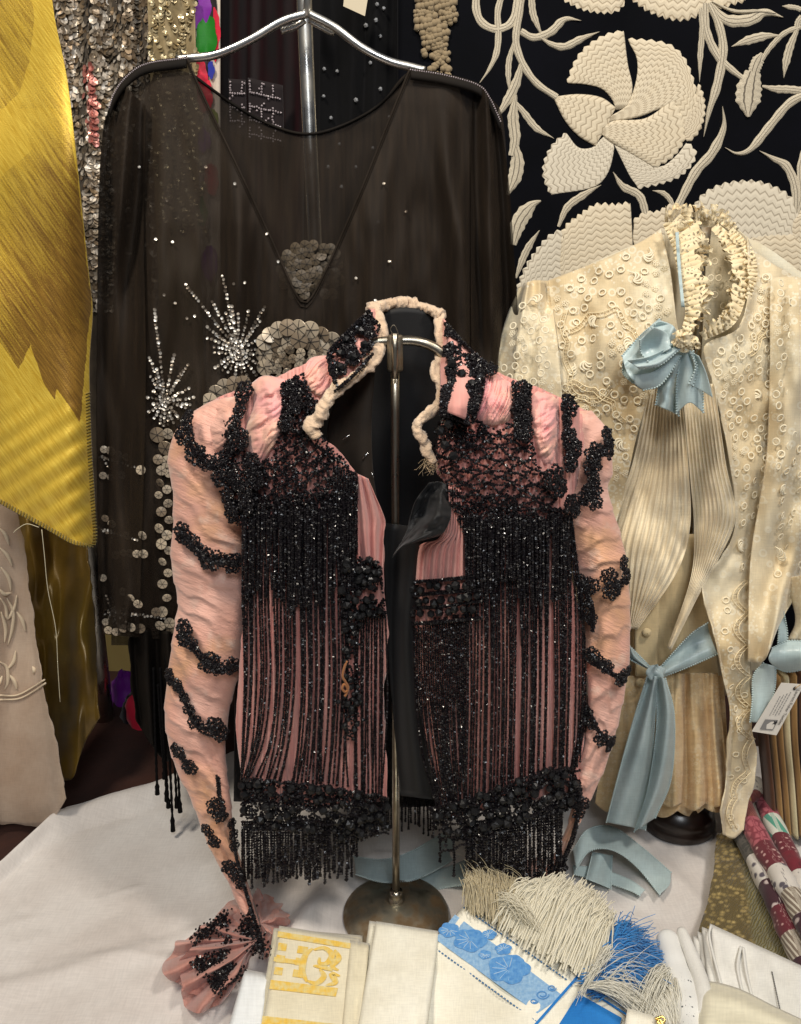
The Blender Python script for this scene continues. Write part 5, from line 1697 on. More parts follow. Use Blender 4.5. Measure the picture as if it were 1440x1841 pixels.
def lace_mat(name, c1, c2, scale, holes=.30):
    t = NT(name)
    v = t.n('ShaderNodeTexVoronoi', {'Vector': t.uv(), 'Scale': scale}, feature='DISTANCE_TO_EDGE')
    n = t.noise(26., 3.)
    th = t.math('MULTIPLY', n.outputs[0], holes)
    a = t.math('GREATER_THAN', th, v.outputs['Distance'])
    base = t.ramp(n.outputs[0], [(.35, c1), (.65, c2)]).outputs[0]
    t.set(Base_Color=base, Roughness=.85, Sheen_Weight=.3, Alpha=t.n('ShaderNodeMapRange', {0: a, 3: .18, 4: 1.}).outputs[0])
    t.put(t.b, 'Normal', t.bump(v.outputs['Distance'], .5, .001))
    return t.m


LTRIM = lace_mat('cream_bobbin_lace', srgb(240, 224, 186), srgb(226, 206, 164), 130., .48)
TUCK = fabric('tucked_cream_lawn', srgb(240, 228, 200), srgb(230, 212, 176), 6., .75, weave=380., sheen=.3, trans=.15)
TAN = fabric('tan_lawn', srgb(226, 206, 164), srgb(212, 188, 142), 8., .8, weave=400., sheen=.2)
TANL = embroidered('tan_lace', srgb(230, 204, 160), srgb(212, 180, 132), 30., .85, rs=105., mixf=.22, weave=260., sheen=.2, bumpn=.6, bscale=110.)

cb = thing('lace_blouse', 'cream embroidered lace blouse with high ruffled collar on a dark wooden stand', 'blouse', P(1210, 1450, .9))


def dC(X, Y, U=None, V=None):
    X, Y = A(X), A(Y)
    y = .868 + .05 * np.clip(np.abs(X - 1215) / 250., 0, 1.3) ** 2
    y = y + .075 * np.clip((640 - Y) / 240., 0, 1.1) ** 1.5
    y = y - .028 * np.clip((Y - 1000) / 160., 0, 1)
    y = y + .012 * fbm(X / 90., Y / 170., 2) + .006 * fbm(X / 34., Y / 60., 2)
    y = y + .007 * np.sin((X * .8 - Y * .45) / 26.) * np.exp(-((Y - 690) / 170.) ** 2) * np.exp(-((X - 1120) / 110.) ** 2)
    return y


LFR = dict(top=[(985, 505), (1080, 468), (1150, 436), (1188, 412)], bottom=[(1040, 1120), (1075, 1120)], left=[(985, 505), (1000, 620), (1012, 720), (1030, 900), (1040, 1120)], right=[(1188, 412), (1204, 480), (1214, 560), (1218, 625), (1172, 700), (1146, 780), (1118, 900), (1092, 1010), (1075, 1120)])
sheet('front_panel', LFR['top'], LFR['bottom'], LFR['left'], LFR['right'], dC, 110, 120, LACE, cb)
RFR = dict(top=[(1342, 425), (1360, 455), (1400, 480), (1500, 535)], bottom=[(1300, 1502), (1318, 1508), (1336, 1492)], left=[(1342, 425), (1345, 520), (1325, 590), (1268, 622), (1284, 700), (1306, 800), (1322, 930), (1300, 1000), (1262, 1046), (1281, 1128), (1300, 1219), (1312, 1274), (1309, 1335), (1303, 1420), (1297, 1460), (1300, 1502)], right=[(1500, 535), (1470, 800), (1400, 1000), (1352, 1100), (1349, 1200), (1351, 1304), (1360, 1350), (1357, 1400), (1346, 1440), (1336, 1492)])
sheet('front_panel', RFR['top'], RFR['bottom'], RFR['left'], RFR['right'], lambda X, Y, U, V: dC(X, Y) - .008 * np.exp(-(U / .08) ** 2), 110, 200, LACE, cb, edge=3)
# puffed left sleeve with gathers
sheet('sleeve', [(930, 520), (955, 505), (985, 505)], [(880, 1000), (1040, 1000)], [(930, 520), (905, 590), (892, 660), (884, 800), (880, 1000)], [(985, 505), (1000, 600), (1010, 700), (1026, 850), (1040, 1000)],
      lambda X, Y, U, V: dC(X, Y) - .012 - .022 * np.sin(U * 3.14) + .010 * np.abs(np.sin(U * 9 + V * 2 - .5)) * np.exp(-(V * 1.3) ** 2) + .016 * np.exp(-((X - 985 - (Y - 520) * -.22) / 14.) ** 2) * np.clip(1 - (Y - 520) / 320., 0, 1), 60, 80, LACE, cb)
sheet('sleeve', [(1385, 500), (1440, 500), (1520, 540)], [(1345, 1190), (1375, 1185), (1400, 1120)], [(1385, 500), (1380, 800), (1350, 1000), (1345, 1190)], [(1520, 540), (1500, 900), (1440, 1050), (1400, 1120)], lambda X, Y, U, V: dC(X, Y) - .014 - .024 * np.sin(U * 3.14) + .006 * np.sin(U * 12 + V * 6), 60, 80, LACE, cb)
# back inside the collar
sheet('back_panel', [(1195, 412), (1240, 396), (1275, 390), (1310, 400), (1345, 428)], [(1180, 720), (1320, 720)], [(1195, 412), (1200, 560), (1180, 720)], [(1345, 428), (1350, 560), (1320, 720)], lambda X, Y, U, V: .985 - .04 * (2 * U - 1) ** 2, 30, 30, LACE2, cb)
sheet('back_panel', [(960, 520), (1200, 420), (1345, 428), (1480, 520)], [(1040, 1250), (1360, 1250)], [(960, 520), (1040, 1250)], [(1480, 520), (1360, 1250)], lambda X, Y, U, V: 1.00 - .03 * (2 * U - 1) ** 2, 40, 40, LACE2, cb)


# frills: ruched strips made of zig-zag folds
def frill_strip(name, spine, width, deps, waves, amp, mat, parent, n=220, m=10, side=1., rag=.25, seed=0.):
    c = crv(spine, n)
    tn = np.gradient(c, axis=0)
    tn /= np.linalg.norm(tn, axis=1)[:, None] + 1e-9
    nn = np.stack([-tn[:, 1], tn[:, 0]], 1) * side
    s = np.linspace(0, 1, n)[:, None]
    v = np.linspace(0, 1, m)[None]
    w = np.interp(s[:, 0], np.linspace(0, 1, len(width)), width)[:, None]
    ph = s * waves * 6.283 + 2.0 * fbm(s * waves * .6 + seed, v * .7 + seed, 2)
    ww = w * v * (1 + rag * fbm(s * waves * 2 + seed, v * 0 + 1.5, 2)) + w * .10 * np.sin(ph) * v
    X = c[:, None, 0] + nn[:, None, 0] * ww + tn[:, None, 0] * w * .22 * np.cos(ph * 1.0) * v ** .7
    Y = c[:, None, 1] + nn[:, None, 1] * ww + tn[:, None, 1] * w * .22 * np.cos(ph * 1.0) * v ** .7
    d = np.interp(s[:, 0], np.linspace(0, 1, len(deps)), deps)[:, None] + amp * np.sin(ph) * (.25 + v) + .3 * amp * fbm(s * waves * 3 + seed, v * 3, 2)
    return mesh(name, P(X, Y, d), gf(n, m), mat, parent, uv=np.stack([X, -Y], -1) / 1000)


frill_strip('collar_frill', [(1192, 404), (1210, 450), (1222, 510), (1232, 560), (1222, 600)], [46, 56, 44, 40, 20], [.925, .905, .885, .870, .856], 24, .0048, LTRIM, cb, n=420, side=-1, seed=1, rag=.5)
frill_strip('collar_frill', [(1192, 398), (1220, 404), (1250, 398), (1285, 398), (1318, 420)], [22, 30, 26, 24, 16], [.94, .965, .975, .972, .955], 22, .005, LTRIM, cb, n=420, side=-1, seed=4, rag=.5)
frill_strip('collar_frill', [(1290, 400), (1330, 440), (1346, 490), (1340, 540), (1318, 585), (1268, 612)], [14, 26, 32, 26, 30, 22], [.955, .935, .915, .895, .872, .862], 24, .0048, LTRIM, cb, n=420, side=1, seed=7, rag=.5)
frill_strip('collar_frill', [(1318, 408), (1352, 446), (1362, 490), (1350, 540)], [16, 18, 18, 14], [.945, .93, .91, .895], 20, .0045, LTRIM, cb, n=420, side=1, seed=9, rag=.5)
# threaded ribbon down the collar
RIB = fabric('blue_ribbon', srgb(212, 228, 228), srgb(188, 208, 210), 10., .30, weave=420., sheen=.3, spec=.5, bumpn=.35, bscale=26., trans=.28)
c = crv([(1212, 416), (1218, 450), (1224, 500), (1228, 556)], 40)
sheet('collar_ribbon', [(1214, 418), (1220, 417)], [(1225, 552), (1231, 552)], [(1214, 418), (1218, 480), (1225, 552)], [(1220, 417), (1224, 480), (1231, 552)], lambda X, Y, U, V: dC(X, Y) - .030 + .002 * np.sin(V * 26), 6, 40, RIB, cb)

# tucked jabot
def tuckd(n, dep0):
    return lambda X, Y, U, V: dC(X, Y) + dep0 + .0035 * np.abs(np.sin(U * n * 3.14)) + .012 * np.sin(U * 4 + V * 3)


sheet('tucked_panel', [(1168, 690), (1224, 700)], [(1122, 1128), (1146, 1132)], [(1168, 690), (1138, 830), (1106, 920), (1092, 1000), (1122, 1128)], [(1224, 700), (1238, 850), (1240, 950), (1216, 1030), (1146, 1132)], tuckd(12, .000), 170, 90, TUCK, cb, .0006)
sheet('tucked_panel', [(1226, 690), (1284, 690)], [(1200, 1164), (1206, 1170)], [(1226, 690), (1240, 850), (1248, 950), (1242, 1040), (1200, 1164)], [(1284, 690), (1304, 830), (1322, 930), (1288, 1012), (1258, 1066), (1206, 1170)], tuckd(10, -.006), 150, 90, TUCK, cb, .0006)
# inner bodice with covered buttons and lace peplum
sheet('under_bodice', [(1100, 960), (1290, 960)], [(1110, 1300), (1305, 1300)], [(1100, 960), (1120, 1200), (1110, 1300)], [(1290, 960), (1285, 1150), (1305, 1300)], lambda X, Y, U, V: .884 + .03 * (2 * U - 1) ** 2 + .005 * fbm(U * 6, V * 4, 3), 60, 40, TAN, cb)
sheet('button_placket', [(1140, 985), (1188, 985)], [(1142, 1215), (1180, 1215)], [(1140, 985), (1142, 1215)], [(1188, 985), (1180, 1215)], lambda X, Y, U, V: .876 + .0 * U, 10, 30, TAN, cb, .003)
for bx, by in [(1168, 1090), (1162, 1136), (1151, 1226), (1170, 1040)]:
    C0 = P(bx, by, .873)
    a = np.arange(20) / 20 * 6.283
    V = np.vstack([np.stack([r * np.cos(a) + C0[0], np.full(20, C0[1] - yy), r * np.sin(a) + C0[2]], 1) for r, yy in [(.0052, 0), (.0054, .002), (.004, .004), (.0005, .0048)]])
    mesh('button', V, gf(4, 20, True)[:, ::-1].copy(), TAN, cb, uv=np.zeros((80, 2)) + np.tile(np.stack([np.cos(a), np.sin(a)], 1) * .005, (4, 1)))


def scal(x, n):
    return np.abs(np.sin(x * n))


def peplum(x0, x1, y0, y1, xb0, xb1, n, dep0, nm, mat):
    S, U, V = coons([(x0, y0), (x1, y0)], [(xb0, y1), (xb1, y1)], [(x0, y0), (xb0, y1)], [(x1, y0), (xb1, y1)], 110, 70)
    X, Y = S[..., 0], S[..., 1] + 12 * (scal(U, n * 1.5708 * 2) - .5) * V ** 3 + 14 * np.sin(U * 3.14) * V
    d = dep0 + .016 * np.sin(U * 19 + 1.5 * V + 1.2 * fbm(U * 4, V, 2)) * (.25 + .75 * V) + .006 * fbm(U * 9, V * 2, 2)
    o = mesh(nm, P(X, Y, d), gf(70, 110), mat, cb, uv=np.stack([X, -Y], -1) / 1000)
    solid(o, .001, 0)


peplum(1100, 1300, 1215, 1450, 1070, 1316, 5, .882, 'peplum', TANL)
peplum(1190, 1290, 1210, 1438, 1180, 1312, 3, .866, 'peplum', TANL)
# long lace-edged tail panel on the right
TLe = [(1260, 1046), (1281, 1128), (1300, 1219), (1312, 1274), (1309, 1335), (1303, 1420), (1297, 1456), (1318, 1499)]
TRi = [(1345, 1030), (1348, 1152), (1351, 1243), (1351, 1304), (1360, 1350), (1353, 1395), (1336, 1423), (1326, 1450), (1332, 1480)]
dTl = lambda X, Y, U=None, V=None: dC(X, Y) - .001
sheet('tail_panel', [(1180, 1430), (1300, 1440)], [(1275, 1494), (1318, 1505)], [(1240, 1440), (1260, 1470), (1275, 1494)], [(1300, 1440), (1312, 1480), (1318, 1505)], .875, 20, 16, LACE2, cb, edge=3) if False else None


def lace_line(spine, w, n, dep, off, parent, name='lace_insertion', mat=LTRIM, scallop=0., ns=6):
    c = crv(spine, n)
    tn = np.gradient(c, axis=0)
    tn /= np.linalg.norm(tn, axis=1)[:, None] + 1e-9
    nn = np.stack([-tn[:, 1], tn[:, 0]], 1)
    s = np.linspace(0, 1, n)
    base = c + nn * (scallop * (np.abs(np.sin(s * ns * 3.1416)) - .5))[:, None]
    parts = []
    for k, (o_, r) in enumerate([(-w / 2, 1.0), (w / 2, 1.0)]):
        q = base + nn * o_
        parts.append(tube(None, P(q[:, 0], q[:, 1], dep(q[:, 0], q[:, 1]) - off), r * mpp(.86, 900), 4, None))
    L = np.linalg.norm(np.diff(c, axis=0), axis=1).sum()
    for k in range(int(L / 6)):
        i = int((k + .5) / (L / 6) * (n - 1))
        q = np.stack([base[i] - nn[i] * w / 2, base[i] + nn[i] * w / 2])
        parts.append(tube(None, P(q[:, 0], q[:, 1], dep(q[:, 0], q[:, 1]) - off), .6 * mpp(.86, 900), 4, None))
    V, f = merge(parts)
    return mesh(name, V, f, mat, parent)


for sp, w, sc, ns, dp in [([(1331, 1045), (1334, 1110), (1336, 1200), (1338, 1270), (1342, 1330)], 9, 22, 5, dTl), ([(1345, 1330), (1340, 1390), (1318, 1430), (1316, 1490)], 9, 10, 3, dTl),
                          ([(1022, 600), (1060, 570), (1110, 560), (1140, 600), (1180, 620)], 8, 8, 4, dC), ([(1012, 560), (1020, 640), (1030, 700), (1060, 720), (1100, 700)], 8, 8, 4, dC),
                          ([(1005, 720), (1030, 690), (1060, 700), (1095, 720), (1120, 760)], 8, 6, 4, dC), ([(1362, 610), (1385, 570), (1420, 560), (1460, 575)], 9, 6, 3, dC), ([(1350, 640), (1380, 600), (1440, 596)], 7, 5, 3, dC)]:
    lace_line(sp, w, 90, dp, .003, cb, scallop=sc, ns=ns)

# embroidered eyelets and sprigs on the batiste
def torus_mesh(name, R, r, n=14, m=6):
    a, b = np.meshgrid(np.arange(n) / n * 6.283, np.arange(m) / m * 6.283, indexing='ij')
    V = np.stack([(R + r * np.cos(b)) * np.cos(a), .35 * r * np.sin(b), (R + r * np.cos(b)) * np.sin(a)], -1).reshape(-1, 3)
    i, j = np.meshgrid(np.arange(n), np.arange(m), indexing='ij')
    i, j = i.ravel(), j.ravel()
    f = np.stack([i * m + j, i * m + (j + 1) % m, ((i + 1) % n) * m + (j + 1) % m, ((i + 1) % n) * m + j], 1)
    return md(name, V, f, EMBR)


EY = torus_mesh('eyelet', 1., .24)


def sprig_mesh(seed):
    g = np.random.default_rng(seed)
    parts = []
    for k in range(4):
        a0 = -1.0 + k * .55 + g.normal() * .1
        q = [(0, 0, 0), (math.cos(a0) * .7, -.12, math.sin(a0) * .7), (math.cos(a0 + .35) * 1.25, -.1, math.sin(a0 + .35) * 1.25), (math.cos(a0 + .9) * 1.55, 0, math.sin(a0 + .9) * 1.55)]
        c = crv(q, 12)
        parts.append(tube(None, c, .05 + .13 * np.sin(np.linspace(.2, 3.0, 12)), 5, None))
    V, f = merge(parts)
    V[:, 1] *= .4
    return md('sprig', V, f, EMBR)


def blossom_mesh(seed):
    parts = []
    for k in range(5):
        a = k / 5 * 6.283
        q = np.stack([np.cos(np.linspace(0, 6.283, 9)) * .42 + .75 * math.cos(a), np.full(9, -.08), np.sin(np.linspace(0, 6.283, 9)) * .42 + .75 * math.sin(a)], 1)
        parts.append(tube(None, q, .15, 5, None, caps=False))
    V, f = merge(parts)
    V[:, 1] *= .4
    return md('blossom', V, f, EMBR)


SPR = [sprig_mesh(s) for s in range(3)]
BLO = blossom_mesh(1)
MC = mpp(.87, 800)


def place(name, m_, x, y, r, dep, off=.002):
    e = 4.
    gx = (float(dep(x + e, y)) - float(dep(x - e, y))) / (2 * e * MC)
    gy = (float(dep(x, y + e)) - float(dep(x, y - e))) / (2 * e * MC)
    n_ = Vector((np.clip(gx, -1.2, 1.2), -1, np.clip(-gy, -1.2, 1.2)))
    q = Vector((0, -1, 0)).rotation_difference(n_).to_matrix()
    inst(name, m_, P(x, y, float(dep(x, y)) - off), q @ Matrix.Rotation(rng.random() * 6.28, 3, 'Y'), r * MC, cb)


PL = [(1000, 520), (1180, 430), (1200, 560), (1205, 640), (1165, 700), (1140, 780), (1110, 890), (1100, 760), (1015, 720)]
PR = [(1365, 490), (1440, 520), (1440, 1050), (1330, 1020), (1335, 930), (1318, 800), (1296, 690), (1282, 640), (1340, 600), (1362, 560)]
PS = [(915, 600), (940, 545), (975, 520), (985, 600), (985, 720), (900, 680)]
dSlv = lambda X, Y: float(dC(X, Y)) - .034
dR2 = lambda X, Y: float(dC(X, Y)) - (.034 if X > 1395 else .003)
dL2 = lambda X, Y: float(dC(X, Y)) - .002
placed = []
for poly, dp, n in ((PL, dL2, 78), (PR, dR2, 120), (PS, dSlv, 24)):
    a_ = A(poly)
    tries = k = 0
    while k < n and tries < 6000:
        tries += 1
        x, y = rng.uniform(a_[:, 0].min(), a_[:, 0].max()), rng.uniform(a_[:, 1].min(), a_[:, 1].max())
        if not inpoly(x, y, poly):
            continue
        kind = rng.random()
        rad = 9 if kind < .62 else (17 if kind < .82 else 14)
        if any((x - p[0]) ** 2 + (y - p[1]) ** 2 < (rad + p[2]) ** 2 * .95 for p in placed):
            continue
        placed.append((x, y, rad))
        if kind < .62:
            place('eyelet', EY, x, y, 6.0, dp, .0008)
        elif kind < .82:
            place('sprig', SPR[k % 3], x, y, 12., dp, .0008)
        else:
            for j in range(3):
                place('blossom', BLO, x + 10 * math.cos(j * 2.1), y + 10 * math.sin(j * 2.1), 5.2, dp, .0008)
        k += 1
for _ in range(70):
    y = rng.uniform(1060, 1480)
    x0 = np.interp(y, A(TLe)[:, 1], A(TLe)[:, 0]) + 8
    x1 = np.interp(y, A(TRi)[:9, 1], A(TRi)[:9, 0]) - 6
    x = rng.uniform(x0, max(x0 + 1, x1))
    if any((x - p[0]) ** 2 + (y - p[1]) ** 2 < (8 + p[2]) ** 2 for p in placed):
        continue
    placed.append((x, y, 8))
    place('eyelet', EY, x, y, 5.6, lambda a, b: float(dTl(a, b)), .0008)
# eyelets seen inside the back of the collar
for x, y in [(1285, 470), (1292, 500), (1285, 530), (1300, 550), (1272, 560), (1308, 520), (1298, 575), (1278, 500)]:
    place('eyelet', EY, x, y, 5.5, lambda a, b: .978)

# ------------------------------------------------------------------ ribbon work
PICOT = fabric('ribbon_picot', srgb(190, 206, 204), srgb(168, 186, 186), 20., .6)


def ribbon(top, bottom, left, right, dep, parent, nu=24, nv=50, name='ribbon_loop', edges=('l', 'r'), ground=False, thick=.0007, inset=5.):
    o = sheet(name, top, bottom, left, right, dep, nu, nv, RIB, parent, thick, ground=ground)
    S, U, V = coons(top, bottom, left, right, nu, nv)
    X, Y = S[..., 0], S[..., 1]
    d = dep(X, Y, U, V)
    pts = G(X, Y, d) if ground else P(X, Y, d)
    for e in edges:
        line = {'l': pts[:, 0], 'r': pts[:, -1], 't': pts[0], 'b': pts[-1], 'l1': pts[:, 4], 'r1': pts[:, -5]}[e]
        L = np.linalg.norm(np.diff(line, axis=0), axis=1).sum()
        n = max(4, int(L / .0026))
        q = crv(line, n, False)
        Vb, fb = beads(q + A([0, -.0006, .0004]), .0012, 'ico')
        po = mesh('picot_edge', Vb, fb, PICOT, o, smooth=True)
        po['kind'] = 'stuff'
    return o


bow = thing('ribbon_bow', 'pale blue picot ribbon bow pinned below the lace collar', 'bow', P(1215, 740, .83))
b0 = .832
ribbon([(1118, 640), (1150, 605), (1185, 575)], [(1160, 700), (1195, 660), (1222, 622)], [(1118, 640), (1130, 675), (1160, 700)], [(1185, 575), (1212, 588), (1222, 622)], lambda X, Y, U, V: b0 - .016 * np.sin(V * 3.14) + .007 * np.sin(U * 6) + .006 * np.abs(np.sin(U * 4 + V * 5)) * U + .003 * fbm(U * 4, V * 5, 2), bow, edges=('t', 'b'), nu=50, nv=60)
ribbon([(1172, 590), (1185, 578), (1210, 585)], [(1170, 632), (1192, 640), (1214, 628)], [(1172, 590), (1166, 612), (1170, 632)], [(1210, 585), (1216, 606), (1214, 628)], lambda X, Y, U, V: b0 - .012 + .012 * np.sin(V * 3.14), bow, edges=('l', 'l1'))
ribbon([(1128, 648), (1170, 640), (1214, 616)], [(1150, 664), (1188, 656), (1224, 626)], [(1128, 648), (1150, 664)], [(1214, 616), (1224, 626)], lambda X, Y, U, V: b0 - .024 - .006 * np.sin(U * 3) + .003 * np.sin(V * 6), bow, edges=('b',))
ribbon([(1150, 612), (1176, 588)], [(1164, 650), (1206, 626)], [(1150, 612), (1152, 634), (1164, 650)], [(1176, 588), (1200, 600), (1206, 626)], lambda X, Y, U, V: b0 - .028 + .008 * np.sin(V * 3.14) + .004 * np.sin(U * 5), bow, edges=('l',))
ribbon([(1138, 675), (1180, 665), (1222, 622)], [(1157, 702), (1190, 690), (1228, 634)], [(1138, 675), (1142, 692), (1157, 702)], [(1222, 622), (1228, 634)], lambda X, Y, U, V: b0 - .014 - .010 * np.sin(U * 3), bow, edges=('b',))
ribbon([(1120, 650), (1142, 660)], [(1136, 688), (1160, 700)], [(1120, 650), (1120, 672), (1136, 688)], [(1142, 660), (1160, 700)], lambda X, Y, U, V: b0 + .002 + .006 * np.sin(V * 5), bow, edges=('l',))
ribbon([(1214, 628), (1232, 630)], [(1178, 728), (1206, 740), (1220, 748)], [(1214, 628), (1190, 670), (1178, 728)], [(1232, 630), (1222, 690), (1220, 748)], lambda X, Y, U, V: b0 - .006 + .008 * np.sin(U * 7 + V * 2) + .004 * fbm(U * 3, V * 4, 2), bow)
ribbon([(1222, 628), (1246, 632)], [(1216, 744), (1240, 724), (1264, 742)], [(1222, 628), (1216, 690), (1216, 744)], [(1246, 632), (1262, 690), (1264, 742)], lambda X, Y, U, V: b0 - .014 + .006 * np.sin(U * 5 + 2), bow)
ribbon([(1240, 632), (1256, 640)], [(1238, 690), (1258, 700), (1281, 714)], [(1240, 632), (1250, 660), (1238, 690)], [(1256, 640), (1270, 672), (1281, 714)], lambda X, Y, U, V: b0 - .024 + .006 * np.sin(U * 4), bow, edges=('l', 'l1'))
frill_strip('lace_knot', [(1208, 600), (1225, 592), (1240, 604), (1248, 626), (1228, 634), (1210, 622)], [16, 18, 16, 12, 14, 14], [b0 - .026, b0 - .028, b0 - .028, b0 - .022, b0 - .024, b0 - .026], 9, .004, LTRIM, bow, n=120, side=1, seed=3)
frill_strip('lace_knot', [(1206, 616), (1222, 626), (1244, 618), (1252, 630)], [14, 20, 18, 8], [b0 - .030, b0 - .031, b0 - .030, b0 - .026], 6, .004, LTRIM, bow, n=100, side=-1, seed=8)

sash = thing('waist_ribbon', 'pale blue picot ribbon sash knotted round the waist of the lace blouse', 'sash', P(1180, 1480, .85))
s0 = .848
ribbon([(1126, 1150), (1136, 1166)], [(1172, 1206), (1180, 1212)], [(1126, 1150), (1126, 1180), (1172, 1206)], [(1136, 1166), (1160, 1190), (1180, 1212)], lambda X, Y, U, V: s0 + .006 * np.sin(U * 8), sash, name='ribbon_band')
ribbon([(1272, 1120), (1276, 1140), (1290, 1176)], [(1188, 1198), (1186, 1206), (1194, 1216)], [(1272, 1120), (1240, 1142), (1188, 1198)], [(1290, 1176), (1240, 1198), (1194, 1216)], lambda X, Y, U, V: s0 + .004 + .006 * np.sin(U * 5 + V) - .0 * V, sash, name='ribbon_band')
knotc = P(1178, 1210, s0 - .010)
a, b = np.meshgrid(np.linspace(0, 6.283, 26, endpoint=False), np.linspace(-1.5, 1.5, 16))
rr = 1 + .16 * np.sin(a * 4 + b * 3) + .1 * fbm(a * 2, b * 2, 2)
mesh('ribbon_knot', np.stack([knotc[0] + .0105 * rr * np.cos(a) * np.cos(b), knotc[1] + .008 * rr * np.sin(a) * np.cos(b), knotc[2] + .0085 * rr * np.sin(b)], -1), gf(16, 26, True)[:, ::-1].copy(), RIB, sash, uv=np.stack([a, b], -1) * .01)
ribbon([(1164, 1214), (1182, 1216)], [(1090, 1478), (1160, 1492)], [(1164, 1214), (1140, 1290), (1115, 1380), (1090, 1478)], [(1182, 1216), (1176, 1300), (1172, 1400), (1160, 1492)], lambda X, Y, U, V: s0 - .012 + .008 * np.sin(U * 6 + V * 3), sash, name='ribbon_tail', nv=90)
ribbon([(1178, 1214), (1196, 1220)], [(1140, 1495), (1178, 1470)], [(1178, 1214), (1180, 1310), (1164, 1420), (1140, 1495)], [(1196, 1220), (1212, 1290), (1206, 1400), (1178, 1470)], lambda X, Y, U, V: s0 - .020 + .010 * np.sin(U * 5 + V * 2 + 1), sash, name='ribbon_tail', nv=90)
zr = lambda a_, b_: (lambda X, Y, U, V: a_ + b_ * np.sin(U * 5 + V * 4))
ribbon([(1030, 1528), (1056, 1492), (1100, 1486), (1150, 1520), (1206, 1568)], [(1036, 1562), (1060, 1530), (1100, 1528), (1142, 1556), (1186, 1608)], [(1030, 1528), (1036, 1562)], [(1206, 1568), (1204, 1590), (1186, 1608)], lambda X, Y, U, V: .022 + .012 * np.sin(U * 4.5) + .004 * np.sin(U * 11 + V * 2), sash, name='ribbon_tail', nu=70, nv=14, edges=('t', 'b'), ground=True)
ribbon([(1066, 1532), (1100, 1538)], [(1054, 1580), (1098, 1598)], [(1066, 1532), (1054, 1580)], [(1100, 1538), (1098, 1598)], lambda X, Y, U, V: .012 + .008 * np.sin(U * 4 + V), sash, name='ribbon_tail', ground=True)
ribbon([(1030, 1556), (1075, 1560), (1130, 1580), (1160, 1600)], [(1032, 1572), (1075, 1582), (1130, 1600), (1150, 1610)], [(1030, 1556), (1032, 1572)], [(1160, 1600), (1150, 1610)], lambda X, Y, U, V: .006 + .002 * np.sin(U * 9), sash, name='ribbon_tail', nu=50, nv=10, edges=('b',), ground=True)
ribbon([(636, 1540), (690, 1545), (740, 1530), (806, 1492)], [(640, 1572), (690, 1586), (750, 1580), (824, 1540)], [(636, 1540), (640, 1572)], [(806, 1492), (824, 1540)], lambda X, Y, U, V: .010 + .014 * np.sin(U * 3.1 + V * .8) + .004 * np.sin(U * 12), sash, name='ribbon_tail', nu=60, nv=16, edges=('t', 'b'), ground=True)
ribbon([(670, 1584), (740, 1576), (800, 1560), (850, 1540)], [(690, 1606), (740, 1612), (800, 1596), (850, 1590)], [(670, 1584), (690, 1606)], [(850, 1540), (850, 1590)], lambda X, Y, U, V: .006 + .008 * np.sin(U * 6 + V), sash, name='ribbon_tail', nu=50, nv=14, edges=('b',), ground=True)
# ------------------------------------------------------------------ folded linens in front
def zT(X, Y, U=None, V=None):
    X, Y = A(X), A(Y)
    return .094 - (Y - 1590) / 260. * .040 + .003 * fbm(X / 90., Y / 90., 2)


def slab(name, pts4, z, thick, mat, parent, nu=30, nv=30, bump=.0015, seed=0., zf=None):
    """folded cloth layer: four photo corners (tl,tr,br,bl) lifted to height z with thickness"""
    tl, tr, br, bl_ = pts4
    S, U, V = coons([tl, tr], [bl_, br], [tl, bl_], [tr, br], nu, nv, False)
    zz_ = (zf(S[..., 0], S[..., 1]) if zf else z) + bump * fbm(U * 5 + seed, V * 5 + seed, 3)
    e = np.minimum(np.minimum(U, 1 - U) * 22, np.minimum(V, 1 - V) * 22).clip(0, 1)
    zz_ = zz_ - thick * .45 * (1 - np.sqrt(1 - (1 - e) ** 2))
    top = G(S[..., 0], S[..., 1], zz_)
    low = top.copy()
    low[..., 2] -= thick * .9
    n = nu * nv
    f1 = gf(nv, nu)
    idx = np.arange(n).reshape(nv, nu)
    ring = np.r_[idx[0, :], idx[1:, -1], idx[-1, ::-1][1:], idx[::-1, 0][1:]]
    side = np.stack([ring[:-1], ring[1:], ring[1:] + n, ring[:-1] + n], 1)
    Vv = np.vstack([top.reshape(-1, 3), low.reshape(-1, 3)])
    uv = np.stack([S[..., 0], -S[..., 1]], -1).reshape(-1, 2) / 1000
    return mesh(name, Vv, [np.vstack([f1, f1[:, ::-1] + n, side])], mat, parent, uv=np.vstack([uv, uv + .003]))


CRM = fabric('cream_linen', srgb(242, 238, 222), srgb(230, 224, 204), 8., .75, weave=420., sheen=.25, bumpn=.1, bscale=60.)
OAT = fabric('oat_linen', srgb(232, 224, 198), srgb(220, 210, 182), 8., .8, weave=420., sheen=.25)
GOLD = fabric('gold_damask', srgb(232, 192, 84), srgb(226, 206, 140), 90., .6, weave=420., sheen=.2, lo=.40, hi=.62)
WHT = fabric('white_linen', srgb(230, 228, 222), srgb(216, 214, 206), 7., .75, weave=520., sheen=.2, bumpn=.1, bscale=40.)
BLU = fabric('blue_weave', srgb(22, 108, 184), srgb(34, 126, 200), 10., .7, weave=420., sheen=.2)
BLD = fabric('blue_damask', srgb(122, 164, 204), srgb(152, 186, 214), 160., .7, weave=460., sheen=.2)
BLF = fabric('blue_damask_flower', srgb(70, 132, 196), srgb(104, 158, 208), 120., .7, weave=460., sheen=.2)

# white card / paper at lower left
wc = slab('white_packet', [(440, 1742), (492, 1752), (470, 1900), (395, 1900)], .052, .030, fabric('white_paper', srgb(236, 240, 242), None, 4., .6, weave=200.), None, 14, 14, .0004)
tag(wc, 'plain white packet lying beside the gold checked napkin', 'packet')

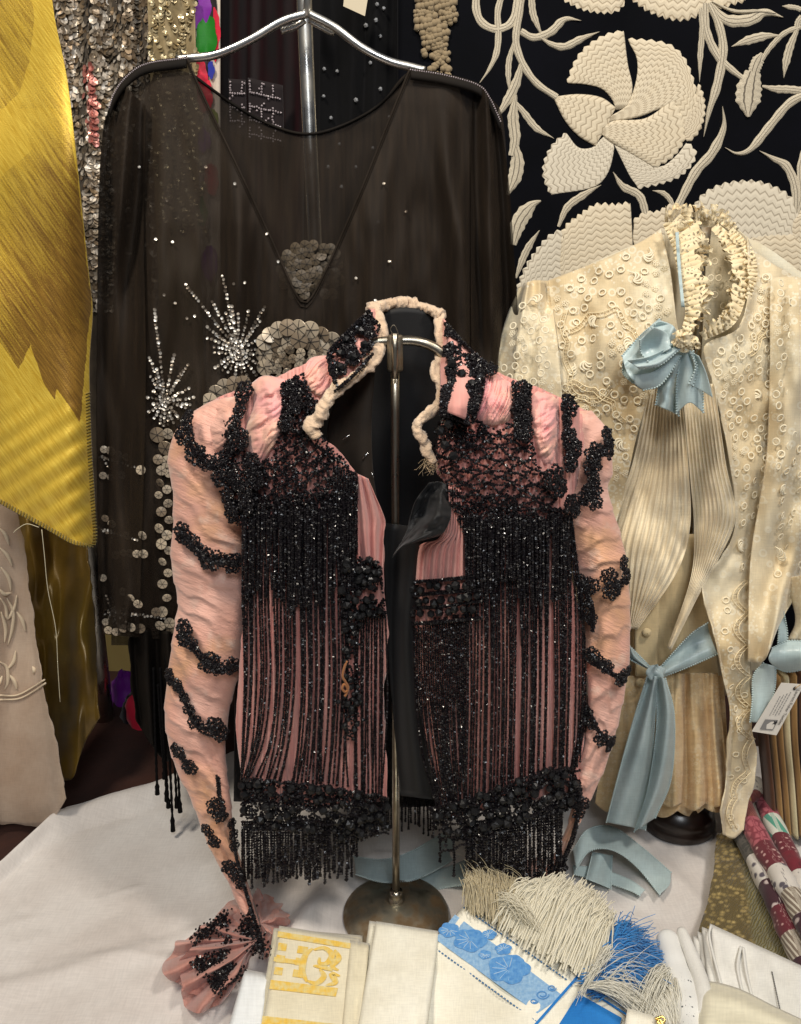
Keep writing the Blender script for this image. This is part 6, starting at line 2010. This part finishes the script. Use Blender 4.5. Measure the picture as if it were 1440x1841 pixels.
gn = thing('gold_napkin', 'folded oat linen napkin woven with gold checks and scrolls', 'napkin', G(560, 1760, .03))
gz = lambda X, Y: .072 - (A(Y) - 1665) / 200. * .010 + 0 * A(X)
slab('fold', [(492, 1668), (652, 1682), (640, 1900), (455, 1900)], .056, .012, OAT, gn, seed=2, zf=lambda X, Y: gz(X, Y) - .012)
slab('fold', [(502, 1664), (648, 1688), (628, 1900), (462, 1900)], .07, .010, OAT, gn, bump=.0003, seed=1, zf=gz)
slab('hem_fold', [(630, 1690), (664, 1696), (648, 1900), (610, 1900)], .07, .006, OAT, gn, 10, 20, seed=5, zf=lambda X, Y: gz(X, Y) + .003)


def decal(name, pts, zf, lift, mat, parent, n=20, m=20):
    tl, tr, br, bl_ = pts
    S, U, V = coons([tl, tr], [bl_, br], [tl, bl_], [tr, br], n, m, False)
    o = mesh(name, G(S[..., 0], S[..., 1], zf(S[..., 0], S[..., 1]) + lift), gf(m, n), mat, parent, uv=np.stack([S[..., 0], -S[..., 1]], -1) / 1000)
    return o


def lerp4(c4, u, v):
    tl, tr, br, bl_ = [A(p) for p in c4]
    return tuple((tl * (1 - u) + tr * u) * (1 - v) + (bl_ * (1 - u) + br * u) * v)


PQ = [(500, 1674), (632, 1696), (606, 1792), (484, 1778)]
def block(u0, u1, v0, v1, lift=.0008):
    decal('gold_block', [lerp4(PQ, u0, v0), lerp4(PQ, u1, v0), lerp4(PQ, u1, v1), lerp4(PQ, u0, v1)], gz, lift, GOLD, gn, 10, 10)


block(0, 1, 0, .10)
block(0, .98, .84, 1.0)
for r in range(3):
    for c_ in range(2):
        block(.03 + c_ * .21 + (.06 if c_ else 0), .15 + c_ * .21 + (.08 if c_ else 0), .19 + r * .21, .32 + r * .21)
block(.0, .32, .44, .52, .0011)
S_ = []
for (q, w) in [([(.50, .2), (.42, .35), (.42, .6), (.52, .8)], .05), ([(.52, .22), (.66, .16), (.78, .26), (.74, .42), (.64, .44), (.62, .34)], .045), ([(.52, .78), (.66, .80), (.74, .66), (.66, .54)], .045), ([(.80, .16), (.88, .3), (.82, .46), (.92, .52)], .045), ([(.80, .82), (.92, .74), (.84, .6), (.96, .62)], .045), ([(.56, .50), (.70, .50), (.84, .54)], .04)]:
    c = crv(q, 24)
    tn = np.gradient(c, axis=0)
    tn /= np.linalg.norm(tn, axis=1)[:, None]
    nn_ = np.stack([-tn[:, 1], tn[:, 0]], 1)
    ww = w * np.sin(np.linspace(.35, 2.8, 24))
    e1, e2 = c + nn_ * ww[:, None], c - nn_ * ww[:, None]
    pts = A([[lerp4(PQ, *e1[i]), lerp4(PQ, *c[i]), lerp4(PQ, *e2[i])] for i in range(24)])
    mesh('gold_scroll', G(pts[..., 0], pts[..., 1], gz(pts[..., 0], pts[..., 1]) + .0010), gf(24, 3), GOLD, gn, uv=np.stack([pts[..., 0], -pts[..., 1]], -1) / 1000)
decal('gold_block', [(472, 1826), (612, 1842), (604, 1900), (462, 1900)], gz, .0008, GOLD, gn)

wn = thing('cream_napkin', 'plain cream folded napkin between the gold napkin and blue towel', 'napkin', G(700, 1760, .03))
nz = lambda X, Y: .083 - (A(Y) - 1660) / 200. * .014 + 0 * A(X)
slab('fold', [(664, 1655), (784, 1676), (760, 1900), (628, 1900)], .07, .014, CRM, wn, seed=3, zf=lambda X, Y: nz(X, Y) - .010)
slab('fold', [(676, 1656), (790, 1674), (760, 1900), (634, 1900)], .08, .007, CRM, wn, seed=4, zf=nz)

bt = thing('blue_towel', 'cream damask towel with blue flower band, blue block and long fringe', 'towel', G(880, 1760, .05))
slab('towel_fold', [(838, 1622), (1118, 1760), (1150, 1990), (560, 1960)], .08, .016, CRM, bt, 60, 60, .002, seed=6, zf=zT)
slab('towel_fold', [(838, 1622), (880, 1600), (1130, 1700), (1118, 1760)], .08, .010, CRM, bt, 50, 20, .002, seed=7, zf=lambda X, Y: zT(X, Y) - .002)
BB = [(818, 1644), (1012, 1790), (966, 1822), (782, 1688)]
decal('damask_band', BB, zT, .0016, BLD, bt, 50, 20)


def flw(cx, cy, r, seed, k=5):
    n = 60
    a = np.arange(n) / n * 6.283
    rr = r * (.82 + .18 * np.abs(np.sin(a * k / 2 + seed)) + .05 * fbm(np.cos(a) * 3 + seed, np.sin(a) * 3, 2))
    x, y = np.r_[cx, cx + rr * np.cos(a) * 1.05], np.r_[cy, cy + rr * np.sin(a) * .72]
    i = np.arange(n)
    mesh('damask_flower', G(x, y, zT(x, y) + .0022), np.stack([np.zeros(n, int), 1 + (i + 1) % n, 1 + i], 1), BLF, bt, uv=np.stack([x, -y], 1) / 1000)
    parts = []
    for j in range(7):
        b = seed + j * .55
        q = np.stack([cx + r * .8 * np.linspace(.15, 1, 6) * math.cos(b), cy + r * .55 * np.linspace(.15, 1, 6) * math.sin(b)], 1)
        parts.append(tube(None, G(q[:, 0], q[:, 1], zT(q[:, 0], q[:, 1]) + .0023), .0004, 4, None))
    V, f = merge(parts)
    mesh('damask_vein', V, f, fabric('pale_blue_thread', srgb(176, 204, 226), None, 4., .8), bt)


for x, y, r, s in [(808, 1672, 19, .3), (845, 1690, 30, 1.), (880, 1680, 13, 2.), (915, 1742, 38, 1.6), (905, 1706, 15, 2.5), (872, 1716, 12, .2)]:
    flw(x, y, r, s)
for cx, cy, r in [(975, 1788, 12), (992, 1776, 8), (960, 1800, 7)]:
    a = np.linspace(0, 9, 40)
    q = np.stack([cx + r * (1 - a / 14) * np.cos(a), cy + r * .7 * (1 - a / 14) * np.sin(a)], 1)
    tube('damask_scroll', G(q[:, 0], q[:, 1], zT(q[:, 0], q[:, 1]) + .0018), .0007, 4, BLF, bt)
BLD2 = fabric('blue_stitch', srgb(70, 116, 160), None, 4., .8)
for a, b, n in [((832, 1630), (1020, 1762), 34), ((776, 1700), (966, 1838), 34)]:
    parts = []
    for k in range(n):
        s = (k + .5) / n
        x, y = a[0] + (b[0] - a[0]) * s, a[1] + (b[1] - a[1]) * s
        q = A([(x - 1.6, y - 1.1), (x + 1.6, y + 1.1)])
        parts.append(tube(None, G(q[:, 0], q[:, 1], zT(q[:, 0], q[:, 1]) + .0010), .0008, 5, None))
    V, f = merge(parts)
    mesh('stitched_line', V, f, BLD2, bt)
# blue corner
decal('blue_block', [(1040, 1786), (1118, 1830), (1080, 1960), (930, 1960)], zT, .0018, BLU, bt, 20, 20)
for a, b, w in [((1086, 1702), (940, 1868), 5), ((1104, 1716), (1040, 1786), 3.5), ((1052, 1776), (1130, 1826), 3.5), ((1066, 1760), (1150, 1816), 2.)]:
    d_ = A(b) - A(a)
    n_ = A([-d_[1], d_[0]]) / np.linalg.norm(d_) * w / 2
    decal('blue_stripe', [tuple(A(a) + n_), tuple(A(b) + n_), tuple(A(b) - n_), tuple(A(a) - n_)], zT, .0024, BLU, bt, 30, 4)
# fringes
def fringe_bed(top, bottom, left, right, mat_, lift):
    sheet('fringe_bed', top, bottom, left, right, lambda X, Y, U, V: zT(X, Y) + lift + .004 * np.sin(U * 3.14) * np.sin(V * 3.14) + .001 * np.sin(U * 60), 40, 20, mat_, bt, .001, ground=True, edge=3)


fringe_bed([(848, 1588), (900, 1592), (960, 1598), (1020, 1598), (1066, 1622), (1096, 1662)], [(842, 1624), (900, 1652), (1000, 1706), (1066, 1742)], [(848, 1588), (842, 1624)], [(1096, 1662), (1066, 1742)], CRM, .004)
fringe_bed([(1112, 1684), (1150, 1716), (1184, 1752)], [(1066, 1772), (1100, 1790), (1150, 1812)], [(1112, 1684), (1066, 1772)], [(1184, 1752), (1150, 1812)], BLU, .002)
fringe_bed([(1170, 1800), (1190, 1782), (1208, 1768)], [(1196, 1880), (1210, 1880), (1222, 1866)], [(1170, 1800), (1196, 1880)], [(1208, 1768), (1222, 1866)], CRM, .004)
FRG = fabric('ivory_fringe', (.98, .94, .80, 1), (.96, .90, .72, 1), 90., .6, sheen=.1, trans=.3)
FRG2 = fabric('flax_fringe', srgb(240, 230, 200), srgb(226, 212, 174), 90., .6, sheen=.4, trans=.4)
BFR = fabric('blue_fringe', srgb(36, 128, 206), srgb(66, 156, 224), 60., .5, sheen=.3, trans=.2)
WFR = fabric('white_fringe', (.98, .96, .88, 1), (.95, .92, .80, 1), 90., .6, sheen=.1, trans=.3)


def fringe(name, root_line, tip_line, n, mat, zr_, zt_, jr=2., jt=6., sag=.006, r=.00042, curl=.05, lj=.15):
    curl *= .6
    a, b = crv(root_line, 200), crv(tip_line, 200)
    s = rng.random(n)
    i = (s * 199).astype(int)
    q0 = a[i] + rng.normal(size=(n, 2)) * jr
    q1 = b[i] + rng.normal(size=(n, 2)) * jt
    q1 = q0 + (q1 - q0) * (1 + rng.normal(size=(n, 1)) * lj)
    z0 = zT(q0[:, 0], q0[:, 1]) + zr_ + rng.random(n) * .006
    z1 = zT(q1[:, 0], q1[:, 1]) + zt_ + rng.normal(size=n) * .004
    V, f = hairs(G(q0[:, 0], q0[:, 1], z0), G(q1[:, 0], q1[:, 1], z1), sag * rng.uniform(.3, 1.2, n), r, 7, curl)
    o = mesh(name, V, f, mat, bt)
    o['kind'] = 'stuff'
    return o


fringe('white_fringe', [(905, 1640), (960, 1680), (1020, 1715), (1072, 1740)], [(950, 1592), (1005, 1588), (1062, 1612), (1102, 1658)], 1500, FRG, .004, .016, 12, 5, .012, .00105, .025, .07)
fringe('white_fringe', [(845, 1625), (880, 1640), (930, 1660)], [(838, 1578), (870, 1576), (925, 1590)], 800, FRG2, .003, .012, 8, 5, .010, .00070, .035, .12)
fringe('white_fringe', [(886, 1612), (910, 1630), (940, 1648)], [(945, 1652), (955, 1660), (958, 1664)], 500, FRG, .010, .012, 6, 5, .014, .00045, .05)
fringe('flying_thread', [(850, 1600), (900, 1600), (960, 1600)], [(835, 1562), (875, 1560), (890, 1556)], 50, FRG2, .006, .02, 8, 8, .004, .00028, .12, .4)
fringe('blue_fringe', [(1060, 1770), (1080, 1735), (1100, 1700)], [(1150, 1800), (1160, 1750), (1120, 1672)], 2200, BFR, .004, .004, 9, 12, .012, .00060, .035)
fringe('blue_fringe', [(1070, 1780), (1090, 1745), (1108, 1706)], [(1186, 1770), (1184, 1740), (1136, 1680)], 1300, BFR, .002, .000, 9, 10, .008, .00060, .035)
fringe('pale_fringe_tassel', [(1060, 1776), (1066, 1770)], [(1150, 1830), (1176, 1812)], 160, WFR, .012, .010, 2, 5, .012, .0004, .05)
fringe('pale_fringe_tassel', [(1096, 1700), (1104, 1708)], [(1056, 1772), (1050, 1780)], 120, WFR, .012, .012, 2, 3, .008, .0004, .06)
fringe('pale_fringe_tassel', [(1190, 1738), (1200, 1750)], [(1140, 1830), (1165, 1850)], 200, WFR, .010, .010, 4, 8, .014, .0006, .06)
fringe('pale_fringe_tassel', [(1165, 1800), (1190, 1780), (1212, 1760)], [(1200, 1880), (1215, 1880), (1226, 1860)], 500, WFR, .006, .012, 6, 6, .012, .0006, .05)
fringe('blue_loose_threads', [(1070, 1750), (1110, 1760)], [(1150, 1700), (1170, 1800)], 40, WFR, .018, .018, 10, 20, .01, .0003, .15)
cd = slab('card_corner', [(1128, 1812), (1180, 1828), (1180, 1930), (1110, 1930)], .11, .004, CRM, None, 8, 8, .0, zf=lambda X, Y: zT(X, Y) + .026)
cd.name = 'linen_label'
tag(cd, 'small cream cloth label lying on the towel fringe, pinned with brass', 'label')
c = crv([(1178, 1832), (1190, 1828), (1195, 1834), (1188, 1840), (1182, 1838), (1186, 1833), (1192, 1843)], 40)
bp = tube('brass_pin', G(c[:, 0], c[:, 1], zT(c[:, 0], c[:, 1]) + .030), .0011, 8, metal('brass', (.78, .55, .18, 1), .2))
tag(bp, 'bent brass pin on the cream cloth label', 'pin')

# ------------------------------------------------------------------ bottom right: linens, brocade, quilt roll
BRO = NT('olive_brocade')
uvn = BRO.mapping((1, 1, 1), .5)
w1 = BRO.n('ShaderNodeTexWave', {'Vector': uvn, 'Scale': 62., 'Distortion': 6., 'Detail': 2., 'Detail Scale': 1.5})
n1 = BRO.noise(9., 3.)
v1 = BRO.n('ShaderNodeTexVoronoi', {'Vector': BRO.mapping((1, 1.6, 1), .4), 'Scale': 90.})
c1 = BRO.ramp(v1.outputs['Distance'], [(.15, srgb(176, 154, 98)), (.55, srgb(104, 90, 54))]).outputs[0]
c2 = BRO.ramp(w1.outputs['Fac'], [(.3, srgb(96, 88, 54)), (.55, srgb(162, 146, 72)), (.8, srgb(120, 118, 100))]).outputs[0]
sx = BRO.n('ShaderNodeSeparateXYZ', {0: BRO.uv()})
mk = BRO.n('ShaderNodeMapRange', {0: BRO.math('ADD', BRO.math('MULTIPLY', sx.outputs[0], 1.), BRO.math('MULTIPLY', sx.outputs[1], .12)), 1: 1.145, 2: 1.155})
BRO.set(Base_Color=BRO.mix(mk.outputs[0], c1, c2), Roughness=.55, Metallic=.15, Sheen_Weight=.2)
BRO.put(BRO.b, 'Normal', BRO.bump(BRO.math('ADD', v1.outputs['Distance'], w1.outputs['Fac']), .6, .002))
br_ = sheet('brocade_panel', [(1288, 1500), (1340, 1500), (1420, 1560), (1520, 1600)], [(1252, 1690), (1320, 1740), (1420, 1800), (1520, 1840)], [(1288, 1500), (1278, 1590), (1252, 1690)], [(1520, 1600), (1520, 1840)], lambda X, Y, U, V: .020 + .006 * np.sin(U * 6 + V * 3) + .004 * fbm(U * 6, V * 5, 2), 70, 60, BRO.m, None, .0025, ground=True, edge=2)
tag(br_, 'olive and gold woven brocade with paisley, lying under the quilt roll', 'brocade')

qr = thing('patchwork_roll', 'rolled patchwork quilt of crimson, pink and white prints', 'quilt', G(1390, 1600, .02))


def print_mat(name, c1, c2, kind, scale):
    t = NT(name)
    if kind == 'stripe':
        w = t.n('ShaderNodeTexWave', {'Vector': t.mapping((1, 1, 1), .2), 'Scale': scale, 'Distortion': .6})
        fac = t.ramp(w.outputs['Fac'], [(.55, c1), (.7, c2)]).outputs[0]
    elif kind == 'dot':
        v = t.n('ShaderNodeTexVoronoi', {'Vector': t.uv(), 'Scale': scale})
        fac = t.ramp(v.outputs['Distance'], [(.22, c2), (.34, c1)]).outputs[0]
    else:
        v = t.n('ShaderNodeTexVoronoi', {'Vector': t.uv(), 'Scale': scale}, feature='DISTANCE_TO_EDGE')
        fac = t.ramp(v.outputs['Distance'], [(.06, c2), (.14, c1)]).outputs[0]
    t.set(Base_Color=fac, Roughness=.8, Sheen_Weight=.2)
    n = t.noise(500., 2.)
    t.put(t.b, 'Normal', t.bump(n.outputs[0], .2, .0006))
    return t.m


PR_ = [print_mat('crimson_dot', srgb(98, 26, 40), srgb(190, 150, 146), 'dot', 130.), print_mat('pink_net', srgb(168, 88, 98), srgb(124, 46, 60), 'net', 90.), print_mat('white_sprig', srgb(206, 200, 192), srgb(86, 80, 90), 'dot', 70.), print_mat('grey_stripe', srgb(120, 106, 92), srgb(200, 192, 176), 'stripe', 60.), print_mat('maroon_stripe', srgb(100, 40, 40), srgb(150, 90, 80), 'stripe', 110.), print_mat('plum_dot', srgb(58, 24, 36), srgb(196, 180, 176), 'dot', 60.), print_mat('red_plain', srgb(110, 24, 40), srgb(96, 20, 34), 'dot', 40.), print_mat('charcoal', srgb(62, 60, 56), srgb(84, 80, 74), 'net', 120.), print_mat('teal_white', srgb(206, 208, 196), srgb(80, 150, 130), 'stripe', 20.), print_mat('gold_print', srgb(180, 140, 80), srgb(120, 90, 50), 'net', 80.)]


def roll(path, rad, order, z, seed, parent, nseg=7):
    c = crv(path, 84)
    path3 = G(c[:, 0], c[:, 1], z)
    for k in range(nseg):
        i0, i1 = int(k * 83 / nseg), int((k + 1) * 83 / nseg) + 1
        p = path3[i0:i1 + 1] if i1 < 84 else path3[i0:]
        n = len(p)
        V, f = tube(None, p, 1., 16, None, caps=(k in (0, nseg - 1)))
        m_ = n * 16
        a = np.arange(16) / 16 * 6.283
        vec = V[:m_].reshape(n, 16, 3) - p[:, None]
        t_ = np.linspace(0, 1, n)[:, None]
        rr = rad * (1 + .12 * fbm(np.cos(a)[None] * 1.5 + seed, np.linspace(i0, i1, n)[:, None] * .12 + seed, 2)) * (.965 + .05 * np.sin(t_ * 3.14))
        V[:m_] = (p[:, None] + vec * rr[..., None]).reshape(-1, 3)
        uv = np.zeros((len(V), 2))
        uv[:m_] = np.stack(np.broadcast_arrays(a[None] * rad, (np.linspace(i0, i1, n) * .004)[:, None]), -1).reshape(-1, 2)
        mesh('patch', V, f, PR_[order[k % len(order)]], parent, uv=uv)


roll([(1310, 1462), (1345, 1520), (1390, 1610), (1430, 1700), (1462, 1780)], .0125, [6, 7, 2, 5, 0, 3, 5], .033, 1., qr)
roll([(1330, 1440), (1360, 1500), (1400, 1570), (1450, 1660), (1490, 1740)], .0130, [4, 1, 0, 2, 3, 5, 0], .050, 3., qr)
roll([(1358, 1408), (1386, 1470), (1420, 1540), (1470, 1640)], .0110, [2, 1, 8, 0, 6, 2, 4], .048, 5., qr)
roll([(1326, 1446), (1345, 1436), (1362, 1428)], .0070, [9, 4], .058, 8., qr, 2)

tb = thing('striped_bundle', 'standing bundle of tan folded cloths with dark piped edges', 'cloths', G(1420, 1505, .0))
TC_ = [fabric('tan_ticking', srgb(166, 130, 80), srgb(146, 110, 64), 12., .8, weave=380.), fabric('cream_ticking', srgb(222, 210, 172), srgb(206, 192, 150), 12., .8, weave=380.), fabric('brown_ticking', srgb(96, 60, 36), srgb(70, 42, 26), 12., .8, weave=380.)]
order = [2, 0, 0, 1, 0, 2, 0, 0, 1, 0, 2, 0, 0, 2, 0]
for k in range(15):
    x0 = 1376 + k * 11.5
    dx = -2 + k * 1.0
    path = crv([(x0 - 4 + k * 2.6, 1225 - k * 3), (x0 + 2 + k * 1.5, 1320), (x0 + 14 + dx, 1420), (x0 + 20 + dx, 1508 - abs(k - 5) * 1.5)], 40)
    d = .872 - .002 * k
    w3 = P(path[:, 0], path[:, 1], d + 0 * path[:, 0])
    V, f = tube(None, w3, .0034, 10, None)
    n = 40
    vec = V[:400].reshape(40, 10, 3) - w3[:, None]
    vec[..., 1] *= 5.
    V[:400] = (w3[:, None] + vec + A([0, .012, 0])).reshape(-1, 3)
    uv = np.zeros((len(V), 2))
    uv[:400] = np.stack(np.broadcast_arrays(np.arange(10)[None] * .004, np.linspace(0, .2, 40)[:, None]), -1).reshape(-1, 2)
    fo = mesh('cloth_fold', V, f, TC_[order[k]], tb, uv=uv)

rb = thing('ribbon_tie', 'pale blue ribbon tied above the hanging paper tag', 'ribbon', P(1400, 1300, .84))
ribbon([(1388, 1165), (1420, 1152), (1470, 1156)], [(1392, 1200), (1420, 1208), (1470, 1196)], [(1388, 1165), (1382, 1185), (1392, 1200)], [(1470, 1156), (1470, 1196)], lambda X, Y, U, V: .842 - .012 * np.sin(V * 3.14) + .004 * np.sin(U * 6), rb, edges=('t', 'b'))
ribbon([(1372, 1192), (1394, 1198)], [(1348, 1298), (1376, 1300)], [(1372, 1192), (1354, 1215), (1352, 1260), (1348, 1298)], [(1394, 1198), (1392, 1240), (1376, 1300)], lambda X, Y, U, V: .840 - .006 * np.sin(U * 3.14) + .005 * np.sin(V * 5), rb)
ribbon([(1396, 1090), (1408, 1100)], [(1398, 1156), (1416, 1156)], [(1396, 1090), (1400, 1120), (1398, 1156)], [(1408, 1100), (1414, 1130), (1416, 1156)], lambda X, Y, U, V: .850 + .004 * np.sin(V * 5), rb)
sl3 = sheet('linen_sleeve', [(1408, 1040), (1520, 1020)], [(1416, 1150), (1500, 1155)], [(1408, 1040), (1425, 1085), (1430, 1120), (1416, 1150)], [(1520, 1020), (1500, 1155)], lambda X, Y, U, V: .868 - .02 * np.sin(U * 3.14) + .005 * np.sin(U * 12 + V * 4), 40, 30, LACE, None)
tag(sl3, 'gathered cream linen cuff coming down to the blue ribbon tie', 'cuff')

# hanging paper tag with its print
tg = thing('paper_tag', 'white paper tag with printed lines and small picture, on a thread', 'tag', P(1394, 1290, .826))
PAPER = fabric('tag_paper', srgb(222, 216, 206), None, 4., .7, weave=200.)
INK = plain('tag_ink', srgb(40, 38, 40), .8)
INKG = plain('tag_grey', srgb(130, 128, 126), .8)
TQ = [(1405, 1228), (1446, 1231), (1396, 1322), (1352, 1315)]      # hole end left/right, picture end right/left
yt = .824
c4 = [P(x, y, yt) for x, y in TQ]
V = np.vstack([A(c4), A(c4) + A([0, .0008, 0])])
mesh('card', V, np.array([[0, 3, 2, 1], [4, 5, 6, 7], [0, 1, 5, 4], [1, 2, 6, 5], [2, 3, 7, 6], [3, 0, 4, 7]]), PAPER, tg, smooth=False, uv=rng.random((8, 2)) * .02)
o3, ex, ey = A(c4[1]), None, None
ax_u = A(c4[2]) - A(c4[1])            # along the length, away from the hole
ax_v = A(c4[0]) - A(c4[1])            # across
Lu, Lv = np.linalg.norm(ax_u), np.linalg.norm(ax_v)
ax_u, ax_v = ax_u / Lu, ax_v / Lv
nrm_ = np.cross(ax_u, ax_v)
if nrm_[1] > 0:
    nrm_ = -nrm_
nrm_ /= np.linalg.norm(nrm_)


def tag_text(txt, u, v, size, mat):
    cu = bpy.data.curves.new('text', 'FONT')
    cu.body = txt
    cu.size = size
    ob = bpy.data.objects.new('text', cu)
    col.objects.link(ob)
    dg = bpy.context.evaluated_depsgraph_get()
    m_ = bpy.data.meshes.new_from_object(ob.evaluated_get(dg))
    bpy.data.objects.remove(ob)
    n = len(m_.vertices)
    co = np.zeros(n * 3, np.float32)
    m_.vertices.foreach_get('co', co)
    co = co.reshape(-1, 3)
    w = o3 + ax_u * u + ax_v * v + nrm_ * .0007 + co[:, :1] * ax_u - co[:, 1:2] * ax_v * 1.0
    m_.vertices.foreach_set('co', (w - rootloc(tg)).astype(np.float32).ravel())
    m_.materials.clear()
    m_.materials.append(mat)
    m_.name = 'printed_line'
    link('printed_line', m_, tg)


tag_text('Laurent Fisher Textiles', Lu * .10, Lv * .22, Lu * .074, INK)


def tag_poly(name, uvs, mat, lift=.0008):
    pts = A([o3 + ax_u * u * Lu + ax_v * v * Lv + nrm_ * lift for u, v in uvs])
    n = len(pts)
    f = [np.array([[0, i, i + 1] for i in range(1, n - 1)])]
    mesh(name, pts, f, mat, tg, smooth=False)


for k in range(4):                     # small print too blurred to read: rows of grey strokes
    u_ = .15 + .03 * k
    while u_ < .60 + .02 * (k % 2):
        w_ = rng.uniform(.018, .055)
        tag_poly('printed_line', [(u_, .40 + .12 * k), (u_ + w_, .40 + .12 * k), (u_ + w_, .435 + .12 * k), (u_, .435 + .12 * k)], INKG)
        u_ += w_ + .014
tag_poly('printed_picture', [(.70, .30), (.90, .30), (.90, .88), (.70, .88)], INKG)
tag_poly('picture_figure', [(.72, .36), (.88, .34), (.88, .62), (.80, .70), (.74, .58)], PAPER, .0010)
tag_poly('printed_star', [(.735, .34), (.748, .27), (.762, .33), (.80, .34), (.775, .40), (.785, .48), (.748, .44), (.715, .48), (.725, .40), (.70, .36)], INK, .0012)
hole = o3 + ax_u * Lu * .075 + ax_v * Lv * .34
a = np.arange(16) / 16 * 6.283
tag_poly('eyelet_hole', [(.075 + .035 * math.cos(t_), .34 + .07 * math.sin(t_)) for t_ in a], INK)
c = crv([hole + nrm_ * .001, hole + A([.008, -.004, .010]), hole + A([.03, -.002, .028]), hole + A([.05, .0, .05])], 20)
tube('thread', c, .0006, 5, FRAY, tg)

# white linens at the right front
zW = lambda X, Y: .072 - (A(Y) - 1660) / 180. * .012 + 0 * A(X)
ln = thing('linen_sheaf', 'sheaf of pale hemmed linen handkerchiefs fanned beside the rolled cloths', 'linens', G(1320, 1760, .03))
for k, (tlx, tly, blx, bly) in enumerate([(1238, 1690, 1262, 1790), (1246, 1682, 1270, 1790), (1254, 1674, 1276, 1790), (1262, 1666, 1286, 1800), (1276, 1660, 1302, 1810)]):
    slab('folded_leaf', [(tlx, tly), (1480, 1762 + k * -2), (1500, 1960), (blx, bly + 90)], .05, .006, WHT, ln, 60, 26, .0022, seed=k * 1.7, zf=lambda X, Y, k=k: zW(X, Y) - .020 + .006 * k)
for q in ([(1332, 1702), (1326, 1740), (1336, 1790)], [(1336, 1704), (1342, 1750), (1354, 1800)], [(1278, 1664), (1276, 1690), (1296, 1770)]):
    c = crv(q, 30)
    tube('hem_cord', G(c[:, 0], c[:, 1], zW(c[:, 0], c[:, 1]) + .0062), .0013, 6, WHT, ln)
parts = []
for s in np.linspace(0, 1, 24):
    x, y = 1388 + 16 * s, 1748 + 76 * s
    q = A([(x - .4, y - 1), (x + .4, y + 1)])
    parts.append(tube(None, G(q[:, 0], q[:, 1], zW(q[:, 0], q[:, 1]) + .0066), .0007, 4, None))
V, f = merge(parts)
mesh('drawn_thread_hem', V, f, fabric('grey_thread', srgb(110, 108, 104), None, 4., .8), ln)


def soft_roll(name, path, r0, r1, z, mat, label, cat, seed):
    c = crv(path, 40)
    s = np.linspace(0, 1, 40)
    p3 = G(c[:, 0], c[:, 1], z)
    rr = np.interp(s, [0, .015, .05, 1], [r0 * .72, r0 * .92, r0, r1])
    V, f = tube(None, p3, 1., 20, None)
    a = np.arange(20) / 20 * 6.283
    vec = V[:800].reshape(40, 20, 3) - p3[:, None]
    V[:800] = (p3[:, None] + vec * (rr[:, None] * (1 + .08 * fbm(np.cos(a)[None] + seed, s[:, None] * 6 + seed, 2)))[..., None]).reshape(-1, 3)
    uv = np.zeros((len(V), 2))
    uv[:800] = np.stack(np.broadcast_arrays(a[None] * .02, s[:, None] * .2), -1).reshape(-1, 2)
    o = mesh(name, V, f, mat, None, uv=uv)
    return tag(o, label, cat)


tD = NT('dotted_linen')
vv_ = tD.n('ShaderNodeTexVoronoi', {'Vector': tD.uv(), 'Scale': 110., 'Randomness': .6})
sy = tD.n('ShaderNodeSeparateXYZ', {0: tD.uv()})
msk = tD.math('GREATER_THAN', sy.outputs[1], .085)
dots = tD.math('MULTIPLY', tD.math('LESS_THAN', vv_.outputs['Distance'], .17), msk)
wn_ = tD.noise(600., 2.)
tD.set(Base_Color=tD.mix(dots, srgb(226, 226, 222), srgb(90, 94, 98)), Roughness=.75, Sheen_Weight=.2)
tD.put(tD.b, 'Normal', tD.bump(wn_.outputs[0], .3, .0006))
soft_roll('rolled_cloth', [(1198, 1682), (1212, 1730), (1232, 1790), (1246, 1880)], .0105, .0125, .075, tD.m, 'rolled white cloth pricked with tiny holes, beside the towel fringe', 'cloth', 2.)
soft_roll('rolled_cloth', [(1224, 1672), (1240, 1710), (1262, 1770), (1270, 1830)], .0055, .0075, .082, WHT, 'thin rolled plain white cloth next to the pricked roll', 'cloth', 5.)
cf = sheet('cream_cloth', [(1258, 1775), (1275, 1766), (1330, 1780), (1400, 1815), (1500, 1862)], [(1250, 1960), (1500, 1960)], [(1258, 1775), (1252, 1850), (1250, 1960)], [(1500, 1862), (1500, 1960)], lambda X, Y, U, V: .092 + .006 * np.sin(U * 3.14) - .016 * np.exp(-(V / .08) ** 2) - .012 * np.exp(-(U / .05) ** 2) + .002 * fbm(U * 4, V * 4, 2), 60, 40, fabric('smooth_cream', srgb(224, 218, 194), None, 4., .55, weave=200.), None, .002, ground=True)
tag(cf, 'smooth plain cream cloth folded over the linen sheaf', 'cloth')
